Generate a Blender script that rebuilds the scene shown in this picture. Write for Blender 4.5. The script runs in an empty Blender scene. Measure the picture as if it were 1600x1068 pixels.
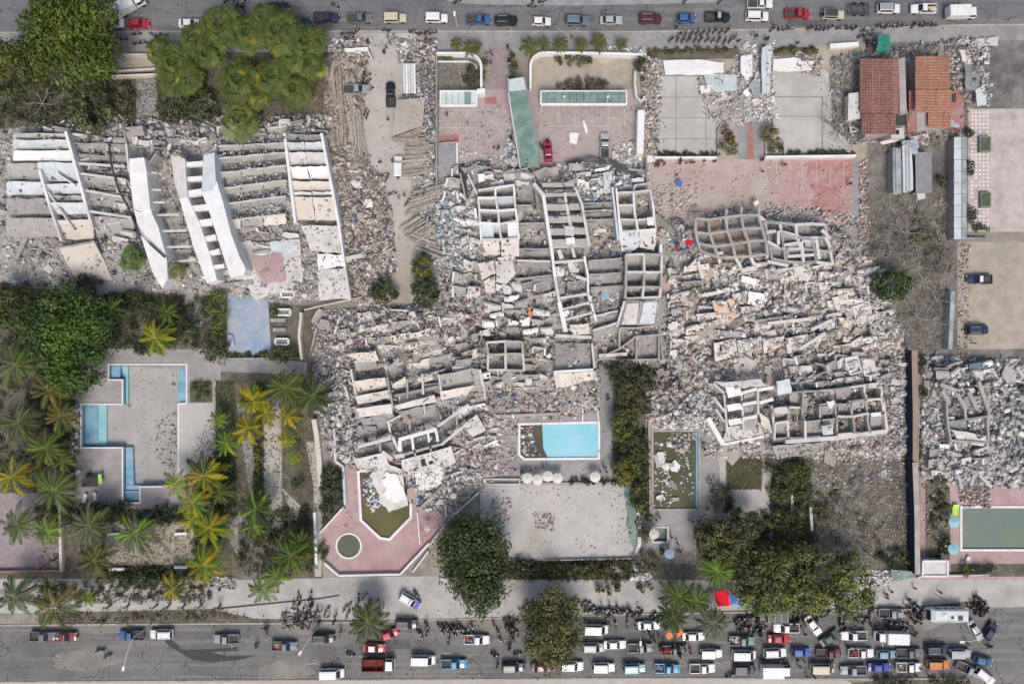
import bpy, bmesh, math, random
import numpy as np
from mathutils import Vector, Matrix
from mathutils.geometry import tessellate_polygon

random.seed(7)
RNG = np.random.default_rng(7)
SC = bpy.context.scene
COL = SC.collection
R = math.radians

# ------------------------------------------------------------------ camera, sky, sun, exposure
CAM_H = 150.0
cam_data = bpy.data.cameras.new('camera')
cam_data.sensor_width = 36.0
cam_data.lens = 36.0 * CAM_H / 200.0
cam_data.clip_end = 5000
cam = bpy.data.objects.new('camera', cam_data)
cam.location = (0, 0, CAM_H)
COL.objects.link(cam)
SC.camera = cam

SUN_EL, SUN_AZ = 58.0, 172.0          # elevation, compass bearing (picture top is north)
world = bpy.data.worlds.new('World')
SC.world = world
world.use_nodes = True
wn = world.node_tree
sky = wn.nodes.new('ShaderNodeTexSky')
sky.sky_type = 'NISHITA'
sky.sun_disc = False
sky.sun_elevation = R(SUN_EL)
sky.sun_rotation = R(SUN_AZ)
sky.air_density = 1.0
sky.dust_density = 4.0
bg = wn.nodes['Background']
bg.inputs[1].default_value = 0.09
wn.links.new(sky.outputs[0], bg.inputs[0])

sun_data = bpy.data.lights.new('sun', 'SUN')
sun_data.energy = 1.2
sun_data.angle = R(20)
sun_data.color = (1.0, 0.93, 0.85)
sun = bpy.data.objects.new('sun', sun_data)
sdir = Vector((math.sin(R(SUN_AZ)) * math.cos(R(SUN_EL)), math.cos(R(SUN_AZ)) * math.cos(R(SUN_EL)), math.sin(R(SUN_EL))))
sun.rotation_euler = (-sdir).to_track_quat('-Z', 'Y').to_euler()
sun.location = sdir * 200
COL.objects.link(sun)

SC.view_settings.view_transform = 'Standard'
SC.view_settings.look = 'None'
SC.view_settings.gamma = 1.0
SC.view_settings.use_curve_mapping = False
SC.view_settings.exposure = 0.66

# ------------------------------------------------------------------ helpers
PPM = 8.0                              # photograph pixels per metre at ground level
def W(px, py, z=0.0):
    """Where the thing seen at a photograph pixel stands, given its height above the ground."""
    f = (CAM_H - z) / CAM_H
    return Vector(((px - 800.0) / PPM * f, (534.0 - py) / PPM * f, z))

def tag(o, label=None, cat=None, group=None, kind=None):
    if label: o['label'] = label
    if cat: o['category'] = cat
    if group: o['group'] = group
    if kind: o['kind'] = kind
    return o

def thing(name, label, cat, loc=(0, 0, 0), rz=0.0, group=None):
    o = bpy.data.objects.new(name, None)
    o.empty_display_size = 0.3
    o.location = loc
    o.rotation_euler = (0, 0, rz)
    COL.objects.link(o)
    return tag(o, label, cat, group)

def link(name, me, parent=None, loc=(0, 0, 0), rot=(0, 0, 0), scl=None):
    o = bpy.data.objects.new(name, me)
    o.location = loc
    o.rotation_euler = rot
    if scl is not None: o.scale = scl
    if parent is not None: o.parent = parent
    COL.objects.link(o)
    return o

def mesh(name, V, F, mats, fm=None, smooth=False):
    me = bpy.data.meshes.new(name)
    me.from_pydata([tuple(v) for v in V], [], [tuple(f) for f in F])
    for m in (mats if isinstance(mats, (list, tuple)) else [mats]): me.materials.append(m)
    if fm: me.polygons.foreach_set('material_index', fm)
    if smooth: me.polygons.foreach_set('use_smooth', [True] * len(me.polygons))
    me.update()
    return me

def np_mesh(name, V, F, mat, tint=None):
    """Fast mesh from numpy arrays: V (n,3), F (m,k), tint (n,3) a colour each piece has of its own."""
    me = bpy.data.meshes.new(name)
    F = np.ascontiguousarray(F, dtype=np.int32)
    m, k = F.shape
    me.vertices.add(len(V)); me.loops.add(m * k); me.polygons.add(m)
    me.vertices.foreach_set('co', np.ascontiguousarray(V, dtype=np.float32).ravel())
    me.loops.foreach_set('vertex_index', F.ravel())
    me.polygons.foreach_set('loop_start', np.arange(m, dtype=np.int32) * k)
    if tint is not None:
        a = me.attributes.new('tint', 'FLOAT_COLOR', 'POINT')
        c = np.ones((len(V), 4), dtype=np.float32); c[:, :3] = tint
        a.data.foreach_set('color', c.ravel())
    me.materials.append(mat)
    me.update(calc_edges=True)
    return me

class MB:
    """Collects simple solids into one mesh."""
    def __init__(s): s.V = []; s.F = []; s.m = []
    def add(s, V, F, mi=0):
        b = len(s.V)
        s.V += [Vector(v) for v in V]
        s.F += [tuple(i + b for i in f) for f in F]
        s.m += [mi] * len(F)
        return s
    def box(s, x0, y0, z0, x1, y1, z1, mi=0, M=None):
        V = [Vector(p) for p in ((x0,y0,z0),(x1,y0,z0),(x1,y1,z0),(x0,y1,z0),(x0,y0,z1),(x1,y0,z1),(x1,y1,z1),(x0,y1,z1))]
        if M is not None: V = [M @ v for v in V]
        return s.add(V, BOXF, mi)
    def tube(s, pts, rad, n=8, mi=0, cap=True):
        pts = [Vector(p) for p in pts]
        rad = rad if isinstance(rad, (list, tuple)) else [rad] * len(pts)
        V = []; F = []
        for i, p in enumerate(pts):
            d = (pts[min(i + 1, len(pts) - 1)] - pts[max(i - 1, 0)]).normalized()
            a = d.orthogonal().normalized(); b = d.cross(a)
            for k in range(n):
                t = 2 * math.pi * k / n
                V.append(p + a * math.cos(t) * rad[i] + b * math.sin(t) * rad[i])
        for i in range(len(pts) - 1):
            for k in range(n):
                F.append((i*n+k, i*n+(k+1)%n, (i+1)*n+(k+1)%n, (i+1)*n+k))
        if cap:
            F.append(tuple(range(n - 1, -1, -1))); F.append(tuple((len(pts)-1)*n + k for k in range(n)))
        return s.add(V, F, mi)
    def prism(s, pts, z0, z1, mi=0):
        n = len(pts)
        V = [Vector((p[0], p[1], z0)) for p in pts] + [Vector((p[0], p[1], z1)) for p in pts]
        F = [tuple(range(n - 1, -1, -1)), tuple(range(n, 2 * n))] + [(i, (i+1) % n, n + (i+1) % n, n + i) for i in range(n)]
        return s.add(V, F, mi)
    def build(s, name, mats, parent=None, smooth=False, org=None):
        org = Vector(org) if org is not None else Vector((0, 0, 0))
        me = mesh(name, [v - org for v in s.V], s.F, mats, s.m, smooth)
        return link(name, me, parent, (0, 0, 0) if parent is not None else org)
    def me(s, name, mats, smooth=False):
        return mesh(name, s.V, s.F, mats, s.m, smooth)
BOXF = ((0,3,2,1),(4,5,6,7),(0,1,5,4),(1,2,6,5),(2,3,7,6),(3,0,4,7))

def inside(P, poly):
    x, y = P[:, 0], P[:, 1]
    r = np.zeros(len(P), bool)
    n = len(poly)
    for i in range(n):
        x1, y1 = poly[i]; x2, y2 = poly[(i + 1) % n]
        c = (y1 > y) != (y2 > y)
        with np.errstate(divide='ignore', invalid='ignore'):
            r ^= c & (x < (x2 - x1) * (y - y1) / (y2 - y1 + 1e-12) + x1)
    return r

def edge_dist(P, poly):
    d = np.full(len(P), 1e9)
    n = len(poly)
    for i in range(n):
        a = np.array(poly[i], float); b = np.array(poly[(i + 1) % n], float)
        ab = b - a
        t = np.clip(((P - a) @ ab) / (ab @ ab + 1e-12), 0, 1)
        d = np.minimum(d, np.linalg.norm(P - (a + t[:, None] * ab), axis=1))
    return d

def sample(poly, n):
    a = np.array(poly, float)
    lo, hi = a.min(0), a.max(0)
    out = np.zeros((0, 2))
    while len(out) < n:
        p = RNG.uniform(lo, hi, (max(n * 2, 64), 2))
        out = np.concatenate([out, p[inside(p, poly)]])
    return out[:n]

def pxpoly(poly): return [tuple(W(*p)[:2]) for p in poly]

# ------------------------------------------------------------------ materials
def mat(name, c1, c2=None, scale=1.0, rough=0.9, bump=0.0, bscale=None, stain=0.0, sscale=0.12, stain_col=None,
        tint=None, speck=None, metal=0.0, detail=6.0, spec=0.3, contrast=(0.38, 0.62), trans=0.0, coat=0.0, streak=None):
    m = bpy.data.materials.new(name)
    m.use_nodes = True
    nt = m.node_tree; N = nt.nodes; L = nt.links
    b = N['Principled BSDF']
    b.inputs['Roughness'].default_value = rough
    b.inputs['Metallic'].default_value = metal
    b.inputs['Specular IOR Level'].default_value = spec
    if coat: b.inputs['Coat Weight'].default_value = coat; b.inputs['Coat Roughness'].default_value = 0.08
    if trans: b.inputs['Transmission Weight'].default_value = trans
    geo = N.new('ShaderNodeNewGeometry')
    pos = geo.outputs['Position']
    def noise(sc, det=detail, rg=0.6):
        n = N.new('ShaderNodeTexNoise'); n.inputs['Scale'].default_value = sc
        n.inputs['Detail'].default_value = det; n.inputs['Roughness'].default_value = rg
        L.new(pos, n.inputs['Vector']); return n.outputs['Fac']
    def ramp(f, lo, hi):
        r = N.new('ShaderNodeMapRange'); r.inputs[1].default_value = lo; r.inputs[2].default_value = hi
        L.new(f, r.inputs[0]); return r.outputs[0]
    def mix(f, a, bb, mode='MIX'):
        x = N.new('ShaderNodeMix'); x.data_type = 'RGBA'; x.blend_type = mode
        for sock, v in ((x.inputs[0], f), (x.inputs[6], a), (x.inputs[7], bb)):
            if isinstance(v, (int, float)): sock.default_value = v
            elif isinstance(v, tuple): sock.default_value = (*v[:3], 1)
            else: L.new(v, sock)
        return x.outputs[2]
    c2 = c2 or c1
    col = mix(ramp(noise(scale), *contrast), tuple(c1), tuple(c2))
    if speck:
        scol, ssc, lo = speck
        col = mix(ramp(noise(ssc, 3.0, 0.5), lo, lo + 0.06), col, tuple(scol))
    if stain:
        sc_ = stain_col or tuple(x * 0.55 for x in c1)
        f = ramp(noise(sscale, 8.0, 0.65), 0.48, 0.68)
        mm = N.new('ShaderNodeMath'); mm.operation = 'MULTIPLY'; mm.inputs[1].default_value = stain
        L.new(f, mm.inputs[0])
        col = mix(mm.outputs[0], col, tuple(sc_))
    if streak:
        mp = N.new('ShaderNodeMapping'); mp.inputs['Scale'].default_value = (.035, .9, 1); L.new(pos, mp.inputs['Vector'])
        sn = N.new('ShaderNodeTexNoise'); sn.inputs['Scale'].default_value = 1.0; sn.inputs['Detail'].default_value = 5; L.new(mp.outputs[0], sn.inputs['Vector'])
        col = mix(ramp(sn.outputs['Fac'], .48, .70), col, tuple(streak))
        vo = N.new('ShaderNodeTexVoronoi'); vo.feature = 'DISTANCE_TO_EDGE'; vo.inputs['Scale'].default_value = .16; vo.inputs['Randomness'].default_value = 1.0
        wv = N.new('ShaderNodeTexNoise'); wv.inputs['Scale'].default_value = .6; wv.inputs['Detail'].default_value = 4; L.new(pos, wv.inputs['Vector'])
        ad = N.new('ShaderNodeVectorMath'); ad.operation = 'ADD'; L.new(pos, ad.inputs[0])
        sc2 = N.new('ShaderNodeVectorMath'); sc2.operation = 'SCALE'; sc2.inputs['Scale'].default_value = 2.5; L.new(wv.outputs['Color'], sc2.inputs[0]); L.new(sc2.outputs[0], ad.inputs[1])
        L.new(ad.outputs[0], vo.inputs['Vector'])
        col = mix(ramp(vo.outputs['Distance'], .012, .004), col, tuple(x * .55 for x in c1))
    if tint == 'piece':
        a = N.new('ShaderNodeAttribute'); a.attribute_name = 'tint'
        col = mix(1.0, a.outputs['Color'], col, 'MULTIPLY')
    elif tint == 'object':
        a = N.new('ShaderNodeObjectInfo')
        col = mix(1.0, a.outputs['Color'], col, 'MULTIPLY')
    L.new(col, b.inputs['Base Color'])
    if bump:
        bp = N.new('ShaderNodeBump'); bp.inputs['Strength'].default_value = 1.0; bp.inputs['Distance'].default_value = bump
        L.new(noise(bscale or scale * 3, 5.0, 0.7), bp.inputs['Height']); L.new(bp.outputs[0], b.inputs['Normal'])
    return m

M = {}
def defmats():
    M['ground'] = mat('dusty_ground', (.25,.22,.18), (.33,.30,.26), .5, bump=.06, bscale=3, stain=.6, sscale=.06, stain_col=(.14,.13,.09))
    M['asphalt'] = mat('dusty_asphalt', (.140,.142,.150), (.178,.178,.184), .25, .88, bump=.01, bscale=9, stain=.6, sscale=.05, stain_col=(.12,.12,.125), streak=(.215,.21,.20))
    M['asphalt_bottom'] = mat('worn_asphalt', (.145,.144,.142), (.185,.181,.174), .2, .88, bump=.01, bscale=9, stain=.75, sscale=.045, stain_col=(.10,.10,.10), streak=(.235,.225,.205))
    M['dust_road'] = mat('dusty_road_edge', (.20,.19,.17), (.27,.25,.22), .3, bump=.01, bscale=9, stain=.7, sscale=.2, stain_col=(.155,.152,.145))
    M['tar_patch'] = mat('tar_patch', (.10,.10,.105), (.125,.125,.128), .8, bump=.01, bscale=9)
    M['paving'] = mat('paving_concrete', (.26,.26,.26), (.33,.325,.32), .5, bump=.015, bscale=6, stain=.6, sscale=.15, stain_col=(.20,.19,.18))
    M['paving_light'] = mat('pale_paving', (.40,.385,.36), (.47,.455,.43), .4, bump=.015, bscale=6, stain=.7, sscale=.14, stain_col=(.28,.265,.24))
    M['paving_warm'] = mat('sandy_concrete', (.415,.39,.355), (.48,.45,.415), .3, bump=.015, bscale=6, stain=.7, sscale=.1, stain_col=(.40,.33,.275))
    M['court'] = mat('court_concrete', (.44,.425,.395), (.50,.485,.455), .35, bump=.012, bscale=7, stain=.7, sscale=.10, stain_col=(.36,.335,.30), speck=((.22,.21,.19), 3.5, .68))
    M['sand'] = mat('sandy_soil', (.36,.31,.25), (.44,.39,.32), .45, bump=.03, bscale=5, stain=.6, sscale=.15, stain_col=(.24,.22,.15))
    M['soil'] = mat('garden_soil', (.11,.098,.075), (.19,.165,.13), .6, bump=.08, bscale=4, stain=.7, sscale=.13, stain_col=(.055,.062,.032))
    M['scrub'] = mat('dry_scrub_soil', (.145,.138,.13), (.255,.24,.22), .45, bump=.1, bscale=3.5, stain=.8, sscale=.1, stain_col=(.08,.078,.075), speck=((.42,.38,.33), 1.6, .66))
    M['lawn'] = mat('patchy_lawn', (.075,.085,.04), (.13,.12,.07), .9, bump=.05, bscale=9, stain=.5, sscale=.3, stain_col=(.19,.16,.11))
    M['pink'] = mat('pink_paving', (.345,.275,.27), (.40,.335,.32), .5, bump=.012, bscale=9, stain=.85, sscale=.11, stain_col=(.44,.395,.36))
    M['plaza'] = mat('dusty_pink_plaza', (.40,.32,.285), (.47,.40,.35), .3, bump=.015, bscale=7, stain=.8, sscale=.1, stain_col=(.40,.29,.265), speck=((.30,.25,.22), 2.2, .68))
    M['red_paving'] = mat('red_paving', (.37,.165,.15), (.42,.235,.21), .55, bump=.012, bscale=9, stain=.75, sscale=.10, stain_col=(.45,.375,.335))
    M['dusty_red'] = mat('dusty_red_paving', (.40,.26,.235), (.45,.33,.30), .5, bump=.012, bscale=9, stain=.85, sscale=.1, stain_col=(.46,.395,.36), speck=((.34,.2,.18), 1.4, .63))
    M['deck_pink'] = mat('pink_pool_deck', (.40,.27,.265), (.45,.34,.33), .4, bump=.012, bscale=9, stain=.7, sscale=.12, stain_col=(.37,.20,.20))
    M['lilac'] = mat('lilac_brick_paving', (.26,.21,.215), (.32,.27,.265), 1.2, bump=.015, bscale=10, stain=.5, sscale=.2, stain_col=(.36,.33,.31))
    M['deck_grey'] = mat('grey_pool_deck', (.30,.28,.275), (.37,.35,.34), .5, bump=.012, bscale=8, stain=.7, sscale=.14, stain_col=(.25,.215,.20))
    M['tile_court'] = mat('pink_tile_court', (.47,.38,.36), (.53,.46,.44), .7, bump=.01, bscale=7, stain=.5, sscale=.3)
    M['red_paint'] = mat('worn_red_paint', (.34,.12,.11), (.38,.20,.18), 1.2, stain=.6, sscale=.5, stain_col=(.36,.31,.29))
    M['line_paint'] = mat('worn_line_paint', (.62,.60,.58), (.48,.44,.42), 1.5)
    M['concrete'] = mat('weathered_concrete', (.34,.325,.30), (.43,.415,.39), .7, bump=.05, bscale=4, stain=.65, sscale=.35, stain_col=(.24,.225,.21))
    M['concrete_grey'] = mat('grey_concrete', (.27,.265,.26), (.35,.345,.335), .7, bump=.05, bscale=4, stain=.6, sscale=.3, stain_col=(.18,.175,.17))
    M['concrete_pale'] = mat('pale_plaster', (.55,.53,.50), (.64,.625,.60), .5, bump=.03, bscale=4, stain=.6, sscale=.3, stain_col=(.40,.375,.345))
    M['white'] = mat('white_render', (.74,.735,.72), (.80,.795,.785), .35, bump=.02, bscale=4, stain=.6, sscale=.33, stain_col=(.60,.57,.53), speck=((.42,.40,.37), 1.7, .70))
    M['bluewhite'] = mat('pale_blue_plaster', (.52,.575,.60), (.61,.65,.665), .5, bump=.03, bscale=4, stain=.6, sscale=.35, stain_col=(.43,.42,.40))
    M['cream'] = mat('cream_plaster', (.60,.54,.455), (.66,.61,.54), .6, bump=.03, bscale=4, stain=.6, sscale=.3, stain_col=(.45,.38,.31))
    M['peach'] = mat('peach_plaster', (.60,.525,.47), (.68,.62,.57), .6, bump=.03, bscale=4, stain=.6, sscale=.3, stain_col=(.70,.64,.59))
    M['orange_slab'] = mat('orange_plaster', (.62,.44,.31), (.68,.52,.40), .6, bump=.04, bscale=4, stain=.5, sscale=.4, stain_col=(.6,.53,.47))
    M['tan_roof'] = mat('tan_sheet_roof', (.42,.375,.33), (.47,.425,.38), .6, bump=.01, bscale=4, stain=.5, sscale=.3)
    M['green_roof'] = mat('green_sheet', (.115,.205,.175), (.185,.275,.24), .6, .7, stain=.6, sscale=.3, stain_col=(.29,.34,.315))
    M['teal'] = mat('teal_sheet', (.015,.17,.145), (.03,.21,.18), .8, .6)
    M['glass_pale'] = mat('pale_translucent_sheet', (.48,.56,.54), (.55,.61,.60), .6, .5, stain=.5, sscale=.4, stain_col=(.38,.46,.44))
    M['slate'] = mat('slate_blue_sheet', (.30,.35,.37), (.45,.51,.53), .6, .55, metal=.2, stain=.6, sscale=.5, stain_col=(.25,.23,.21))
    M['slate_grey'] = mat('grey_sheet', (.21,.215,.225), (.27,.275,.285), .6, .7)
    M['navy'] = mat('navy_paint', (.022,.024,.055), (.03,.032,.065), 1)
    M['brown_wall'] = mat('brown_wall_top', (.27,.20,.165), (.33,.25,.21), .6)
    M['earth_wall'] = mat('stone_coping', (.36,.32,.28), (.45,.41,.365), .7, bump=.03, stain=.5, sscale=.3)
    M['terracotta'] = mat('terracotta_tiles', (.33,.135,.09), (.42,.205,.145), 1.8, bump=.03, bscale=5, stain=.8, sscale=.6, stain_col=(.24,.14,.105), tint='object')
    M['timber'] = mat('grey_timber', (.31,.275,.24), (.42,.385,.345), 1.5, bump=.02, tint='object')
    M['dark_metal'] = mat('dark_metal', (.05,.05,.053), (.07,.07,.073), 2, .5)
    M['grey_metal'] = mat('galvanised_metal', (.42,.43,.44), (.5,.51,.52), 2, .45, metal=.3)
    M['rubble_ground'] = mat('crushed_rubble', (.30,.275,.25), (.46,.435,.405), 1.3, bump=.12, bscale=2.6, stain=.6, sscale=.22, stain_col=(.25,.225,.205), speck=((.62,.60,.57), 2.3, .60))
    M['piece'] = mat('broken_masonry', (.85,.85,.85), (1,1,1), 1.6, bump=.015, bscale=5, tint='piece')
    M['slab_piece'] = mat('broken_slab', (.80,.79,.78), (1,1,1), 1.0, bump=.04, bscale=4, tint='object', stain=.45, sscale=.5, stain_col=(.62,.59,.55))
    M['leaf'] = mat('leaf', (.85,.85,.85), (1.1,1.1,1.05), .5, .6, tint='piece', spec=.35)
    M['frond'] = mat('palm_frond', (1.05,1.05,1.05), (1.5,1.5,1.4), .8, .55, tint='object', spec=.15)
    M['bark'] = mat('bark', (.16,.125,.095), (.24,.20,.16), 3, bump=.03)
    M['pale_bark'] = mat('bare_branch_bark', (.20,.185,.17), (.29,.27,.245), 2)
    M['twig'] = mat('twig', (.85,.85,.85), (1.1,1.1,1.1), 1, tint='piece')
    M['water_green'] = mat('murky_green_water', (.085,.08,.018), (.125,.105,.03), .14, .12, bump=.004, bscale=2, spec=.5)
    M['water_olive'] = mat('murky_olive_water', (.055,.062,.022), (.075,.08,.03), .2, .12, bump=.004, bscale=2, spec=.5)
    M['water_pond'] = mat('pond_water', (.07,.095,.055), (.10,.12,.075), .8, .15, spec=.5)
    M['water_blue'] = mat('clear_pool_water', (.22,.55,.66), (.30,.61,.70), .12, .08, bump=.03, bscale=1.2, spec=.5, stain=.8, sscale=.1, stain_col=(.42,.62,.66))
    M['water_dark'] = mat('dark_pool_water', (.06,.05,.03), (.10,.085,.055), .3, .12, spec=.5)
    M['water_teal'] = mat('teal_pool_water', (.14,.20,.19), (.19,.22,.15), .15, .12, spec=.5)
    M['pool_blue'] = mat('pool_blue_paint', (.15,.33,.45), (.24,.42,.51), .5, .7, stain=.5, sscale=.2, stain_col=(.42,.50,.52))
    M['pool_cyan'] = mat('pool_cyan_band', (.24,.48,.54), (.31,.53,.57), .6, .7)
    M['blue_court'] = mat('faded_blue_floor', (.22,.32,.45), (.36,.42,.49), .17, .8, stain=.6, sscale=.17, stain_col=(.44,.43,.41), speck=((.42,.40,.36), 1.1, .60))
    M['drained'] = mat('drained_pool_floor', (.36,.35,.325), (.42,.405,.38), .3, bump=.012, stain=.65, sscale=.09, stain_col=(.29,.28,.245), speck=((.15,.14,.12), .55, .665))
    M['wet'] = mat('wet_road', (.032,.031,.03), (.042,.04,.038), .4, .5, spec=.35)
    M['paint'] = mat('car_paint', (.90,.90,.89), (1,1,1), 1.2, .34, tint='object', spec=.5, coat=.5, stain=.35, sscale=.9, stain_col=(.74,.72,.69))
    M['glass'] = mat('car_glass', (.012,.014,.018), (.02,.022,.026), 1, .12, spec=.6)
    M['rubber'] = mat('tyre_rubber', (.02,.02,.02), (.028,.028,.028), 3, .85)
    M['lamp_glass'] = mat('headlight_glass', (.6,.62,.64), (.7,.72,.74), 3, .2)
    M['red_glass'] = mat('tail_light', (.35,.02,.02), (.4,.03,.03), 3, .25)
    M['cargo'] = mat('cargo_bed_liner', (.05,.048,.046), (.09,.085,.08), 2, .8)
    M['box_paint'] = mat('cargo_box_paint', (.66,.66,.65), (.72,.72,.71), .6, .5, stain=.4, sscale=.4)
    M['cloth'] = mat('cloth', (.9,.9,.9), (1.05,1.05,1.05), 3, .9, tint='object', bump=.02)
    M['trousers'] = mat('trousers', (.03,.035,.055), (.05,.05,.065), 2, .95)
    M['skin'] = mat('skin', (.10,.055,.035), (.14,.08,.05), 3, .6)
    M['hair'] = mat('hair', (.012,.01,.009), (.02,.017,.015), 3, .7)
    M['parasol'] = mat('parasol_canvas', (.62,.60,.54), (.68,.66,.61), 1.5, .85)
    M['orange'] = mat('orange_tarp', (.75,.20,.07), (.78,.25,.1), 2, .7)
defmats()
# ------------------------------------------------------------------ ground, roads, paving, pools
def offset(poly, d):
    n = len(poly); P = [Vector((p[0], p[1])) for p in poly]
    area = sum(P[i].x * P[(i+1) % n].y - P[(i+1) % n].x * P[i].y for i in range(n))
    sgn = 1 if area > 0 else -1
    out = []
    for i in range(n):
        a, b, c = P[i-1], P[i], P[(i+1) % n]
        e1 = (b - a).normalized(); e2 = (c - b).normalized()
        n1 = Vector((e1.y, -e1.x)) * sgn; n2 = Vector((e2.y, -e2.x)) * sgn
        m = (n1 + n2)
        m = m / max(m.length_squared, 0.3) * 2
        out.append(tuple(b + m * d))
    return out

def sheet(name, polym, key, z, holes=(), kind='structure', parent=None):
    loops = [[Vector((p[0], p[1], 0)) for p in polym]] + [[Vector((p[0], p[1], 0)) for p in h] for h in holes]
    tris = tessellate_polygon(loops)
    V = [Vector((v.x, v.y, z)) for l in loops for v in l]
    F = []
    for t in tris:
        a, b, c = (V[i] for i in t)
        F.append(t if (b - a).cross(c - a).z > 0 else (t[0], t[2], t[1]))
    o = link(name, mesh(name, V, F, M[key]), parent)
    if kind and parent is None: o['kind'] = kind
    return o

SW_POOL = [(171,570),(291,570),(291,628),(278,630),(278,758),(218,759),(218,784),(193,784),(193,698),(128,698),(128,632),(193,632),(193,592),(171,592)]
PINK_POOL = [(562,737),(566,811),(595,838),(608,840),(640,807),(640,776),(637,740),(600,733)]
ROUND_POOL = [(545 + 18*math.cos(2*math.pi*k/28), 852 + 18*math.sin(2*math.pi*k/28)) for k in range(28)]
BLUE_POOL = [(813,664),(934,661),(934,714),(820,715),(813,709)]
DARK_POOL = [(1021,674),(1091,674),(1091,794),(1021,794)]
EAST_POOL = [(1503,793),(1640,793),(1640,857),(1503,857)]
PLUNGE_POOL = [(1021,824),(1042,824),(1042,845),(1021,845)]
HOLES = {k: pxpoly(v) for k, v in dict(sw=SW_POOL, pink=PINK_POOL, rnd=ROUND_POOL, blue=BLUE_POOL, dark=DARK_POOL, east=EAST_POOL, plunge=PLUNGE_POOL).items()}

ZC = [0.0]
LAID = []
def zone(name, poly, key, holes=None):
    """A sheet of ground lying 4.5 mm above whatever it overlaps; pools are cut out of it."""
    pm = pxpoly(poly); a = np.array(pm); lo, hi = a.min(0), a.max(0)
    lay = 1 + max([l for (l, l0, h0) in LAID if (l0 < hi).all() and (h0 > lo).all()], default=0)
    LAID.append((lay, lo, hi)); ZC[0] = .0045 * lay
    hs = [h for h in HOLES.values() if inside(np.array(h), pm).all()]
    return sheet(name, pm, key, ZC[0], hs)

sheet('ground', [(-2500,-2500),(2500,-2500),(2500,2500),(-2500,2500)], 'ground', 0.0, list(HOLES.values()))

def pave_grid(o, key, x0, y0, x1, y1, xs, ys, gap=1.3, name='paving_panel', prob=1.0, h=.03):
    """Concrete panels with recessed joints, laid on a sheet."""
    xs = [x0] + list(xs) + [x1]; ys = [y0] + list(ys) + [y1]
    z = ZC[0]
    for i in range(len(xs) - 1):
        for j in range(len(ys) - 1):
            if random.random() > prob: continue
            a = W(xs[i] + gap/2, ys[j+1] - gap/2); b = W(xs[i+1] - gap/2, ys[j] + gap/2)
            MB().box(a.x, a.y, z + .002, b.x, b.y, z + h + random.uniform(0, .015)).build(name, M[key], o)

def stripes(o, segs, wpx=1.0, key='line_paint', name='painted_line'):
    for (x0, y0, x1, y1) in segs:
        a = W(x0, y0); b = W(x1, y1); d = (b - a).normalized(); nrm = Vector((-d.y, d.x, 0)) * wpx / PPM / 2
        z = Vector((0, 0, ZC[0] + .055))
        V = [a + nrm + z, a - nrm + z, b - nrm + z, b + nrm + z]
        f = (0, 1, 2, 3) if (V[1]-V[0]).cross(V[2]-V[1]).z > 0 else (3, 2, 1, 0)
        link(name, mesh(name, V, [f], M[key]), o)

# roads
zone('road', [(-2400,-130),(4000,-150),(4000,36),(1542,38),(1340,43),(1000,49),(500,48),(60,50),(-2400,56)], 'asphalt')
o = zone('road', [(-2400,985),(60,975),(500,972),(1000,958),(1542,950),(4000,915),(4000,1040),(1560,1070),(1480,1058),(1390,1059),(1000,1058),(60,1064),(-2400,1075)], 'asphalt_bottom')
for (x, y) in ((560,1025),(690,1020),(480,1036),(840,1015)):
    stripes(o, [(x, y, x + 16, y - .3)], .9)
zone('pavement', [(700,-160),(1170,-160),(1130,4),(905,9),(740,7),(700,3)], 'paving')
zone('pavement', [(-2400,58),(60,52),(500,50),(1000,51),(1340,45),(1542,40),(4000,38),(4000,64),(1340,68),(1000,82),(510,80),(60,84),(-2400,90)], 'paving')
zone('pavement', [(-2400,905),(60,903),(330,905),(500,902),(700,899),(1000,905),(1440,902),(4000,905),(4000,912),(1542,948),(1440,946),(1000,956),(700,969),(400,966),(330,950),(60,957),(-2400,965)], 'paving_light')
zone('verge', [(60,957),(330,951),(400,966),(700,969),(1000,956),(1440,946),(1542,936),(1542,949),(1440,951),(1000,959),(500,972),(60,975)], 'soil')
zone('pavement', [(-2400,1076),(60,1066),(1000,1060),(1320,1062),(1360,1076),(1500,1076),(4000,1110),(4000,1400),(-2400,1400)], 'paving_warm')
zone('verge', [(1330,1066),(1390,1061),(1480,1060),(1545,1070),(1545,1140),(1330,1140)], 'soil')
def kerb(pts, h=.12, w=.3):
    mb = MB()
    for a, b in zip(pts[:-1], pts[1:]):
        A = W(*a); B = W(*b); d = (B - A).normalized(); n = Vector((-d.y, d.x, 0)) * w/2; d = d * .0
        mb.prism([A+n, A-n, B-n, B+n] if True else [], .004, h)
    o = mb.build('kerb', M['earth_wall']); o['kind'] = 'structure'
for poly in ([(640,968),(700,970),(820,966),(815,985),(760,990),(690,988)],[(60,976),(190,975),(230,983),(150,990),(60,988)],[(420,975),(520,972),(560,980),(500,990),(440,992)],[(1390,956),(1470,950),(1500,962),(1450,985),(1400,975)],[(85,1020),(150,1010),(200,1030),(130,1050),(80,1045)],[(405,1040),(470,1022),(500,1050),(450,1062),(400,1062)]):
    zone('dust_patch', [(x + random.uniform(-5,5), y + random.uniform(-3,3)) for x, y in poly], 'dust_road')
for poly in ([(560,1000),(640,998),(642,1012),(560,1014)],[(1000,985),(1040,984),(1041,999),(1000,1000)],[(880,22),(930,22),(930,34),(880,34)],[(330,12),(372,12),(372,24),(330,24)],[(1230,32),(1290,31),(1290,41),(1230,42)]):
    zone('road_patch', poly, 'tar_patch')
kerb([(-400,52),(60,51),(500,49),(1000,50),(1340,44),(1542,39),(2000,37)])
kerb([(-400,980),(60,975.5),(500,972.5),(1000,958.5),(1440,951),(1542,949)])
kerb([(-400,1067),(60,1064.5),(1000,1059),(1390,1060),(1480,1059)])
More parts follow.
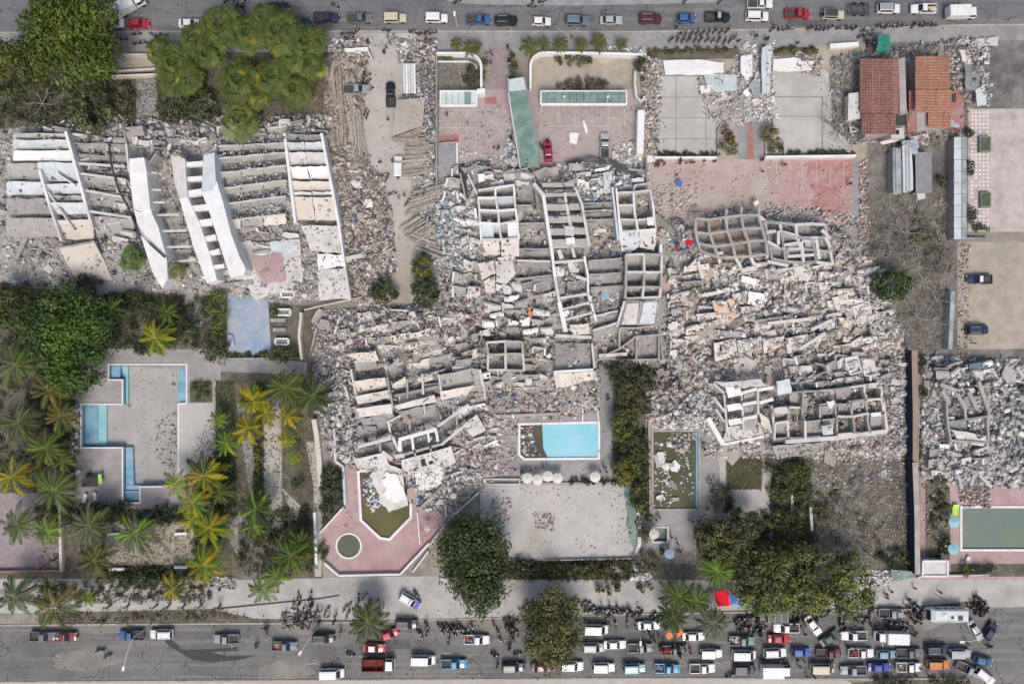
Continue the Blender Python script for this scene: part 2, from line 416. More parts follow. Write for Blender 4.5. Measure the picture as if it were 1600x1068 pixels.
zone('wet_patch', [(259,988),(268,999),(279,1007),(283,1014),(310,1014),(370,1010),(372,1016),(330,1018),(355,1024),(402,1023),(375,1030),(330,1034),(300,1030),(285,1021),(270,1012),(258,1003)], 'wet')

# garden block by the top road
zone('garden_bed', [(0,84),(508,81),(505,205),(0,205)], 'soil')
o = zone('garden_path', [(213,124),(245,124),(248,192),(212,192)], 'paving')
pave_grid(o, 'paving', 213,124,246,192, [229], [141,158,175])
zone('garden_terrace', [(170,86),(245,86),(246,108),(170,108)], 'sand')
# lane between the two hotels
zone('lane_yard', [(508,82),(684,82),(684,475),(545,475),(508,205)], 'sand')
o = zone('lane', [(574,66),(640,66),(660,90),(660,150),(632,200),(640,260),(648,402),(598,406),(588,330),(572,260),(562,200),(576,120)], 'paving_warm')
pave_grid(o, 'paving_warm', 577,90,634,205, [594,612], [110,138,170], 1.1)
pave_grid(o, 'paving_warm', 590,300,646,404, [], [336,370], 1.1)
zone('driveway', [(562,52),(650,52),(655,82),(570,82)], 'paving_light')
# hotel forecourt
zone('dry_bed', [(684,86),(738,86),(748,98),(751,139),(684,139)], 'scrub')
zone('sandy_bed', [(832,92),(1000,84),(1000,141),(832,141)], 'sand')
zone('entrance_drive', [(762,70),(799,70),(801,140),(762,140)], 'lilac')
o = zone('car_park', [(684,140),(1003,140),(1003,262),(684,264)], 'pink')
stripes(o, [(x, 166, x, 205) for x in (846,872,898,925,951,976)], .9)
stripes(o, [(860, 197, 951, 197), (684,172,752,172), (684,200,760,200), (729,172,729,212), (718,212,718,255)], .8)
zone('red_strip', [(685,212),(717,210),(717,221),(685,222)], 'red_paint')
zone('red_strip', [(757,152),(776,152),(776,163),(757,163)], 'red_paint')
# twin courts and plaza
zone('court_border', [(1008,78),(1352,70),(1352,250),(1008,250)], 'sand')
zone('hedge_bed', [(1010,78),(1155,75),(1155,92),(1012,93)], 'soil')
zone('hedge_bed', [(1208,74),(1272,73),(1272,86),(1208,88)], 'soil')
o = zone('court', [(1022,118),(1120,116),(1120,242),(1022,242)], 'paving')
pave_grid(o, 'court', 1026,119,1119,241, [1056,1103], [152,184,217], 1.5)
o = zone('court', [(1206,112),(1290,110),(1322,150),(1312,205),(1330,240),(1206,240)], 'court')
zone('joint_bed', [(1206,150),(1286,150),(1286,240),(1206,240)], 'paving')
pave_grid(o, 'court', 1207,152,1284,238, [], [182], 1.5)
o = zone('path', [(1152,150),(1202,160),(1203,286),(1152,286)], 'paving')
zone('red_strip', [(1167,195),(1177,195),(1178,284),(1168,284)], 'red_paint')
zone('plaza', [(1012,251),(1352,247),(1352,356),(1200,350),(1015,336)], 'plaza')
o = zone('red_plaza', [(1194,252),(1338,249),(1338,352),(1272,346),(1236,334),(1205,310)], 'dusty_red')
zone('red_patch', [(1262,252),(1338,249),(1338,344),(1322,338),(1308,345),(1290,336),(1276,338),(1268,320),(1274,300),(1260,285)], 'red_paving')
stripes(o, [(x, 252, x, 292) for x in (1213,1234,1254,1275,1297,1318)], .8)
o = zone('path', [(1331,247),(1341,247),(1341,366),(1331,366)], 'paving')
zone('brick_strip', [(1342,250),(1356,250),(1358,380),(1342,380)], 'pink')
# east side
zone('scrub_lot', [(1356,205),(1498,205),(1498,545),(1425,548),(1390,480),(1358,400)], 'scrub')
zone('yard', [(1352,66),(1700,62),(1700,205),(1352,205)], 'scrub')
o = zone('tile_court', [(1513,170),(1760,170),(1760,362),(1513,362)], 'tile_court')
pts = [(1519 + 6*i, 176 + 6*j) for i in range(5) for j in range(30)]
for (x, y) in pts:
    if random.random() < .93:
        c = W(x, y); MB().box(c.x-.17, c.y-.17, ZC[0]+.003, c.x+.17, c.y+.17, ZC[0]+.03).build('pale_tile', M['white'], o)
zone('sand_lot', [(1496,378),(1760,378),(1760,566),(1496,566)], 'sand')
# gardens by the drained pool
zone('garden_bed', [(-200,440),(330,462),(498,480),(500,730),(536,728),(539,789),(498,832),(505,903),(-200,904)], 'soil')
zone('walkway', [(171,551),(345,551),(480,566),(480,585),(340,580),(171,570.5)], 'paving')
o = zone('pool_deck', [(118,545),(345,545),(345,600),(336,795),(118,795)], 'deck_grey')
o = zone('deck_slab', [(279,630),(335,630),(335,728),(279,752)], 'court')
zone('planter_bed', [(297,595),(332,595),(332,628),(297,628)], 'lawn')
zone('lawn', [(337,594),(368,594),(368,700),(337,700)], 'lawn')
o = zone('garden_path', [(370,628),(398,628),(396,790),(350,795),(345,820),(372,870),(442,870),(442,815),(395,812)], 'paving')
o = zone('garden_path', [(412,620),(440,620),(441,810),(412,806)], 'paving_warm')
pave_grid(o, 'paving_warm', 412,640,440,800, [428], [660,680,700,720,740,760,780], 1.6, prob=.8)
zone('garden_path', [(440,760),(470,790),(466,812),(412,812),(412,800),(455,800)], 'paving_light')
zone('dirt_patch', [(165,815),(300,815),(312,880),(165,884)], 'sand')
zone('dirt_patch', [(372,815),(440,828),(440,905),(372,905)], 'scrub')
o = zone('blue_yard', [(355,458),(418,455),(424,556),(355,557)], 'blue_court')
o = zone('walkway', [(478,690),(506,690),(502,900),(492,900),(490,760)], 'paving_warm')
zone('terrace', [(-100,770),(92,770),(94,890),(-100,893)], 'lilac')
zone('garden_path', [(290,455),(315,455),(318,510),(290,510)], 'paving')
# pink pool deck
PINK_DECK = [(522,705),(524,720),(536,728),(539,789),(500,832),(507,857),(507,880),(529,899),(625,897),(670,849),(701,811),(748,768),(744,700),(600,705)]
o = zone('pool_deck', PINK_DECK, 'deck_pink', ['pink', 'rnd'])
# middle: blue pool deck, south court
zone('yard', [(860,575),(960,565),(1010,560),(1012,905),(745,905),(690,850),(748,800),(744,640),(860,640)], 'scrub')
zone('pool_deck', [(746,648),(948,642),(952,752),(748,757)], 'deck_grey', ['blue'])
zone('walkway', [(934,570),(957,568),(957,745),(938,745)], 'paving')
o = zone('court', [(750,757),(985,755),(998,800),(1000,872),(850,876),(752,862)], 'court')
stripes(o, [(756,759,980,758),(866,760,862,872),(980,760,992,870)], .6)
zone('planter_bed', [(790,877),(1000,873),(1000,905),(790,905)], 'soil')
# dark pool and lawn
zone('yard', [(1000,600),(1275,700),(1280,905),(1010,905)], 'soil')
zone('pool_deck', [(1008,660),(1105,660),(1135,700),(1130,810),(1088,835),(1088,880),(1010,880)], 'deck_grey', ['dark', 'plunge'])
zone('path', [(1122,702),(1206,702),(1202,812),(1130,818)], 'paving_warm')
zone('lawn', [(1135,712),(1190,712),(1190,764),(1135,764)], 'lawn')
zone('scrub_lot', [(1268,712),(1420,716),(1420,898),(1330,890),(1268,840)], 'scrub')
# strip beyond the navy wall
zone('yard', [(1438,545),(1760,545),(1760,745),(1438,745)], 'scrub')
zone('pool_deck', [(1438,745),(1760,745),(1760,905),(1438,905)], 'deck_pink', ['east'])
zone('planter_bed', [(1446,740),(1484,740),(1484,874),(1446,874)], 'soil')
zone('planter_bed', [(1485,880),(1760,880),(1760,900),(1485,900)], 'soil')

def ring(poly, w, z0, z1):
    out = offset(poly, w); n = len(poly); mb = MB()
    V = []; F = []
    for z in (z0, z1):
        for p in poly: V.append((p[0], p[1], z))
        for p in out: V.append((p[0], p[1], z))
    for i in range(n):
        j = (i + 1) % n
        F += [(2*n+i, 2*n+n+i, 2*n+n+j, 2*n+j), (n+i, n+j, 3*n+j, 3*n+i), (j, i, 2*n+i, 2*n+j)]
    return mb.add(V, F)

def pool(label, key, polypx, water, depth=1.5, wz=-.15, cw=.5, coping='white', wall='pool_blue', group=None, floor=None):
    poly = HOLES[key]; n = len(poly)
    c = Vector((sum(p[0] for p in poly)/n, sum(p[1] for p in poly)/n, 0))
    t = thing('swimming_pool', label, 'swimming pool', c)
    b = MB()
    V = [(p[0], p[1], .02) for p in poly] + [(p[0], p[1], -depth) for p in poly]
    b.add(V, [(i, (i+1) % n, n + (i+1) % n, n + i) for i in range(n)])
    b.build('basin_wall', M[wall], t, org=c)
    lp = [Vector((p[0], p[1], 0)) for p in poly]
    for nm, kk, z in (('basin_floor', floor or wall, -depth), ('water', water, wz)):
        if kk is None: continue
        V = [Vector((p[0], p[1], z)) for p in poly]; F = []
        for tr in tessellate_polygon([lp]):
            a, bb, cc = (V[i] for i in tr)
            F.append(tr if (bb - a).cross(cc - a).z > 0 else (tr[0], tr[2], tr[1]))
        MB().add(V, F).build(nm, M[kk], t, org=c)
    ring(poly, cw, .0, .16).build('coping', M[coping], t, org=c)
    return t
p_sw = pool('large stepped drained swimming pool with pale blue side strips', 'sw', SW_POOL, None, 1.5, 0, .26, 'white', 'pool_blue', floor='drained')
c = p_sw.location
def ledge(poly, z0, z1, key):
    MB().prism(pxpoly(poly), z0, z1).build('step_ledge', M[key], p_sw, org=c)
ledge([(172,571),(186,571),(186,591),(172,591)], -1.48, -.5, 'pool_blue')
ledge([(186,571),(196,571),(196,631),(193.6,631)], -1.48, -1.0, 'pool_cyan')
ledge([(276,571),(290,571),(290,628),(276,628)], -1.48, -.35, 'pool_blue')
ledge([(129,633),(149,633),(149,697),(129,697)], -1.48, -.9, 'pool_blue')
ledge([(149,633),(162,633),(162,697),(149,697)], -1.48, -1.1, 'pool_cyan')
ledge([(193.6,699),(204,699),(206,758),(193.6,758)], -1.48, -.8, 'pool_blue')
ledge([(193.6,759),(217,759),(217,766),(193.6,766)], -1.48, -.9, 'pool_cyan')
ledge([(193.6,767),(217,767),(217,783),(193.6,783)], -1.48, -.6, 'pool_blue')
pool('heart shaped green pool in the pink deck with a fallen slab in it', 'pink', PINK_POOL, 'water_green', 1.4, -.25, .5, 'white', 'pool_blue')
pool('small round pool of green water in the pink deck', 'rnd', ROUND_POOL, 'water_pond', .8, -.08, .32, 'white', 'pool_blue')
p_bl = pool('rectangular bright blue pool below the central ruin', 'blue', BLUE_POOL, 'water_blue', 1.4, -.12, .45, 'white', 'pool_blue')
MB().prism(pxpoly([(813.3,664.3),(847,663.5),(849,700),(856,714.4),(820,714.7),(813.3,709)]), -.11, -.075).build('murky_water', M['water_dark'], p_bl, org=p_bl.location)
pool('long dark green pool half filled with floating debris', 'dark', DARK_POOL, 'water_olive', 1.4, -.2, .35, 'earth_wall', 'pool_blue')
pool('teal green pool beside the lime lounger and cyan parasols', 'east', EAST_POOL, 'water_teal', 1.3, -.2, .4, 'white', 'pool_blue')
pool('small square plunge pool with pale blue rim below the dark pool', 'plunge', PLUNGE_POOL, 'water_teal', 1.0, -.9, .3, 'bluewhite', 'concrete')
MB().box(W(1087.5,674).x, W(0,793).y, -.3, W(1090.5,674).x, W(0,675).y, -.1).build('pool_step', M['pool_blue']).parent = None
bpy.data.objects['pool_step']['label'] = 'pale blue step along the edge of the dark pool'; bpy.data.objects['pool_step']['category'] = 'pool step'

# ------------------------------------------------------------------ rubble heaps
HEAPS = []    # (px polygon, height, falloff px)
def heap_h(P):
    """Height of the rubble (metres) at ground pixels P (n,2)."""
    h = np.zeros(len(P))
    nx = np.sin(P[:,0]*.31 + np.sin(P[:,1]*.17)*2) * np.sin(P[:,1]*.27 + np.sin(P[:,0]*.13)*2)
    n2 = np.sin(P[:,0]*.083 + 1.3) * np.sin(P[:,1]*.071 + .4 + np.sin(P[:,0]*.04))
    n3 = np.sin(P[:,0]*.9 + P[:,1]*.5) * np.sin(P[:,1]*.8 - P[:,0]*.3)
    for poly, hh, fall in HEAPS:
        ins = inside(P, poly)
        if not ins.any(): continue
        d = np.zeros(len(P)); d[ins] = edge_dist(P[ins], poly)
        t = np.clip(d / fall, 0, 1); t = t*t*(3-2*t)
        h = np.maximum(h, t * hh * np.clip(.72 + .38*nx + .35*n2 + .25*n3, .05, 2.2) * ins)
    return h
def hz(px, py): return float(heap_h(np.array([[px, py]], float))[0])

def heap(label, poly, h, fall=18, step=6):
    HEAPS.append((poly, h, fall))
    a = np.array(poly, float); lo, hi = a.min(0), a.max(0)
    xs = np.arange(lo[0], hi[0] + step, step); ys = np.arange(lo[1], hi[1] + step, step)
    gx, gy = np.meshgrid(xs, ys)
    P = np.stack([gx.ravel() + RNG.uniform(-2, 2, gx.size), gy.ravel() + RNG.uniform(-2, 2, gx.size)], 1)
    ins = inside(P, poly)
    H_ = []
    keep = HEAPS[:]; HEAPS[:] = [HEAPS[-1]]
    H_ = heap_h(P); HEAPS[:] = keep
    z = np.where(ins, H_ + .05 + RNG.uniform(-.12, .12, len(P)) * (H_ > .2), -.3)
    X = (P[:,0]-800)/PPM; Y = (534-P[:,1])/PPM
    V = np.stack([X, Y, z], 1)
    nx_, ny_ = len(xs), len(ys)
    F = []
    for j in range(ny_-1):
        for i in range(nx_-1):
            q = (j*nx_+i, (j+1)*nx_+i, (j+1)*nx_+i+1, j*nx_+i+1)
            if ins[list(q)].sum() >= 2: F.append(q)
    me = np_mesh('rubble_heap', V, np.array(F), M['rubble_ground'])
    return tag(link('rubble_heap', me), label, 'rubble', None, 'stuff')

HEAP_POLYS = dict(
  hotel=([(-60,200),(500,192),(522,250),(546,350),(552,468),(440,472),(330,462),(60,445),(-60,445)], .75),
  strip=([(507,84),(572,80),(570,150),(562,230),(598,280),(612,330),(618,410),(600,450),(575,482),(545,474),(530,300),(510,205)], .9),
  planks=([(636,85),(682,85),(686,300),(720,300),(735,400),(750,470),(690,480),(655,420),(650,300),(640,215)], .9),
  middle=([(700,262),(745,255),(835,262),(950,252),(1008,262),(1022,335),(1080,340),(1150,322),(1290,345),(1340,372),(1362,420),(1385,470),(1420,545),(1418,715),(1300,716),(1130,712),(1100,672),(1008,660),(1004,572),(938,572),(938,640),(880,652),(790,652),(760,745),(730,790),(690,798),(640,770),(630,735),(560,735),(522,720),(490,640),(488,500),(560,478),(720,470),(742,400),(726,330)], 1.05),
  east=([(1440,556),(1700,566),(1700,765),(1505,758),(1440,746)], .9),
  collapse=([(1085,118),(1140,110),(1160,70),(1205,70),(1210,190),(1180,190),(1130,205),(1100,180)], .3),
  houses=([(1296,90),(1345,80),(1500,60),(1545,70),(1545,165),(1512,170),(1500,225),(1330,225),(1300,200)], .45),
)
for k, lab in dict(hotel='grey rubble spread around the two white towers', strip='brown debris strip beside the concrete lane',
                   planks='grey debris beside the stacked timber', middle='wide pale rubble field of the central ruins',
                   east='grey rubble beyond the navy wall', collapse='broken concrete between the twin courts', houses='dark debris around the red roofed houses').items():
    heap('', HEAP_POLYS[k][0], HEAP_POLYS[k][1], 10 if k in ('collapse','houses','strip') else 22)
    ob = COL.objects[-1] if False else None
for o_, lab in zip([o for o in COL.objects if o.name.startswith('rubble_heap')], ['grey rubble spread around the two white towers','brown debris strip beside the concrete lane','grey debris beside the stacked timber','wide pale rubble field of the central ruins','grey rubble beyond the navy wall','broken concrete between the twin courts','dark debris around the red roofed houses']):
    o_['label'] = lab
# ------------------------------------------------------------------ collapsed buildings
def jag_poly(pts, seg, jag):
    out = []
    n = len(pts)
    for i in range(n):
        a = pts[i]; b = pts[(i+1) % n]
        for k in range(seg):
            t = k / seg
            p = a.lerp(b, t)
            if k and jag:
                p = p + Vector((random.uniform(-jag, jag), random.uniform(-jag, jag), random.uniform(-jag, jag) * .15))
            elif jag:
                p = p + Vector((random.uniform(-jag, jag) * .6, random.uniform(-jag, jag) * .6, 0))
            out.append(p)
    return out

def plate_mb(pts, thick):
    n = len(pts)
    c = sum(pts, Vector()) / n
    V = list(pts) + [p - Vector((0, 0, thick)) for p in pts] + [c, c - Vector((0, 0, thick))]
    area = sum(pts[i].x * pts[(i+1) % n].y - pts[(i+1) % n].x * pts[i].y for i in range(n))
    F = []
    for i in range(n):
        j = (i + 1) % n
        if area > 0: F += [(i, j, 2*n), (n+j, n+i, 2*n+1), (j, i, n+i, n+j)]
        else: F += [(j, i, 2*n), (n+i, n+j, 2*n+1), (i, j, n+j, n+i)]
    return MB().add(V, F)

FOOT = []
class Ruin:
    def __init__(s, name, label, cat, px, py, group=None, up=0.0):
        s.up = up
        s.c = W(px, py, 0)
        s.t = thing(name, label, cat, s.c, 0, group)
    def slab(s, quad, zs, key='concrete', thick=.28, name='floor_slab', seg=4, jag=.12):
        if isinstance(zs, (int, float)): zs = [zs] * len(quad)
        zs = [z + s.up for z in zs]
        FOOT.append((list(quad), list(zs)))
        pts = jag_poly([W(p[0], p[1], z) for p, z in zip(quad, zs)], seg, jag)
        return plate_mb(pts, thick).build(name, M[key], s.t, org=s.c)
    def wall(s, p, q, zt=3.0, th=.3, key='concrete', zb=-.2, name='wall', rag=.0, zq=None):
        zq = zt if zq is None else zq
        zt += s.up; zq += s.up
        A = W(p[0], p[1], zt); B = W(q[0], q[1], zq)
        d = (B - A); L = d.xy.length
        if L < .05: return
        nrm = Vector((-d.y, d.x, 0)).normalized() * th / 2
        n = max(1, int(L / 1.2)) if rag else 1
        V = []; F = []
        for i in range(n + 1):
            P = A.lerp(B, i / n)
            if rag: P = P + Vector((random.uniform(-.05,.05), random.uniform(-.05,.05), -random.random() * rag))
            V += [P + nrm, P - nrm, Vector((P.x, P.y, zb)) - nrm, Vector((P.x, P.y, zb)) + nrm]
        for i in range(n):
            a = 4*i; b = a + 4
            F += [(a, b, b+1, a+1), (a+1, b+1, b+2, a+2), (a+2, b+2, b+3, a+3), (a+3, b+3, b, a)]
        F += [(0, 1, 2, 3), (4*n+3, 4*n+2, 4*n+1, 4*n)]
        return MB().add(V, [tuple(reversed(f)) for f in F]).build(name, M[key], s.t, org=s.c)
    def beam(s, p, q, zt=3.0, th=.4, dep=.5, key='concrete', zq=None, name='beam'):
        zq = zt if zq is None else zq
        zt += s.up; zq += s.up
        A = W(p[0], p[1], zt); B = W(q[0], q[1], zq)
        d = (B - A); nrm = Vector((-d.y, d.x, 0)).normalized() * th / 2; dn = Vector((0, 0, dep))
        V = [A+nrm, A-nrm, B-nrm, B+nrm]; V += [v - dn for v in V]
        return MB().add(V, [(0,1,2,3),(7,6,5,4),(0,4,5,1),(1,5,6,2),(2,6,7,3),(3,7,4,0)]).build(name, M[key], s.t, org=s.c)
    def block(s, poly, zt, key='white', zb=-.2, name='wall_block'):
        """Solid of the given outline seen at height zt, standing on the ground."""
        top = [W(p[0], p[1], zt) for p in poly]
        if isinstance(zb, (int, float)): bot = [Vector((p.x, p.y, zb)) for p in top]
        n = len(top)
        area = sum(top[i].x * top[(i+1) % n].y - top[(i+1) % n].x * top[i].y for i in range(n))
        F = [tuple(range(n)), tuple(range(2*n-1, n-1, -1))] + [((i+1) % n, i, n+i, n+(i+1) % n) for i in range(n)]
        if area < 0: F = [tuple(reversed(f)) for f in F]
        return MB().add(top + bot, F).build(name, M[key], s.t, org=s.c)
    def grid(s, nodes, zt=2.6, th=.34, key='concrete', miss=.06, floor=None, fkeys=('concrete_grey',), dep=None, fz=(.0, .2), rag=.25, dz=0.0):
        """Walls along the lines of a grid of nodes[row][col]; cells may hold a tilted floor."""
        nr, nc = len(nodes), len(nodes[0])
        Z = [[zt + random.uniform(-.2, .2) - dz * r for c in range(nc)] for r in range(nr)]
        for r in range(nr):
            for c in range(nc):
                for (r2, c2) in ((r, c+1), (r+1, c)):
                    if r2 < nr and c2 < nc and nodes[r][c] and nodes[r2][c2] and random.random() > miss:
                        k = random.choice(key) if isinstance(key, (list, tuple)) else key
                        a, b = nodes[r][c], nodes[r2][c2]
                        if dep: s.beam(a, b, Z[r][c], th, dep, k, Z[r2][c2])
                        else: s.wall(a, b, Z[r][c], th, k, -.2, rag=rag if random.random() < .6 else 0, zq=Z[r2][c2])
        if floor is not None:
            for r in range(nr - 1):
                for c in range(nc - 1):
                    q = [nodes[r][c], nodes[r][c+1], nodes[r+1][c+1], nodes[r+1][c]]
                    if all(q) and random.random() < floor:
                        zn, zs = zt - random.uniform(.4, 1.1), random.uniform(*fz)
                        cx = sum(p[0] for p in q)/4; cy = sum(p[1] for p in q)/4
                        q = [(p[0] + (cx-p[0])*.1, p[1] + (cy-p[1])*.1) for p in q]
                        s.slab(q, [zn, zn, zs, zs], random.choice(fkeys), .2, jag=.08)

def quad_nodes(tl, tr, br, bl, nx, ny, jit=0.0, us=None, vs=None):
    us = us or [i / nx for i in range(nx + 1)]; vs = vs or [j / ny for j in range(ny + 1)]
    out = []
    for v in vs:
        row = []
        for u in us:
            x = (tl[0]*(1-u)+tr[0]*u)*(1-v) + (bl[0]*(1-u)+br[0]*u)*v
            y = (tl[1]*(1-u)+tr[1]*u)*(1-v) + (bl[1]*(1-u)+br[1]*u)*v
            row.append((x + random.uniform(-jit, jit), y + random.uniform(-jit, jit)))
        out.append(row)
    return out

def lerp_line(line, y):
    (x0, y0), (x1, y1) = line
    return x0 + (x1 - x0) * (y - y0) / (y1 - y0)

def rows(ru, L, Rr, ys, keys, zN=2.8, zS=1.0, th=.3, slope=0.0, jag=.15, split=1):
    """Pancaked floors: each leans from its high north edge down to the next one. slope = px of y change across."""
    for i, (ya, yb) in enumerate(ys):
        for k in range(split):
            f0, f1 = k / split, (k + 1) / split
            xa0, xa1 = lerp_line(L, ya), lerp_line(Rr, ya); xb0, xb1 = lerp_line(L, yb), lerp_line(Rr, yb)
            q = [(xa0+(xa1-xa0)*f0+.4, ya + slope*f0), (xa0+(xa1-xa0)*f1-.4, ya + slope*f1), (xb0+(xb1-xb0)*f1-.4, yb + slope*f1), (xb0+(xb1-xb0)*f0+.4, yb + slope*f0)]
            z1 = zN + random.uniform(-.25, .25); z2 = zS + random.uniform(-.2, .2)
            ru.slab(q, [z1, z1 + random.uniform(-.15,.15), z2, z2], keys[i % len(keys)], th, jag=jag)

# ---- hotel with the two white towers
A = Ruin('collapsed_hotel', 'collapsed hotel wing of pale blue floors leaning between two ribs', 'ruin', 100, 300, up=0.2)
rib1 = ((102,205),(144,356)); rib0 = ((61,266),(95,376)); far = ((20,205),(20,376))
rows(A, far, rib1, [(208,216),(218,233),(235,251)], ['concrete_pale','bluewhite','white'], 3.0, 1.6)
rows(A, rib0, rib1, [(254,283),(287,304),(306,314),(316,334)], ['bluewhite','bluewhite','concrete','bluewhite'], 2.6, 1.3)
A.slab([(84,344),(143,343),(147,374),(93,374)], [2.2,2.2,1.2,1.2], 'cream')
rows(A, ((10,254),(10,376)), ((60,254),(92,376)), [(255,280),(284,305),(310,335),(340,370)], ['concrete','bluewhite','concrete_grey','concrete'], 2.2, 1.0)
A.wall((102,205),(120,270), 3.4, .55, 'white'); A.wall((120,270),(133,318), 3.2, .55, 'white'); A.wall((133,318),(144,356), 2.9, .5, 'concrete_pale')
A.wall((61,266),(75,315), 3.0, .5, 'white'); A.wall((75,315),(95,376), 2.7, .5, 'concrete_pale')
A.wall((75,300),(113,356), 2.6, .3, 'concrete_pale'); A.wall((88,270),(117,290), 2.9, .25, 'white')
for (p, q) in (((120,255),(195,260)),((124,271),(192,280)),((131,297),(192,308)),((140,330),(206,340))):
    A.beam(p, q, 2.5, .45, .5, 'concrete_pale')
for (a, b, k) in (((113,222),(200,238),'concrete_grey'),((118,240),(198,256),'concrete_grey'),((128,275),(196,296),'concrete'),((134,300),(200,328),'concrete_grey'),((146,338),(208,372),'concrete')):
    A.slab([(a[0],a[1]),(b[0],a[1]+3),(b[0]+2,b[1]-3),(a[0]+5,b[1]-6)], [2.0,2.0,.9,.9], k, .3, jag=.25)

T1 = Ruin('stair_tower', 'tall white wall slab toppled beside a black pole', 'ruin', 240, 350)
T1.block([(202,248),(225,246),(229,267),(229,269),(202,268.5)], 5.6, 'white', name='tower_cap')
T1.block([(202,269.5),(229,270),(235,327),(221,331),(209,327)], 5.2, 'white')
T1.block([(209,328),(221,332),(235,328),(247,354),(260,402),(262,435),(253,450),(237,422),(222,375)], 4.8, 'white')
T1.wall((197,225),(201,268), 4.2, .35, 'concrete_pale'); T1.wall((229,262),(243,240), 4.0, .3, 'concrete')
for (x0, y0, x1, y1) in ((230,268,246,271),(233,296,252,297),(236,316,257,316),(243,336,280,335),(250,361,291,360),(258,386,298,385),(267,409,306,406)):
    T1.beam((x0, y0), (x1, y1), 3.6, .38, .45, 'concrete_pale')
for (x0, y0, x1, y1) in ((231,273,247,292),(235,300,255,313),(240,320,276,333),(248,340,286,358),(256,365,294,383),(263,390,300,406)):
    T1.slab([(x0,y0),(x1,y0),(x1+2,y1),(x0+3,y1)], [1.0,1.0,.3,.3], 'concrete_grey', .2)
T2 = Ruin('stair_tower', 'white twin walled ladder like tower with square dark openings', 'ruin', 325, 340)
T2.block([(267,242),(289,248),(293,306),(280,309),(272,284)], 5.4, 'concrete_pale')
T2.block([(280,310),(293,307),(313,352),(328,398),(339,437),(323,443),(303,388)], 5.2, 'white')
T2.block([(318,243),(335,238),(337,281),(332,296),(315,299)], 5.6, 'bluewhite')
T2.block([(315,300),(332,297),(338,282),(348,314),(361,365),(374,400),(384,420),(381,429),(360,434),(348,397),(328,334)], 5.4, 'white')
for (x0, y0, x1, y1, w) in ((290,257,317,255,.85),(292,280,316,278,.85),(293,303,318,299,1.2),(298,326,327,323,1.1),(304,350,331,346,1.2),(313,375,337,370,1.0),(321,397,343,392,.9),(328,418,350,415,.7)):
    T2.beam((x0, y0), (x1, y1), 4.9, w, 1.2, 'white')
for (x0, y0, x1, y1) in ((291,262,316,276),(293,284,316,297),(300,308,322,320),(307,331,328,344),(315,356,336,370),(324,380,343,392),(330,400,348,413),(335,420,356,432)):
    T2.slab([(x0,y0),(x1,y0),(x1+2,y1),(x0+2,y1)], [.6,.6,.3,.3], 'concrete_grey', .2)
T2.wall((337,225),(334,240), 3.5, .35, 'concrete_pale'); T2.wall((318,244),(337,231), 3.6, .4, 'bluewhite')
T2.beam((338,447),(395,441), 1.4, .9, .6, 'concrete_grey')
T2.slab([(268,244),(282,244),(283,254),(270,255)], 5.5, 'cream', .06, 'yellow_patch')

Bh = Ruin('collapsed_hotel', 'collapsed hotel wing of sloping grey floors split by rubble bands', 'ruin', 395, 300, up=0.4)
for (yl, yr, h, k, z) in ((228,223,8,'concrete_grey',2.4),(247,238,9,'concrete_grey',2.5),(270,258,10,'concrete',2.4),(295,281,10,'concrete',2.3),(320,306,9,'concrete_grey',2.2),(346,334,15,'cream',1.9)):
    for j in range(3):
        xa, xb = 342 + j*35, 376 + j*35
        ya, yb = yl + (yr-yl)*j/3, yl + (yr-yl)*(j+1)/3
        Bh.slab([(xa,ya),(xb,yb),(xb+1,yb+h),(xa+1,ya+h)], [z+.3,z+.3,z-.6,z-.6], random.choice([k,k,'concrete']), .3, jag=.15)
    Bh.wall((341,yl),(446,yr), z+.45, .3, 'concrete_pale', rag=.3)
Bh.slab([(372,382),(470,372),(472,440),(400,470),(378,430)], [.9,.9,.6,.6,.7], 'concrete_pale', .3, jag=.3)
Bh.slab([(395,400),(440,396),(446,440),(410,446)], 1.0, 'deck_pink', .06, jag=.4, name='floor_tiles')

Cw = Ruin('collapsed_hotel', 'collapsed hotel end of stacked pale floors by the brown debris strip', 'ruin', 490, 320, up=0.1)
lw = ((444,208),(460,346)); rw = ((502,208),(529,352))
rows(Cw, lw, rw, [(210,220),(222,235),(238,257),(260,280),(283,298)], ['concrete_grey','bluewhite','concrete_pale','white','cream'], 3.2, 1.9, split=2)
rows(Cw, lw, rw, [(300,306),(308,344)], ['white','cream'], 2.9, 1.8, split=2)
Cw.wall((444,208),(452,275), 3.5, .5, 'white'); Cw.wall((452,275),(461,348), 3.3, .5, 'white')
Cw.wall((502,208),(516,282), 3.5, .5, 'white'); Cw.wall((516,282),(529,350), 3.3, .55, 'white')
Cw.wall((529,350),(538,415), 2.6, .45, 'white'); Cw.wall((538,415),(547,468), 2.2, .45, 'concrete_pale')
Cw.slab([(470,353),(529,352),(533,396),(486,392)], [2.3,2.3,1.8,1.8], 'concrete_pale', .35, jag=.2)
Cw.slab([(496,398),(534,398),(538,416),(498,422)], [2.0,2.0,1.6,1.6], 'white', .35, jag=.25)
Cw.slab([(494,424),(539,418),(546,466),(498,470)], [1.8,1.8,1.2,1.2], 'concrete_pale', .35, jag=.25)
Cw.slab([(420,378),(458,374),(455,398),(436,404)], 1.2, 'bluewhite', .3, jag=.3)

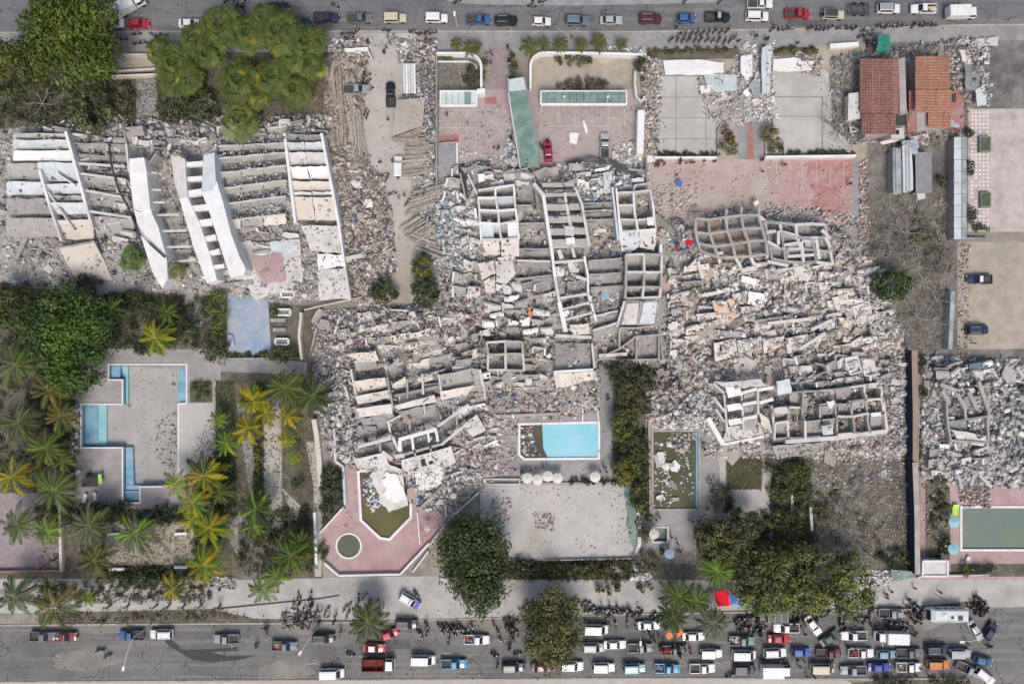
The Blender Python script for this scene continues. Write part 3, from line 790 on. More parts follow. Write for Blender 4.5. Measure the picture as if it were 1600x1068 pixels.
hr = Ruin('fallen_roof', 'large tan flat roof slab lying tilted near palms', 'roof slab', 130, 408)
hr.slab([(90,388),(147,377),(160,402),(176,437),(116,438)], [2.6,2.4,1.4,.8,1.2], 'cream', .5, 'roof_slab', jag=.08)
hr.wall((89,388),(147,377), 2.8, .3, 'earth_wall', 1.2, 'parapet'); hr.wall((89,388),(116,438), 2.75, .3, 'earth_wall', .8, 'parapet', zq=1.4)
hr2 = Ruin('fallen_roof', 'cracked grey concrete yard slab under the palms', 'roof slab', 200, 430)
hr2.slab([(160,395),(205,385),(232,420),(236,455),(150,462),(150,440),(178,437)], [1.0,1.1,.7,.4,.4,.5,.9], 'concrete', .3, 'roof_slab', jag=.3)
kr = Ruin('broken_room', 'crushed room with a beige roof above the two white towers', 'ruin', 205, 212)
kr.slab([(192,199),(222,196),(226,211),(198,214)], 3.0, 'concrete', .3, 'roof_slab', jag=.1)
kr.wall((192,199),(197,226), 2.9, .3, 'concrete'); kr.slab([(199,214),(214,213),(214,230),(202,233)], [2.4,2.4,1.2,1.2], 'cream', .25)

pole = MB()
pp = [W(170,222,2.4), W(174,258,3.0), W(185,296,3.2), W(201,325,3.6), W(216,362,5.4), W(236,382,5.3), W(258,402,5.2)]
pole.tube(pp, .2, 8)
o = pole.build('fallen_pole', M['dark_metal'], org=pp[0]); tag(o, 'long bent black pole lying over the ruined hotel', 'pole')

# ---- central ruin: three room columns and the ladder block
B1 = Ruin('collapsed_building', 'ruined column of rooms behind the fallen green canopy, peach topped', 'ruin', 780, 345, up=0.3)
B1.grid([[(747,297),(774,293),(803,289)],[(747,309),(774,309),(804,308)],[(749,328),(778,329),(806,327)],[(750,348),(780,350),(808,345)],[(752,374),(783,374),(811,372)]], 3.3, .4, ['white','concrete_pale','bluewhite'], .05, .8, ('concrete','concrete_grey','bluewhite'))
B1.slab([(752,347),(771,347),(772,374),(753,374)], [2.9,2.9,2.5,2.5], 'bluewhite', .25); B1.slab([(793,347),(808,346),(811,373),(794,374)], [2.9,2.9,2.5,2.5], 'white', .25)
B1.wall((719,270),(728,312), 3.0, .35, 'concrete_grey'); B1.wall((731,272),(745,302), 3.4, .3, 'bluewhite'); B1.wall((742,325),(744,340), 3.2, .5, 'white')
B1.slab([(755,376),(780,374),(782,397),(756,400)], [2.4,2.4,1.6,1.6], 'peach', .3, jag=.2); B1.slab([(783,371),(811,371),(811,400),(783,400)], [2.9,2.9,2.3,2.3], 'peach', .3, jag=.1)
B1.slab([(719,262),(758,255),(764,270),(735,280)], [1.6,1.5,1.0,1.0], 'concrete_grey', .3, jag=.3)
B1.slab([(746,273),(757,272),(757,282),(748,285)], [2.8,2.8,2.3,2.3], 'white', .25)
pk = Ruin('fallen_wall', 'large cracked peach wall panels lying flat below the peach topped rooms', 'wall panel', 776, 428, up=0.2)
pk.slab([(746,411),(772,407),(774,427),(753,437)], [1.9,2.2,2.3,1.7], 'peach', .35, 'wall_panel', jag=.12)
pk.slab([(774,408),(801,406),(806,427),(790,444),(776,440)], [2.3,2.2,2.0,1.9,2.1], 'concrete_pale', .35, 'wall_panel', jag=.12)
pk.slab([(756,440),(773,430),(773,457),(759,457)], [1.7,1.9,1.5,1.5], 'peach', .35, 'wall_panel', jag=.12)
pk.slab([(775,443),(788,446),(780,453),(775,454)], [1.7,1.7,1.4,1.4], 'peach', .35, 'wall_panel', jag=.12)
pk.slab([(778,402),(804,399),(803,406),(779,407)], [2.4,2.4,2.3,2.3], 'peach', .3, 'wall_panel', jag=.12)

B2 = Ruin('collapsed_building', 'grey ladder shaped block of narrow rooms in the middle of the rubble', 'ruin', 880, 345, up=0.4)
B2.wall((834,286),(849,305), 4.6, .7, 'concrete_pale'); B2.wall((836,290),(840,318), 4.2, .5, 'concrete_grey'); B2.wall((849,305),(863,397), 4.4, .6, 'white')
B2.wall((899,293),(909,318), 4.2, .45, 'concrete_pale'); B2.wall((909,318),(921,384), 4.2, .5, 'concrete_pale'); B2.wall((882,301),(897,384), 4.25, .5, 'concrete_pale')
def on(line, y): return lerp_line(line, y)
l_, m_, r_ = ((846,286),(863,397)), ((880,286),(898,384)), ((898,293),(921,384))
for (ya, yb) in ((286,292),(302,307),(319,329),(338,348),(357,367),(374,385)):
    B2.slab([(on(l_,ya),ya),(on(m_,ya)-1,ya),(on(m_,yb)-1,yb),(on(l_,yb),yb)], [4.2,4.2,3.9,3.9], 'concrete', .4, jag=.05)
    B2.slab([(on(m_,ya)+1,ya-1),(on(r_,ya),ya-1),(on(r_,yb),yb-1),(on(m_,yb)+1,yb-1)], [4.2,4.2,3.9,3.9], 'concrete', .4, jag=.05)
for y in (297,311,333,352,371):
    B2.slab([(on(m_,y)-13,y-1),(on(m_,y)-3,y-1),(on(m_,y)-3,y+7),(on(m_,y)-13,y+7)], [3.7,3.7,3.5,3.5], 'concrete_grey', .3, 'landing', jag=.03)
for y in (296,312,332,351,370,388):
    B2.slab([(on(l_,y),y),(on(r_,y),y-1),(on(r_,y+8),y+7),(on(l_,y+8),y+8)], [.7,.7,.4,.4], 'concrete_grey', .2, jag=.05)
B2.slab([(882,353),(896,353),(897,368),(883,368)], 4.5, 'concrete_pale', .3, 'roof_slab', jag=.05)
B2.slab([(883,373),(896,370),(899,379),(887,382)], [4.6,4.6,4.3,4.3], 'white', .3, 'roof_slab', jag=.2)
B2.wall((863,397),(867,432), 3.6, .5, 'white'); B2.wall((867,432),(874,472), 3.3, .55, 'concrete_pale'); B2.wall((874,472),(884,518), 3.1, .8, 'white')
B2.wall((913,400),(919,432), 3.4, .4, 'white'); B2.wall((919,432),(919,458), 3.2, .4, 'white'); B2.wall((919,458),(932,502), 3.0, .45, 'white')
for (p, q, w) in (((864,385),(918,383),.6),((866,410),(916,406),.5),((873,466),(919,459),.45),((876,484),(924,472),.4),((880,500),(928,488),.4),((893,384),(898,402),.5),((873,390),(878,404),.8),((900,432),(917,437),.6)):
    B2.beam(p, q, 3.0, w, .7, 'concrete_pale')
B2.slab([(866,417),(882,417),(882,430),(866,432)], 2.9, 'white', .3); B2.slab([(888,410),(902,409),(904,425),(890,425)], [2.4,2.4,2,2], 'bluewhite', .3)
B2.slab([(880,487),(893,483),(896,494),(882,497)], [2.8,2.8,2.5,2.5], 'white', .3); B2.slab([(868,432),(878,432),(884,470),(876,472)], [2.6,2.6,2,2], 'concrete_grey', .3)
B2.slab([(886,440),(917,436),(918,460),(888,462)], [1.5,1.5,.9,.9], 'concrete_grey', .3)
for (p, q, k, z) in (((808,321),(832,321),'concrete',2.6),((811,350),(851,348),'concrete',2.4),((812,389),(860,389),'concrete_grey',2.8),((808,407),(860,408),'peach',2.4),((806,436),(861,430),'concrete',2.0)):
    B2.wall(p, q, z, .35, k, rag=.3)
    B2.slab([(p[0],p[1]+2),(q[0],q[1]+2),(q[0],q[1]+12),(p[0],p[1]+12)], [z-.5,z-.5,.5,.5], 'concrete_grey', .25, jag=.2)
B2.slab([(804,268),(830,267),(834,290),(830,318),(810,318)], [1.5,1.5,1.2,.8,.8], 'concrete_grey', .3, jag=.3)
B2.slab([(830,268),(872,258),(872,282),(850,284),(840,280)], [1.7,1.6,1.6,1.6,1.6], 'earth_wall', .3, jag=.3)

B3 = Ruin('collapsed_building', 'ruined double row of rooms with a big pale slab facing the tan plaza', 'ruin', 994, 345, up=0.3)
B3.wall((957,292),(966,375), 3.4, .4, 'bluewhite'); B3.wall((963,294),(970,378), 3.6, .35, 'white')
B3.grid([[(965,301),(990,300),(1016,297)],[(966,320),(991,320),(1020,317)],[(968,343),(994,343),(1023,341)],[(972,361),(997,360),(1025,358)]], 3.4, .35, ['white','concrete_pale'], .06, .5, ('concrete_grey','concrete'))
B3.slab([(968,361),(997,360),(999,384),(985,396),(971,392)], [3.2,3.2,2.4,2.0,2.0], 'bluewhite', .3, jag=.06)
B3.slab([(998,360),(1025,358),(1026,372),(1022,392),(1000,386)], [3.2,3.2,2.7,2.0,2.2], 'concrete_pale', .3, jag=.1)
B3.wall((1033,382),(1032,400), 3.0, .5, 'white')
B3.slab([(1011,340),(1021,339),(1022,352),(1012,352)], 3.6, 'white', .3, 'roof_slab', jag=.05)
B3.slab([(943,270),(956,272),(955,300),(945,304)], [2.0,2.0,1.6,1.6], 'bluewhite', .25, jag=.2)
B3.slab([(986,279),(1006,277),(1006,283),(988,284)], [2,2,1.6,1.6], 'bluewhite', .25, jag=.1)
for (x, y, w, k, z) in ((910,318,48,'concrete_grey',1.9),(913,330,42,'concrete_grey',1.9),(915,344,44,'concrete_grey',1.9)):
    B3.wall((x, y), (x+w, y-2), z+.3, .3, 'concrete', rag=.3)
    B3.slab([(x,y+2),(x+w,y),(x+w,y+10),(x,y+12)], [z,z,.6,.6], k, .25, jag=.2)
B4 = Ruin('collapsed_building', 'six open topped square rooms above a twin panel roof', 'ruin', 1005, 430, up=0.4)
B4.grid([[(978,398),(1006,397),(1034,398)],[(979,425),(1007,425),(1034,425)],[(978,449),(1006,448),(1033,449)],[(977,466),(1004,465),(1031,464)]], 3.6, .45, ['concrete_pale','concrete'], 0, 1.0, ('concrete','concrete_grey'), rag=.05)
B4.slab([(976,470),(1038,467),(1034,507),(964,508)], [2.9,2.9,2.3,2.3], 'concrete_grey', .4, 'roof_slab', jag=.06)
B4.slab([(980,474),(999,473),(995,506),(971,507)], [3.05,3.05,2.45,2.45], 'concrete_pale', .12, 'roof_panel', jag=.04)
B4.slab([(1006,472),(1027,471),(1022,505),(999,506)], [3.05,3.05,2.45,2.45], 'bluewhite', .12, 'roof_panel', jag=.04)
B4.beam((1002,471),(997,508), 3.3, .35, .5, 'concrete', 2.7); B4.beam((976,470),(964,510), 3.2, .4, .6, 'concrete_pale', 2.6)
for (p, q, k, z) in (((919,408),(972,404),'concrete',2.5),((921,429),(971,427),'concrete',2.3),((923,450),(973,446),'concrete_grey',2.0),((922,495),(966,486),'concrete_pale',2.0),((926,516),(968,503),'peach',2.4)):
    B4.wall(p, q, z, .4, k, rag=.25)
    B4.slab([(p[0],p[1]+2),(q[0],q[1]+2),(q[0],q[1]+17),(p[0],p[1]+17)], [z-.4,z-.4,.5,.5], 'concrete_grey', .25, jag=.15)
B4.grid([[(968,512),(994,512),(1030,508)],[(968,545),(995,525),(1030,523)],[(936,560),(994,562),(1030,561)]], 2.2, .35, 'concrete', .1)
B4.slab([(997,526),(1028,525),(1028,558),(997,559)], .9, 'deck_grey', .2, jag=.1)
B4.wall((1031,510),(1036,562), 2.4, .4, 'concrete_grey'); B4.wall((936,556),(980,553), 2.2, .7, 'peach')

# ---- coffered grid
Cg = Ruin('collapsed_building', 'collapsed roof grid of square grey coffers below the red plaza', 'ruin', 1150, 370, up=0.7)
def cz(x, y): return (1060 + x / 6.1, 300 + y / 6.1)
nodes = [[cz(165,250),cz(285,265),cz(450,240),cz(600,222),cz(765,220)],[cz(165,385),cz(300,400),cz(470,372),cz(620,352),cz(800,342)],
         [cz(190,490),cz(345,520),cz(515,500),cz(670,472),cz(835,460)],[cz(215,562),cz(385,625),cz(545,622),cz(690,612),cz(850,592)]]
Cg.grid(nodes, 3.0, .5, ['concrete','concrete_grey','earth_wall'], .03, 0, dep=.75)
for r in range(3):
    for c in range(4):
        q = [nodes[r][c], nodes[r][c+1], nodes[r+1][c+1], nodes[r+1][c]]
        Cg.slab(q, [.9,.9,.5,.5], random.choice(['slate_grey','brown_wall','concrete_grey']), .2, 'coffer_panel', jag=.02, seg=2)
for a, b in (((450,240),(465,165)),((600,222),(605,140)),((765,220),(775,135)),((165,250),(160,235)),((850,592),(845,640)),((690,612),(720,690)),((545,622),(600,720)),((385,625),(400,680))):
    Cg.beam(cz(*a), cz(*b), 2.9, .5, .6, 'concrete_pale', 1.8)
for a, b in (((835,385),(930,370)),((955,370),(955,500)),((965,370),(1170,430)),((980,385),(1160,455)),((1010,505),(1150,482)),((1175,470),(1195,665)),((1180,465),(1310,470)),((1315,445),(1345,640)),((1040,612),(1335,595)),((1040,540),(1045,620)),((1340,440),(1400,425)),((1400,425),(1450,530)),((850,470),(960,530)),((1370,360),(1450,440)),((850,660),(1050,700)),((765,225),(850,290))):
    Cg.beam(cz(*a), cz(*b), 2.6, .55, .7, random.choice(['concrete_pale','concrete','concrete_pale']), 2.3)
Cg.slab([cz(1050,515),cz(1180,490),cz(1195,590),cz(1050,610)], [2.3,2.3,1.2,1.2], 'concrete_grey', .2); Cg.slab([cz(1205,480),cz(1310,480),cz(1330,590),cz(1205,595)], [2.3,2.3,1.2,1.2], 'concrete', .2)

Cg.grid(quad_nodes((1196,346),(1290,352),(1302,412),(1206,406),4,3,2.2), 2.4, .5, ['concrete','concrete_grey','concrete_pale'], .16, .45, ('concrete_grey','slate_grey'), dep=.75, fz=(.2,.6))
# ---- balcony block
D = Ruin('collapsed_building', 'leaning balcony block with three white balcony floors and a white base', 'ruin', 1150, 640, up=0.6)
def dz_(x, y): return (1090 + x / 5.16, 550 + y / 5.16)
for q, z in ((((225,285),(330,270),(368,342),(250,368)),3.6),(((235,425),(340,412),(368,456),(250,478)),3.0),(((245,545),(345,532),(368,572),(258,592)),2.4)):
    D.slab([dz_(*p) for p in q], [z,z,z-.3,z-.3], 'white', .35, 'balcony_floor', jag=.04)
D.slab([dz_(*p) for p in ((130,235),(205,245),(515,215),(545,272),(330,292),(225,282))], 3.9, 'concrete_pale', .3, 'roof_slab', jag=.1)
D.slab([dz_(*p) for p in ((250,600),(500,560),(535,680),(215,740),(205,700))], [.9,.9,.7,.7,.7], 'concrete_pale', .4, 'base_slab', jag=.04)
D.wall(dz_(85,530), dz_(208,745), 1.2, .9, 'white', name='base_wall'); D.wall(dz_(208,745), dz_(535,678), 1.0, .5, 'white', name='base_wall')
for x0, y0, x1, y1, z in ((365,328,480,296,3.6),(362,425,480,402,3.1),(362,540,480,515,2.6),(490,305,612,285,3.5),(500,408,612,378,3.0)):
    D.beam(dz_(x0, y0), dz_(x1, y1), z, .6, .6, 'white')
for x0, y0, x1, y1, z in ((355,330,372,620,2.2),(487,300,490,500,3.4),(215,340,240,640,2.0),(600,430,620,640,2.4),(490,480,600,650,2.2),(130,250,215,330,3.2),(130,360,220,480,2.8),(150,460,215,560,2.2)):
    D.wall(dz_(x0, y0), dz_(x1, y1), z, .4, 'concrete_pale')
for q, z in ((((375,345),(480,315),(480,395),(370,415)),2.4),(((375,440),(480,420),(480,505),(370,525)),2.0),(((375,550),(480,530),(520,660),(380,680)),1.4)):
    D.slab([dz_(*p) for p in q], [z,z,z-.9,z-.9], 'concrete', .25, jag=.08)
D.slab([dz_(*p) for p in ((500,490),(560,520),(610,640),(520,600))], [2.6,2.5,1.6,1.8], 'cream', .3, jag=.12)
D.slab([dz_(*p) for p in ((635,235),(740,215),(762,325),(650,348))], [3.6,3.6,2.6,2.6], 'bluewhite', .3, 'roof_slab', jag=.08)
D2 = Ruin('collapsed_building', 'ruined grid of small rooms with a long pale parapet joining the balcony block', 'ruin', 1300, 640, up=0.8)
tl, tr, br, bl = dz_(610,345), dz_(1490,255), dz_(1530,635), dz_(625,705)
D2.grid(quad_nodes(tl, tr, br, bl, 0, 0, 2.2, us=[0,.13,.28,.43,.57,.71,.85,1], vs=[0,.33,.62,1]), 2.7, .4, ['concrete','concrete_pale','cream','concrete_grey'], .26, .4, ('concrete_grey','concrete','deck_grey'), dz=.15, rag=.9)
D2.wall(dz_(710,722), dz_(1130,690), 1.9, .8, 'concrete_pale', name='parapet'); D2.wall(dz_(1130,690), dz_(1530,636), 1.9, .8, 'concrete_pale', name='parapet'); D2.wall(dz_(1500,400), dz_(1530,636), 2.0, .5, 'concrete_pale')
D2.slab([dz_(*p) for p in ((600,755),(900,735),(1020,722),(1005,800),(640,865))], [1.6,1.6,1.6,1.0,1.0], 'concrete', .3, jag=.15)
for q in (((610,450),(720,440),(735,490),(620,500)),((1000,590),(1090,590),(1095,660),(1010,665)),((1370,255),(1465,245),(1475,285),(1380,290)),((1395,490),(1480,480),(1480,515),(1400,520)),((1040,395),(1110,390),(1080,450),(1060,440))):
    D2.slab([dz_(*p) for p in q], 2.7, random.choice(['white','concrete_pale','bluewhite']), .3, 'roof_slab', jag=.12)
for i, q in enumerate((((1190,50),(1290,32),(1326,155),(1235,182)), ((1328,70),(1408,50),(1452,182),(1352,190)))):
    bx = Ruin('bathroom_pod', ('cream square bathroom tray lying face up beside a matching one, nearer the rubble middle', 'cream square bathroom tray lying face up beside a dark hole')[i], 'bathroom tray', *dz_(*q[0]))
    pts = [dz_(*p) for p in q]
    bx.slab(pts, [2.5,2.5,2.3,2.3], 'concrete_pale', .25, 'tray_floor', 1, 0)
    for a, b in zip(pts, pts[1:] + pts[:1]): bx.wall(a, b, 2.75, .22, 'white', 1.6, 'tray_rim')
    cx = sum(p[0] for p in pts)/4; cy = sum(p[1] for p in pts)/4; c_ = W(cx, cy, 2.45)
    MB().tube([c_, c_ + Vector((0,0,.04))], .22, 10).build('drain', M['concrete_grey'], bx.t, org=bx.c)

# ---- row of leaning floors above the pink pool
E = Ruin('collapsed_building', 'long ruined block of tilted parallel floors above the pink deck', 'ruin', 650, 620, up=0.8)
def ez(x, y): return (490 + x / 5.21, 540 + y / 5.21)
for q, k, zz in ((((260,72),(505,45),(532,118),(395,135)),'cream',(2.4,1.6)),(((330,290),(580,256),(600,340),(345,395)),'peach',(2.8,1.4)),
    (((335,412),(605,360),(620,425),(360,480)),'concrete_pale',(2.8,1.7)),(((345,512),(630,470),(642,552),(372,582)),'peach',(2.8,1.9)),(((380,592),(650,553),(662,622),(402,672)),'concrete_grey',(1.9,.6)),
    (((650,400),(1010,322),(1015,372),(660,440)),'concrete_grey',(1.8,.8)),(((655,490),(980,398),(997,460),(670,522)),'concrete_pale',(2.9,2.2)),(((680,535),(990,472),(1000,560),(740,600)),'concrete_grey',(2.0,.7)),
    (((1012,242),(1280,186),(1300,312),(1022,370)),'concrete',(2.6,1.3)),(((1030,372),(1312,318),(1250,402),(1042,442)),'peach',(2.8,2.0)),(((1045,445),(1245,402),(1245,475),(1100,522)),'concrete_grey',(2.0,.8)),
    (((1200,640),(1330,560),(1400,690),(1290,742)),'concrete_pale',(2.6,2.0)),(((1280,180),(1350,195),(1385,330),(1310,320)),'concrete',(2.0,1.4)),(((320,922),(570,870),(612,960),(490,1002),(360,982)),'concrete_pale',(2.2,1.3)),
    (((600,180),(690,95),(700,130),(620,215)),'concrete',(2.4,1.8)),(((640,320),(745,245),(752,300),(650,345)),'cream',(2.4,1.8)),(((1160,115),(1290,100),(1270,175),(1150,165)),'concrete_grey',(2.2,1.6))):
    n = len(q)
    E.slab([ez(*p) for p in q], [zz[0], zz[0]] + [zz[1]] * (n - 2), k, .28, jag=.1)
for a, b, z, w, k in (((300,190),(340,395),2.8,.35,'peach'),((250,330),(285,440),2.4,.4,'peach'),((595,255),(650,520),2.9,.35,'concrete'),((885,230),(890,395),2.6,.4,'concrete_pale'),((1015,230),(1040,370),2.7,.3,'concrete_pale'),
    ((760,270),(765,430),2.2,.4,'concrete'),((1350,195),(1385,330),2.8,.5,'peach'),((1385,330),(1395,430),2.6,.4,'concrete_pale'),((895,470),(905,560),2.3,.3,'concrete_pale'),((1030,560),(1045,640),2.2,.35,'concrete'),
    ((345,520),(350,580),2.6,.5,'concrete_grey'),((780,590),(785,700),2.0,.4,'concrete'),((645,740),(690,860),2.5,.5,'concrete_pale'),((540,800),(545,860),2.3,.4,'concrete'),((1160,560),(1170,650),2.0,.35,'concrete')):
    E.wall(ez(*a), ez(*b), z, w, k, rag=.15)
for a, b, z, w, k in (((360,822),(630,752),2.9,.65,'concrete_pale'),((692,765),(1002,678),3.2,.7,'white'),((700,770),(705,860),3.0,.7,'white'),((800,745),(812,845),3.0,.45,'white'),((930,705),(940,785),3.0,.4,'white'),((995,685),(1012,780),3.0,.5,'white'),
    ((735,885),(1040,800),2.6,.5,'concrete'),((1010,655),(1262,478),3.0,.55,'concrete_pale'),((1040,805),(1262,622),3.0,.5,'concrete_pale'),((820,850),(830,910),2.6,.35,'concrete'),((950,815),(955,860),2.6,.35,'concrete'),((660,905),(740,890),2.4,.8,'concrete_pale'),((555,865),(640,925),2.4,.8,'cream'),((380,650),(390,690),2.0,.5,'concrete')):
    E.beam(ez(*a), ez(*b), z, w, .8, k)
for q in (((420,830),(530,805),(535,860),(425,870)),((560,795),(640,775),(665,860),(560,865)),((715,780),(800,755),(805,840),(720,865)),((820,750),(920,725),(930,790),(825,830)),((1010,690),(1050,660),(1080,760),(1040,800)),((740,890),(815,870),(820,915),(745,930)),((835,865),(940,838),(945,860),(840,890))):
    E.slab([ez(*p) for p in q], .4, 'concrete_grey', .2, 'room_floor', jag=.05)
fa = [ez(*p) for p in ((712,930),(1108,822),(1150,952),(1052,1002),(735,1062))]
E.slab(fa, [2.6,2.6,1.6,1.4,1.2], 'concrete_pale', .35, 'facade_panel', jag=.06)
for q in (((868,912),(905,903),(914,975),(880,983)),((935,948),(968,940),(975,958),(945,968))):
    E.slab([ez(*p) for p in q], 2.32, 'glass', .3, 'shade_pane', 1, 0)  # dark pane standing in for the shade of an open window hole
E.beam(ez(1110,815), ez(1150,950), 2.7, .4, .6, 'peach', 1.8)
fs = Ruin('fallen_slab', 'big white broken slab sunk into the heart shaped pool', 'slab', 610, 765)
fs.slab([(578,740),(600,722),(628,734),(637,788),(608,800),(594,782)], [1.4,1.7,1.5,.25,-.15,.2], 'concrete_pale', .4, 'roof_slab', 5, .22)
fs.slab([(600,739),(622,742),(634,778),(612,788),(600,770)], [1.75,1.75,.9,.55,.9], 'white', .25, 'slab_fragment', 5, .5)
fs2 = Ruin('fallen_slab', 'white broken slab heap beside the dark edged pit on the pink deck', 'slab', 670, 745)
fs2.slab([(650,738),(690,726),(694,745),(676,762),(655,765)], [1.6,1.6,1.3,1.0,1.0], 'white', .3, 'slab_fragment', 5, .45)
fs2.beam((655,795),(690,760), 1.0, .45, .5, 'earth_wall')

F_ = Ruin('collapsed_building', 'tiny three bay room block with crowded rescuers beside it', 'ruin', 790, 556, up=0.5)
F_.grid([[(760,535),(790,533),(816,534)],[(763,554),(790,553),(817,553)],[(762,578),(790,578),(819,579)]], 2.6, .45, ['concrete_pale','concrete'], .05, .6, ('concrete_grey','concrete'), rag=.1)
G_ = Ruin('collapsed_building', 'low ruined room with a peach wall just above the blue pool', 'ruin', 898, 570, up=0.3)
G_.slab([(868,536),(921,536),(924,576),(868,577)], 1.2, 'deck_grey', .3, jag=.15)
G_.wall((866,581),(931,577), 2.6, .5, 'white'); G_.wall((925,536),(931,594), 2.6, .4, 'concrete_pale'); G_.wall((866,581),(871,606), 2.4, .4, 'peach')
G_.slab([(867,583),(930,580),(931,592),(873,606)], [2.3,2.3,1.2,1.0], 'peach', .3, jag=.1)
G_.beam((868,524),(924,527), 2.0, .6, .5, 'concrete_pale'); G_.slab([(890,508),(920,505),(922,520),(896,524)], [2.4,2.4,1.9,1.9], 'peach', .3, jag=.2)
H_ = Ruin('collapsed_building', 'line of peach and cream wall panels fallen across the eastern rubble', 'ruin', 1200, 545, up=0.4)
for q, k, z in ((((1116,536),(1150,530),(1152,553),(1118,565)),'peach',2.6),(((1152,531),(1190,526),(1190,545),(1155,552)),'concrete_pale',2.6),(((1192,530),(1226,524),(1222,542),(1194,552)),'cream',2.5),(((1228,528),(1262,522),(1262,545),(1230,552)),'concrete_pale',2.4),
    (((1112,470),(1146,465),(1154,492),(1142,502),(1120,500)),'orange_slab',2.5),(((1105,515),(1160,518),(1165,530),(1108,530)),'concrete',2.3),(((1170,455),(1200,460),(1195,480),(1168,475)),'white',2.2),(((1300,465),(1335,455),(1350,485),(1310,492)),'cream',2.0),
    (((1330,480),(1358,470),(1366,500),(1340,512)),'concrete_pale',1.9),(((1180,500),(1240,490),(1236,508),(1184,512)),'concrete_grey',2.2),(((1240,410),(1270,425),(1262,440),(1236,428)),'concrete_pale',2.0),(((1160,430),(1182,436),(1178,446),(1158,440)),'white',2.4)):
    H_.slab([q_ for q_ in q], [z, z] + [z - .6] * (len(q) - 2), k, .3, 'wall_panel', jag=.15)
for a, b in (((1075,420),(1090,405)),((1090,405),(1098,435)),((1100,400),(1130,395)),((1268,515),(1300,500)),((1200,505),(1266,498)),((1096,462),(1130,455)),((1250,545),(1290,520))):
    H_.beam(a, b, 2.6, .6, .6, random.choice(['concrete_pale','peach','concrete']))
K_ = Ruin('collapsed_building', 'grey ruin of broken beams beyond the navy wall', 'ruin', 1500, 640, up=0.6)
K_.grid([[(1480,628),(1508,622),(1545,618)],[(1482,660),(1510,655),(1545,650)],[(1486,688),(1516,690),(1545,692)]], 2.0, .4, ['concrete','concrete_grey'], .2, .4, ('concrete_grey','concrete'))
K_.slab([(1484,670),(1540,680),(1545,697),(1500,690)], [1.8,1.8,1.4,1.4], 'concrete_pale', .3, jag=.2)
for a, b in (((1470,600),(1500,612)),((1472,610),(1484,630)),((1495,612),(1510,640)),((1514,612),(1528,640)),((1530,596),(1545,640))):
    K_.beam(a, b, 2.2, .7, .6, 'concrete')

# ---- broken floors and party walls that fill the spaces between the recognisable blocks
def broken_rows(label, poly, ang, gap, seg, keys, z0=1.5, up=.3, wallp=.35, drop=.12):
    px = np.array(poly, float); cx, cy = px.mean(0)
    ru = Ruin('collapsed_building', label, 'ruin', cx, cy, up=up)
    ca, sa = math.cos(R(ang)), math.sin(R(ang))
    u = (px - [cx, cy]) @ np.array([[ca, -sa], [sa, ca]])
    lo, hi = u.min(0), u.max(0)
    v = lo[1]
    while v < hi[1]:
        h = gap * random.uniform(.7, 1.3); x = lo[0] + random.uniform(0, seg[0])
        while x < hi[0]:
            L = random.uniform(*seg)
            def P(a, b): return (cx + a*ca - b*sa, cy + a*sa + b*ca)
            mid_ = np.array([P(x + L/2, v + h/2)])
            if inside(mid_, poly)[0] and random.random() > drop:
                j = lambda s_: random.uniform(-s_, s_)
                da = j(4.5)
                q = [P(x + j(1.5), v + j(3.5)), P(x + L + j(1.5), v + da + j(3.5)), P(x + L + j(2), v + h*random.uniform(.55,.95) + da), P(x + j(2), v + h*random.uniform(.55,.95))]
                zn = z0 + random.uniform(-.1, 1.1); zs = zn - random.uniform(.3, 1.2)
                k = random.choice(keys)
                if random.random() < .78: ru.slab(q, [zn, zn + j(.3), zs + j(.2), zs], k, random.uniform(.18,.32), jag=.16)
                if random.random() < .55: ru.wall(q[0], q[1], zn + random.uniform(.1,.5), random.uniform(.25,.45), random.choice(['concrete','concrete_pale','concrete_grey']), rag=.35)
                if random.random() < wallp: ru.wall(q[0], q[3], zn + random.uniform(.2,.7), .35, random.choice(['concrete','concrete_pale','white']), rag=.3)
            x += L * random.uniform(.9, 1.25)
        v += h
    return ru
GK = ['concrete','concrete','concrete_grey','concrete_pale','concrete_pale','white']; WK = ['concrete','concrete_pale','cream','peach','white','concrete_pale']
broken_rows('broken floor strips between the lane end and the tilted floor ruin', [(560,492),(700,486),(752,500),(748,560),(690,585),(560,545),(520,530)], -7, 15, (12,34), WK, .9, .3)
broken_rows('broken floor strips below the peach wall panels', [(745,455),(862,440),(872,525),(760,530)], -3, 15, (12,30), GK, 1.0, .3)
broken_rows('broken walls beside the peach topped rooms', [(690,275),(718,262),(742,300),(748,400),(742,460),(700,470),(722,400)], 5, 17, (10,22), GK, .8, .2)
broken_rows('broken wall pieces at the foot of the fallen green canopy', [(730,258),(830,266),(832,288),(745,292)], -4, 11, (10,26), GK, 1.0, .3)
broken_rows('pale broken strips behind the big pale slab rooms', [(885,262),(1005,266),(1012,296),(955,300),(900,296)], 4, 12, (10,26), ['bluewhite','white','concrete_grey','concrete'], .9, .3)
broken_rows('crushed floors between the coffered grid and the fallen panels', [(1045,405),(1095,420),(1230,415),(1300,420),(1355,410),(1372,470),(1300,478),(1180,470),(1050,470)], -8, 16, (14,38), WK, 1.1, .4, .4)
broken_rows('crushed floors around the orange broken slab in the eastern rubble', [(1048,475),(1180,482),(1370,480),(1405,540),(1300,562),(1230,520),(1110,520),(1050,560)], -10, 15, (14,40), WK, 1.1, .4, .4)
broken_rows('crushed cells between the fallen panels and the long parapet block', [(1225,562),(1390,552),(1400,590),(1380,602),(1230,612)], -6, 13, (10,28), GK, 1.4, .5, .6)
broken_rows('broken floors by the tiny room block and the peach wall room', [(822,520),(872,525),(866,600),(820,618),(765,600),(765,585),(820,582)], -4, 13, (10,26), GK, .8, .3)
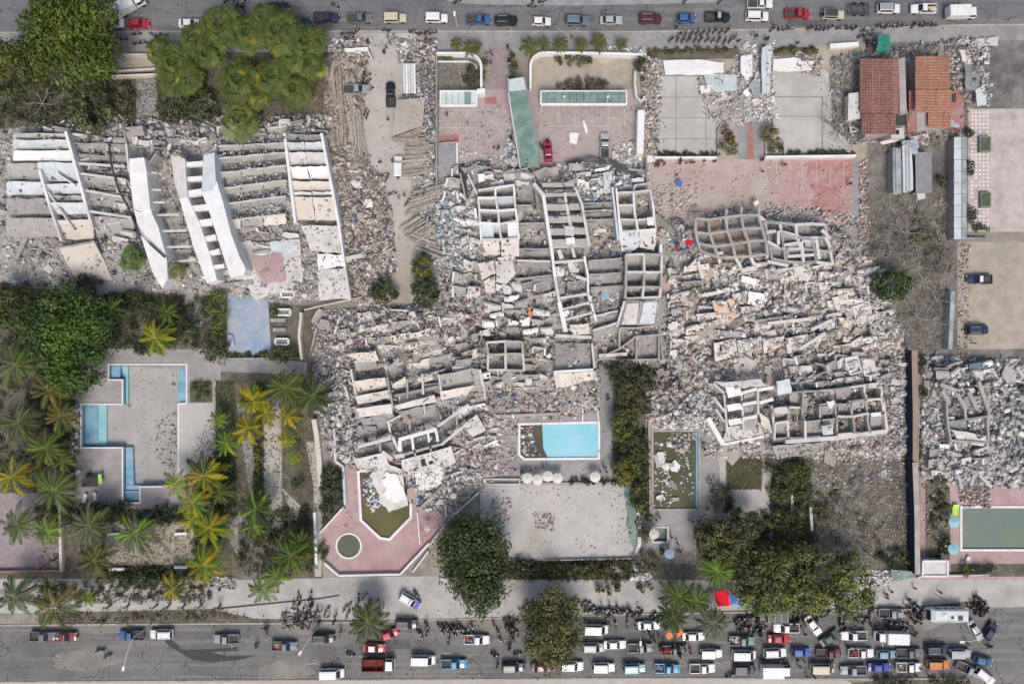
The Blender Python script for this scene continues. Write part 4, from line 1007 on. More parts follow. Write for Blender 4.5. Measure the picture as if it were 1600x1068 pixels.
broken_rows('crushed floors east of the six square rooms', [(1042,425),(1060,420),(1062,560),(1040,560)], 0, 14, (9,16), GK, 1.0, .3, .5)
broken_rows('broken strips below the bent facade of the tilted floor ruin', [(695,690),(760,640),(778,690),(745,745),(700,760)], -18, 13, (10,24), GK, .7, .2)
broken_rows('collapsed strips at the street end of the hotel with the towers', [(60,195),(110,195),(110,207),(200,222),(340,205),(440,190),(505,190),(505,205),(340,222),(200,240),(60,206)], 0, 9, (12,30), GK, 1.0, .3)
broken_rows('broken strips of grey ruin beyond the navy wall near its top', [(1455,575),(1545,570),(1545,620),(1470,625)], -5, 12, (10,24), GK, 1.0, .4)
broken_rows('broken strips of grey ruin beyond the navy wall near the teal pool', [(1450,695),(1545,698),(1545,750),(1450,738)], -3, 13, (10,24), GK, .7, .2)
broken_rows('low broken walls inside the tilted floor ruin', [(545,565),(600,570),(760,575),(750,650),(690,690),(560,700),(540,640)], -11, 17, (14,34), GK + ['peach'], 1.0, .3, .5, .35)
broken_rows('narrow broken ribs of the hotel floors beside the black pole', [(118,215),(196,225),(205,300),(222,385),(165,385),(140,330)], 3, 10, (12,30), GK, .9, .3, .3, .25)
broken_rows('narrow broken ribs of the hotel floors under the ladder tower', [(345,350),(440,345),(470,370),(400,400),(372,380)], -4, 10, (12,28), GK, .6, .2, .3, .25)
# ------------------------------------------------------------------ walls, houses, canopies, small structures
def site(name, label, cat, px, py, group=None): return Ruin(name, label, cat, px, py, group)

def long_wall(label, pts, zt=2.0, th=.3, key='white', name='boundary_wall', cap=None, group=None, zb=-.05, rag=0):
    s = site(name, label, 'wall', *pts[0], group)
    for a, b in zip(pts[:-1], pts[1:]):
        s.wall(a, b, zt, th, key, zb, 'wall_panel', rag=rag)
        if cap: s.beam(a, b, zt + .06, th + .12, .08, cap, name='coping')
    return s
def arc(cx, cy, r, a0, a1, n=6): return [(cx + r*math.cos(R(a0 + (a1-a0)*k/n)), cy - r*math.sin(R(a0 + (a1-a0)*k/n))) for k in range(n + 1)]

long_wall('curved white garden wall on the small forecourt bed', [(682,83)] + arc(730,105,22,90,0) + [(752,138)], 1.8, .45)
long_wall('low inner white kerb wall of the small forecourt bed', [(682,96),(732,96)] + arc(732,110,13,85,10,4), .5, .2)
long_wall('curved white garden wall behind the row of small palms', [(829,138)] + arc(850,103,21,180,90) + [(935,83),(1004,85)], 1.8, .45)
long_wall('grey wall along the parking edge beside the stacked timber', [(682,84),(682,200),(682,300)], 1.4, .3, 'concrete_grey')
s = long_wall('thick white wall standing between car park and the court', [(1002,172),(1000,240)], 2.6, 1.3)
long_wall('thin broken white wall above the thick white wall', [(993,110),(992,132),(995,150),(1003,158),(1008,150)], 2.0, .4, 'concrete_pale', rag=.4)
long_wall('long white parapet wall with a hedge below the twin courts', [(1022,246),(1120,246)], 1.2, .45)
long_wall('white parapet wall along the top of the red plaza', [(1196,245),(1338,243)], 1.2, .4)
long_wall('dark thin wall at the edge of the tan plaza', [(1010,250),(1011,290)], 1.2, .3, 'concrete_grey')
long_wall('tan planter wall around the bush by the red strip', [(1122,245),(1122,205),(1126,196)], .7, .25, 'earth_wall')
long_wall('square planter wall around the bush on the court side', [(1197,241),(1197,220),(1224,220),(1226,241)], .7, .25, 'earth_wall')
long_wall('white garden wall by the road between tree and palms', [(192,85),(240,85)], 1.2, .3, 'concrete_pale')
long_wall('pale double garden wall crossing the palm garden', [(172,119),(245,116)], 1.5, .4, 'cream')
long_wall('thin pale garden wall just north of the double one', [(178,111),(244,107)], 1.0, .3, 'concrete_pale')
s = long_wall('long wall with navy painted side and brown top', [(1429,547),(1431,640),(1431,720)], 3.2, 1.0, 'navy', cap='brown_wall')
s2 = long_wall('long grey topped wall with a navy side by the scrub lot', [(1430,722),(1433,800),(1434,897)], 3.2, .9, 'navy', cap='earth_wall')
long_wall('pale grey block wall running along the sand lot', [(1489,455),(1485,545)], 2.2, .8, 'slate')
long_wall('low brown wall below the tile court', [(1494,372),(1545,373)], 1.0, .5, 'slate_grey')
long_wall('cream wall stub beside the scrub lot bushes', [(1267,792),(1269,828)], 1.4, .5, 'concrete_pale')
long_wall('pale blue edged wall round the pink deck corner', [(522,672),(524,720),(536,729),(539,789)], .9, .45, 'bluewhite')
long_wall('white low wall angled along the pink deck edge', [(539,789),(500,832)], .8, .3)
long_wall('white low wall across the foot of the pink deck', [(507,880),(529,899),(625,897),(670,849)], .9, .35)
long_wall('thin white divider wall across the pink deck', [(652,800),(656,850)], .6, .22)
long_wall('white divider wall beside the grey terrace strip of the pink deck', [(694,758),(697,806)], .8, .25)
long_wall('pale sloping wall between pink deck and court', [(748,769),(701,812),(672,850)], 1.0, .35, 'concrete_pale')
long_wall('outer white handrail wall by the dark tree', [(645,893),(669,861)], .7, .25)
long_wall('cracked cream garden wall beside the pink deck', [(490,655),(497,700),(501,760)], 1.6, .9, 'cream', rag=.15)
long_wall('white slim wall running down to the pink deck corner', [(491,800),(494,880)], 1.5, .5)
long_wall('dark edged low wall around the blue floored yard', [(352,560),(470,559)], 1.0, .3, 'concrete_grey')
long_wall('cream broken wall leaning by the blue floored yard', [(470,488),(467,525),(471,562)], 1.8, .5, 'cream', rag=.2)
long_wall('grey fallen handrail by the blue floored yard', [(475,484),(565,464)], 1.2, .2, 'concrete_pale', zb=.9)
long_wall('thin tan wall slanting into the grey rubble', [(494,512),(486,548)], 1.4, .35, 'earth_wall')
long_wall('pale wall along the top of the blue pool deck', [(742,650),(786,650),(876,646)], 1.0, .6, 'earth_wall')
long_wall('white kerb at the top of the blue pool recess', [(910,662),(911,636),(922,630),(934,640),(936,662)], .4, .25)
long_wall('grey planter wall under the row of white parasols', [(757,748),(812,748),(812,756),(757,756)], .7, .2, 'concrete_pale')
long_wall('thin pale wall at the top of the empty court', [(750,756),(985,753)], .5, .25, 'earth_wall')
long_wall('thin pale wall at the foot of the empty court', [(852,875),(1000,872)], .6, .25, 'earth_wall')
long_wall('pale wall along the planted strip by the dark pool', [(1014,655),(1016,800)], 1.0, .3, 'earth_wall')
long_wall('tumbled white stones wall by the green netting', [(998,800),(1000,850),(992,872),(997,905)], 1.2, .7, 'concrete_pale', rag=.7)
long_wall('low concrete wall on the pavement below the palms', [(330,952),(500,935),(530,930)], .25, .12, 'dark_metal')
long_wall('white stepped wall of the garden by the scrub lot', [(1222,800),(1238,800),(1238,772)], .8, .4, 'concrete_pale')
long_wall('white garden wall segment left under the yellow palms', [(168,834),(186,834)], .9, .45)
long_wall('white garden wall segment under the leaning yellow palm', [(272,834),(292,833)], .9, .45)
long_wall('white plinth in the lower palm garden hedge', [(170,889),(194,889)], .9, .5)
long_wall('white plinth at the foot of the yellow palm', [(272,886),(292,886)], .9, .5)
long_wall('pale pavement wall between navy wall and sidewalk', [(1434,903),(1440,900),(1545,898)], .8, .3, 'concrete_pale')
long_wall('grey corner wall at the terrace beside the street', [(92,770),(95,893)], 1.0, .5, 'cream')
long_wall('red edged low wall of the street terrace', [(-40,893),(93,891)], .8, .3, 'red_paint')
long_wall('white fallen parapet lying across the forecourt of the red houses', [(1297,72),(1342,69)], 1.0, .9)
long_wall('broken white parapet by the lane entrance', [(538,78),(575,76)], 1.2, .7, rag=.3)
long_wall('white stub of wall at the entrance of the lane', [(575,80),(581,92)], 1.2, .35, 'concrete_pale')

# big white fallen wall plates of the twin courts
for lab, q, z, k in (('long white fallen wall plate above the western court', [(1036,95),(1090,93),(1132,98),(1130,113),(1088,117),(1040,116)], .8, 'white'),
    ('long white fallen wall plate above the eastern court', [(1207,92),(1240,90),(1272,96),(1268,109),(1230,112),(1208,110)], .8, 'white'),
    ('upright pale blue wall plate between the two courts', [(1191,74),(1205,71),(1203,146),(1190,147)], 2.2, 'bluewhite'),
    ('ragged white wall plate hanging beside the pale blue one', [(1158,88),(1175,84),(1176,118),(1166,126),(1157,112)], 1.6, 'white'),
    ('grey ribbed metal plate crumpled between the courts', [(1170,132),(1181,120),(1192,136),(1190,150),(1178,150)], 1.4, 'slate'),
    ('pale teal sheet lying among the court debris', [(1100,116),(1150,116),(1152,140),(1120,144),(1104,132)], .7, 'glass_pale'),
    ('small white plate on the debris beside the teal sheet', [(1093,134),(1110,133),(1110,144),(1095,146)], 1.0, 'white'),
    ('white square plate beside the hedge of the western court', [(1011,243),(1024,243),(1024,253),(1011,253)], 1.2, 'white'),
    ('white board lying on the pink car park', [(891,207),(905,208),(901,225),(889,222)], 1.0, 'white'),
    ('white long sheet lying on the pink car park near a board', [(910,188),(914,189),(919,206),(914,208)], .9, 'white'),
    ('white slab with a grey interior next to the timber stacks', [(685,223),(713,222),(714,275),(686,276)], .5, 'concrete_grey'),
    ('small white slab on the rubble in front of the grid ruin', [(1159,430),(1187,438),(1183,446),(1158,440)], 2.6, 'white'),
    ('white plate at the top of the grid ruin', [(1177,316),(1185,312),(1186,320),(1179,321)], 2.0, 'white'),
    ('white square panel at the edge of the concrete lane', [(548,285),(557,279),(564,287),(556,295)], 1.2, 'white'),
    ('white panel broken in two beside the concrete lane', [(566,314),(581,310),(582,322),(570,325)], 1.2, 'white'),
    ('white plate on the rubble above the ladder block entrance', [(716,303),(720,301),(731,311),(729,315)], 2.2, 'white'),
    ('white plate leaning on the ruin behind the green canopy', [(794,250),(803,244),(811,253),(803,263)], 1.4, 'concrete_pale'),
    ('cream sloping slab beside the dark palm garden', [(81,440),(95,436),(100,462),(82,464)], 1.2, 'earth_wall'),
    ('pale concrete footing block by the street bottom', [(955,884),(969,883),(970,893),(957,894)], .6, 'concrete_pale'),
    ('pale slab lying on the bottom pavement under the dark tree', [(790,878),(800,878),(800,892),(790,892)], .5, 'concrete_pale'),
    ('pale sheet lying beside the navy wall rubble', [(1376,735),(1385,732),(1386,746),(1376,748)], .6, 'glass_pale'),
    ('brown bath shaped slab in front of the navy wall rubble', [(1424,548),(1428,548),(1428,600),(1424,600)], 1.0, 'navy')):
    if 'bath' in lab: continue
    s = site('fallen_wall_plate', lab, 'wall plate', *q[0])
    z = {'white board lying on the pink car park': .3, 'white long sheet lying on the pink car park near a board': .3, 'white square plate beside the hedge of the western court': .3, 'pale sheet lying beside the navy wall rubble': .3, 'pale concrete footing block by the street bottom': .3, 'pale slab lying on the bottom pavement under the dark tree': .3}.get(lab, z)
    s.slab(q, [z + random.uniform(-.12,.12) * (z > .35) for _ in q], k, .25, 'plate', 4, .12)
s = site('roof_slab', 'white rimmed grey slab roof by the timber stacks', 'roof', 699, 248)
s.wall((714,222),(715,275), .8, .3, 'white'); s.wall((686,224),(714,222), .8, .3, 'earth_wall')

# corrugated tan roof and stacked timber by the lane
s = site('fallen_roof', 'tan ribbed sheet roof fallen beside the black pickup in the lane', 'roof', 636, 182)
q = [(620,156),(664,153),(660,196),(612,213)]
s.slab(q, [2.6,2.8,2.0,1.5], 'tan_roof', .2, 'roof_sheet', 1, 0)
for k in range(15):
    t = (k + .5) / 15
    a = (620 + (612-620)*t, 156 + 57*t); b = (664 - 4*t, 153 + 43*t)
    s.beam(a, b, 2.7 - 1.1*t, .1, .1, 'tan_roof', 2.9 - .8*t, 'rib')
s.slab([(660,197),(640,206),(615,214),(655,216)], [1.6,1.4,1.2,1.0], 'brown_wall', .2, 'torn_edge')
s = site('metal_roof_strip', 'narrow white ribbed canopy strip beside the lane entrance', 'canopy', 640, 122)
for k in range(5):
    s.beam((631 + k*4, 100), (632 + k*4, 146), 2.2 + .05*(k % 2), .42, .12, ['bluewhite','white','concrete_pale'][k % 3], name='roof_strip')
s.beam((629,100),(651,100), 2.0, .3, .2, 'concrete_pale', name='end_rail')

def stack(label, n, p, q, spread, jit=2, z0=.5, keys=None, w=.35):
    s = site('timber_stack', label, 'timber', *p)
    for k in range(n):
        t = k / max(1, n - 1) - .5
        a = (p[0] + spread[0]*t + random.uniform(-jit, jit), p[1] + spread[1]*t + random.uniform(-.8, .8))
        b = (q[0] + spread[0]*t + random.uniform(-jit, jit), q[1] + spread[1]*t + random.uniform(-1.5, 1.5))
        ob = s.beam(a, b, z0 + random.uniform(0, .9), w, .2, 'timber', z0 + random.uniform(0, .9), 'plank')
        g = random.uniform(.75, 1.15); ob.color = (g, g * random.uniform(.94, 1.0), g * random.uniform(.88, .98), 1)
stack('pale timber beams fanned out below the tan sheet roof', 5, (618,219), (668,223), (8,8), 3, .8, w=.6)
stack('tight block of tan planks by the white jeep', 13, (634,236), (676,238), (-6,22), 2, .6)
stack('pale planks fanned across the wall behind the white jeep', 9, (628,264), (674,258), (0,22), 5, .7, w=.5)
stack('grey plank stack north of the court debris', 14, (640,318), (684,306), (-10,34), 3, .5)
stack('grey planks leaning at the lower end of the lane', 12, (640,372), (672,352), (30,30), 4, .5)
stack('mixed long boards lying beside the brown debris strip', 11, (528,110), (538,225), (34,0), 3, .6, w=.4)
stack('dark slender poles piled beside the motorcycles', 9, (552,160), (562,250), (18,0), 3, .5, w=.25)
stack('loose pale boards at the end of the lane', 5, (640,372), (686,388), (16,30), 4, .7, w=.5)
s = site('brown_post', 'upright tan plank fence along the brown debris strip', 'fence', 533, 170)
for k in range(9):
    ob = s.beam((530 + k*.6, 105 + k*12), (530.6 + k*.6, 116 + k*12), 1.8, .3, 1.6, 'timber', name='fence_board'); ob.color = (1.1,.92,.72,1)

# green canopy, carports
s = site('fallen_canopy', 'long green sheet gate canopy lying slanted across the forecourt', 'canopy', 820, 190)
s.slab([(795,124),(819,120),(822,140),(795,143)], [3.2,3.2,3.2,3.2], 'glass_pale', .25, 'canopy_end', 2, .03)
s.slab([(795,143),(822,140),(840,232),(843,262),(813,263),(806,215)], [3.1,3.1,2.6,1.6,1.6,2.4], 'green_roof', .3, 'canopy_sheet', 2, .03)
s.beam((794,144),(813,263), 3.25, .22, .3, 'bluewhite', 1.9, 'canopy_edge'); s.beam((819,120),(842,236), 3.3, .22, .3, 'slate_grey', 2.6, 'canopy_edge')
s.wall((794,122),(795,143), 3.0, .4, 'concrete_grey', name='pillar'); s.wall((799,263),(828,265), 1.4, .5, 'dark_metal', name='threshold')
def carport(label, x0, y0, x1, y1, key, npan, posts=True):
    s = site('carport', label, 'carport', (x0+x1)/2, (y0+y1)/2)
    for k in range(npan):
        a = x0 + (x1-x0)*k/npan; b = x0 + (x1-x0)*(k+1)/npan
        s.slab([(a+.3,y0),(b-.3,y0),(b-.3,y1),(a+.3,y1)], [2.7,2.7,2.4,2.4], key if random.random() < .8 else 'green_roof', .06, 'roof_panel', 1, 0)
    s.beam((x0,y1),(x1,y1), 2.6, .45, .4, 'white', name='gutter'); s.beam((x0,y0),(x1,y0), 2.85, .2, .3, 'white', name='ridge_rail')
    s.beam((x0,y0),(x0,y1), 2.85, .25, .3, 'white', 2.55, 'end_rail'); s.beam((x1,y0),(x1,y1), 2.85, .25, .3, 'white', 2.55, 'end_rail')
    n = max(2, int((x1-x0)/28))
    for k in range(n + 1):
        x = x0 + (x1-x0)*k/n
        c_ = W(x, y1, 2.4); MB().tube([(c_.x, c_.y, 0), (c_.x, c_.y, 2.3)], .09, 8).build('post', M['grey_metal'], s.t, org=s.c)
    return s
carport('short carport with pale glassy roof beside the fallen green canopy', 688, 142, 745, 165, 'glass_pale', 6)
s = carport('long green roofed carport with white gutter and lamp arms', 845, 142, 979, 163, 'green_roof', 12)
for x in (880, 948):
    a = W(x, 159, 2.7); b = W(x + 2, 151, 4.2); c_ = W(x, 162, .0)
    MB().tube([Vector((a.x, a.y, 2.5)), Vector((a.x, a.y, 4.0)), b], .06, 6).build('lamp_arm', M['white'], s.t, org=s.c)
    MB().box(b.x-.25, b.y-.15, 4.1, b.x+.25, b.y+.15, 4.25).build('lamp_head', M['white'], s.t, org=s.c)
s = site('gate_pillar', 'white gate pillar slab beside the short carport', 'pillar', 751, 146)
s.block([(745,139),(758,138),(758,145),(746,146)], 2.6, 'white', name='pillar'); 

# red roofed houses
def tile_roof(s, x0, y0, x1, y1, ze, zr, ridge_x, col, nrow):
    """Two slopes of overlapping clay tile courses; each course its own ribbed strip."""
    for side in (0, 1):
        xe = x0 if side == 0 else x1
        if abs(xe - ridge_x) < 4: continue
        nc = max(3, int(abs(xe - ridge_x) / 4.2))
        for k in range(nc):
            f0, f1 = k / nc, (k + 1) / nc
            xa = ridge_x + (xe - ridge_x) * f0; xb = ridge_x + (xe - ridge_x) * (f1 + .12)
            za = zr + (ze - zr) * f0; zb_ = zr + (ze - zr) * f1
            n = int((y1 - y0) / 2.2)
            V = []; F = []
            dy = random.uniform(-.6, .6)
            for j in range(n + 1):
                y = y0 + (y1 - y0) * j / n
                up = .09 * (j % 2) + random.uniform(0, .05)
                A_ = W(xa, y + dy, za); B_ = W(xb, y + dy + random.uniform(-.3,.3), zb_)
                V += [A_ + Vector((0,0,up + .0)), B_ + Vector((0,0,up + .1)), B_ + Vector((0,0,up - .1))]
            for j in range(n):
                a = 3*j
                F += [(a, a+1, a+4, a+3), (a+1, a+2, a+5, a+4)]
            if xb < xa: F = [tuple(reversed(f)) for f in F]
            V2 = [v - s.c for v in V]
            ob = link('tile_course', mesh('tile_course', V2, [tuple(reversed(f)) for f in F], M['terracotta']), s.t)
            g = random.uniform(.88, 1.1); ob.color = (col[0]*g, col[1]*g, col[2]*g, 1)
s = site('red_roofed_house', 'larger house with weathered dull red tile roof and pale ridge strip', 'house', 1384, 150)
s.block([(1352,93),(1412,92),(1418,206),(1352,214)], 3.4, 'concrete', name='wall')
tile_roof(s, 1350, 92, 1406, 178, 3.5, 5.0, 1404, (.70,.80,.92), 12); tile_roof(s, 1352, 178, 1402, 210, 3.5, 4.9, 1400, (.70,.80,.92), 6)
s.block([(1404,92),(1414,90),(1417,177),(1406,178)], 4.9, 'concrete', zb=3.0, name='ridge_strip')
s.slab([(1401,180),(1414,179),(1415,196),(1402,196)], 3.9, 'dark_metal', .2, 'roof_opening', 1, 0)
s.block([(1392,200),(1412,200),(1413,215),(1393,216)], 4.2, 'concrete_pale', name='chimney_room'); s.slab([(1397,203),(1405,203),(1405,210),(1397,210)], 4.25, 'glass', .04, 'skylight', 1, 0)
s.slab([(1375,222),(1414,213),(1414,218),(1380,226)], [2.6,2.6,2.2,2.2], 'concrete_pale', .2, 'eave_piece', 3, .1)
s.wall((1417,172),(1419,206), 4.0, .3, 'terracotta', name='red_gable')
s = site('red_roofed_house', 'narrower house with bright orange tile roof', 'house', 1453, 145)
s.block([(1431,90),(1475,90),(1481,198),(1432,205)], 3.6, 'concrete', name='wall')
tile_roof(s, 1429, 88, 1478, 140, 3.7, 5.0, 1430, (.95,1.05,1.0), 8); tile_roof(s, 1429, 140, 1480, 176, 3.7, 5.0, 1430, (.97,1.08,1.05), 6); tile_roof(s, 1450, 176, 1481, 200, 3.7, 4.4, 1450, (.97,1.08,1.05), 4)
s.slab([(1420,142),(1431,140),(1432,205),(1420,208)], [3.4,3.6,3.4,3.2], 'red_paint', .2, 'side_roof', 2, .05)
s.slab([(1433,178),(1448,177),(1449,203),(1434,206)], [2.6,2.6,2.4,2.4], 'slate_grey', .2, 'patio_roof', 2, .08)
s.slab([(1446,184),(1454,188),(1458,200),(1448,198)], 3.2, 'concrete_pale', .2, 'eave_piece', 3, .1); s.slab([(1422,214),(1452,208),(1450,214),(1424,220)], 2.4, 'concrete_pale', .2, 'eave_piece', 3, .1)
s = site('small_annex', 'small red annex with an open hatch beside the orange roof', 'house', 1493, 170)
s.block([(1482,143),(1504,142),(1505,160),(1482,161)], 3.2, 'terracotta', name='wall'); s.block([(1482,161),(1506,160),(1506,200),(1484,196)], 2.8, 'red_paint', name='wall')
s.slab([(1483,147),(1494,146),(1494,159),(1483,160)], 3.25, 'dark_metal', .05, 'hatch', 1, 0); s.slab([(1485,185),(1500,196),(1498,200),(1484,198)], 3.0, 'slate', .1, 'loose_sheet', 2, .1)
s = site('flat_roof_hut', 'cream flat roofed hut on the flank of the dull red roof', 'hut', 1338, 166)
s.block([(1327,147),(1349,144),(1350,176),(1346,184),(1326,187)], 2.8, 'cream', name='wall'); s.slab([(1326,146),(1350,143),(1351,177),(1346,185),(1325,188)], 2.95, 'concrete_pale', .15, 'roof', 1, 0)
s = site('broken_pergola', 'broken pale pergola fallen under the cream hut', 'pergola', 1338, 200)
for a, b in (((1327,196),(1348,204)),((1329,207),(1352,200)),((1336,188),(1350,198)),((1328,192),(1330,206)),((1346,208),(1378,206))): s.beam(a, b, 1.2, .3, .25, 'concrete_pale')
s = site('metal_shed', 'ribbed silver blue metal shed with a grey flat half', 'shed', 1425, 262)
s.slab([(1430,238),(1455,238),(1455,300),(1431,300)], 2.6, 'slate_grey', .2, 'flat_roof', 1, 0)
s.slab([(1395,230),(1408,232),(1408,302),(1396,305)], [2.9,3.3,3.3,2.8], 'slate', .12, 'roof_sheet', 2, .05)
s.slab([(1409,228),(1424,225),(1427,297),(1412,301)], [3.2,3.0,2.9,3.1], 'bluewhite', .12, 'roof_sheet', 4, .1)
for x in (1400,1410,1416,1421): s.beam((x,230),(x+1.5,300), 3.45, .12, .15, 'grey_metal', name='rib')
for (p, q_) in (((1397,232),(1397,300)),((1455,238),(1455,300)),((1431,300),(1455,300))): s.wall(p, q_, 2.4, .2, 'concrete_grey')
s.slab([(1410,222),(1432,219),(1434,240),(1418,236)], [3.3,3.0,2.8,3.0], 'slate', .1, 'crumpled_sheet', 5, .5)
s.block([(1432,298),(1446,296),(1446,310),(1434,312)], 1.4, 'concrete_pale', name='step_block')
s = site('long_metal_roof', 'long pale blue metal roof beside the pink tile court', 'roof', 1500, 290)
n = 9
for k in range(n):
    y0_, y1_ = 214 + 160*k/n, 214 + 160*(k+1)/n
    s.slab([(1491,y0_+.3),(1502,y0_+.3),(1502,y1_-.3),(1490.5,y1_-.3)], [2.8,3.1,3.1,2.8], 'bluewhite', .1, 'roof_sheet', 1, 0)
    s.slab([(1502.6,y0_+.3),(1510,y0_+.3),(1510,y1_-.3),(1502.6,y1_-.3)], [3.1,2.7,2.7,3.1], 'slate', .1, 'roof_sheet', 1, 0)
s.wall((1492,215),(1491,373), 2.6, .2, 'concrete_grey'); s.wall((1509,215),(1509,373), 2.5, .2, 'concrete_grey')
for (x, y, w, h, lab) in ((1540,225,9,12,'green box planter on the tile court edge by the upper blue roof'),(1541,312,8,12,'pale green box on the tile court below the green planter')):
    s = site('box_planter', lab, 'planter', x, y); s.block([(x-w,y-h),(x+w,y-h),(x+w,y+h),(x-w,y+h)], .9, 'green_roof', name='planter_box'); s.block([(x-w+2,y-h+2),(x+w-2,y-h+2),(x+w-2,y+h-2),(x-w+2,y+h-2)], 1.0, 'lawn', zb=.5, name='soil_bed')
# east frontage ruin pieces
for lab, q, z, k in (('peach fallen wall beside the street east of the orange roof', [(1500,78),(1514,76),(1518,100),(1506,104)], 1.2, 'peach'),
    ('grey fallen slab along the street east of the orange roof', [(1505,95),(1532,110),(1528,140),(1510,140)], 1.6, 'concrete_grey'),
    ('cream street slab at the far corner by the box truck', [(1508,62),(1560,56),(1560,72),(1514,72)], .6, 'concrete_pale'),
    ('white frame window wall lying at the far edge', [(1524,140),(1540,132),(1542,162),(1528,166)], 1.8, 'bluewhite')):
    s = site('fallen_wall_plate', lab, 'wall plate', *q[0]); s.slab(q, z, k, .3, 'plate', 4, .2)

# teal kiosk
s = site('kiosk', 'small teal green kiosk roof on the pavement among the crowd', 'kiosk', 1380, 68)
s.slab([(1371,54),(1390,53),(1391,70),(1388,82),(1368,80),(1372,68)], [2.6,2.6,2.5,2.3,2.2,2.5], 'teal', .12, 'roof_sheet', 2, .08)
for (x, y) in ((1373,56),(1388,56),(1387,78),(1372,77)):
    c_ = W(x, y, 2.4); MB().tube([(c_.x,c_.y,0),(c_.x,c_.y,2.3)], .07, 6).build('post', M['grey_metal'], s.t, org=s.c)
# corner building at the street foot of the navy wall
s = site('street_hut', 'small flat roofed street hut with a white parapet and stain', 'hut', 1460, 886)
s.block([(1442,876),(1481,876),(1481,900),(1442,900)], 2.4, 'concrete_pale', name='wall')
for a, b in (((1442,876),(1481,876)),((1481,876),(1481,900)),((1481,900),(1442,900)),((1442,900),(1442,876))): s.beam(a, b, 2.75, .3, .4, 'white', name='parapet')
s = site('green_roof_hut', 'low green ribbed roof at the foot of the navy wall', 'roof', 1407, 900)
for k in range(6): s.slab([(1392+k*6,889+k*.6),(1397.6+k*6,890+k*.6),(1401+k*5.5,907-k*1.2),(1395+k*5.5,908-k*1.2)], [2.0,2.0,1.6,1.6], 'green_roof', .08, 'roof_panel', 1, 0)
# white building sign panels by the blue yard
for (x, y, lab) in ((449,459,'top white rimmed planter box by the blue floored yard'),(443,487,'middle white rimmed planter box by the blue floored yard'),(440,533,'lowest white rimmed planter box by the blue floored yard')):
    s = site('planter_box', lab, 'planter', x, y)
    for a, b in (((x-10,y-4),(x+10,y-4)),((x+10,y-4),(x+10,y+5)),((x+10,y+5),(x-10,y+5)),((x-10,y+5),(x-10,y-4))): s.wall(a, b, 1.0, .35, 'white', name='rim')
    s.block([(x-8,y-2),(x+8,y-2),(x+8,y+3),(x-8,y+3)], .6, 'slate_grey', name='soil_bed')
for (x, y, w) in ((432,470,10),(434,500,12),(436,515,10)):
    s = site('stone_bench', 'low grey bench block by the blue floored yard, ' + {470:'nearest the ruined hotel',500:'between two planter boxes',515:'above the lowest planter box'}[y], 'bench', x, y)
    s.block([(x-w,y-3),(x+w,y-3),(x+w,y+3),(x-w,y+3)], .55, 'paving', name='seat'); s.block([(x-w+2,y-2),(x-w+4,y-2),(x-w+4,y+2),(x-w+2,y+2)], .6, 'concrete_pale', name='end_block')

# parasols
def parasol(label, x, y, rp, key, group=None, tilt=0.0):
    h = 2.5; c_ = W(x, y, h); c_.z = hz(x, y)
    t = thing('parasol', label, 'parasol', c_, random.random(), group)
    r = rp / PPM
    for k in range(8):
        a0, a1 = k*math.pi/4, (k+1)*math.pi/4
        V = [(0,0,h+.35),(r*math.cos(a0),r*math.sin(a0),h),(r*math.cos(a1),r*math.sin(a1),h),(r*math.cos(a0)*.98,r*math.sin(a0)*.98,h-.16),(r*math.cos(a1)*.98,r*math.sin(a1)*.98,h-.16)]
        MB().add(V, [(0,1,2),(1,3,4,2)]).build('canopy_panel', M[key], t)
    MB().tube([(0,0,0),(0,0,h+.4)], .035, 6).build('pole', M['grey_metal'], t)
    MB().tube([(0,0,0),(0,0,.08)], .3, 12).build('base', M['concrete'], t)
for x, y, lab in ((824,747,'white round parasol, end one of the four by the blue pool nearest the ruin'),(840,749,'white round parasol, second of the four touching by the blue pool'),(856,744,'white round parasol, raised third of the four by the blue pool'),(871,747,'white round parasol, last of the four by the blue pool'),(930,745,'lone white round parasol at the corner of the blue pool deck')):
    parasol(lab, x, y, 8.5, 'parasol', 'white parasols beside the blue pool')
parasol('pale cyan parasol next to the lime green lounger', 1491, 815, 9, 'pool_cyan'); parasol('bright cyan parasol at the corner of the teal pool', 1490, 857, 9, 'pool_cyan')
parasol('lavender blue parasol among the crowd below the plunge pool', 1046, 865, 8, 'blue_court'); 
parasol('white round parasol lying in the grey strip of the pink deck', 668, 825, 5, 'concrete_pale'); parasol('white table parasol near the debris corner of the pink deck', 709, 773, 5, 'concrete_pale')
parasol('cream round parasol over the small plunge pool', 1022, 834, 8, 'cream')
# loungers
def lounger(label, x, y, ang, key='white', L=1.9, w=.65, group=None):
    c_ = W(x, y, 0); t = thing('sun_lounger', label, 'sun lounger', c_, R(ang), group)
    MB().box(-L/2,-w/2,.28,L*.15,w/2,.36).build('seat', M[key], t)
    m_ = Matrix.Translation((L*.15,0,.3)) @ Matrix.Rotation(R(-28), 4, 'Y')
    MB().box(0,-w/2,0,L*.38,w/2,.07,0,m_).build('backrest', M[key], t)
    for sx in (-L*.4, L*.3):
        for sy in (-w*.4, w*.4): MB().box(sx-.03,sy-.03,0,sx+.03,sy+.03,.28).build('leg', M[key], t)
for i, (x, y) in enumerate(((113,660),(119,665),(117,678),(119,682),(112,694),(117,699),(110,705),(121,640))):
    lounger('white sun lounger on dark ground by the drained pool side', x, y, 12, group='white loungers by the drained pool')
lounger('lime green lounger mattress by the teal pool', 1491, 795, 85, 'lime' if 'lime' in M else 'leaf_lime', 2.2, 1.0) if False else None
M['lime'] = mat('lime_mattress', (.42,.72,.10), (.48,.78,.14), 2)
lounger('lime green lounger mattress by the teal pool', 1491, 795, 85, 'lime', 2.2, 1.1)
lounger('white sun lounger standing below the teal pool', 1510, 875, 80)
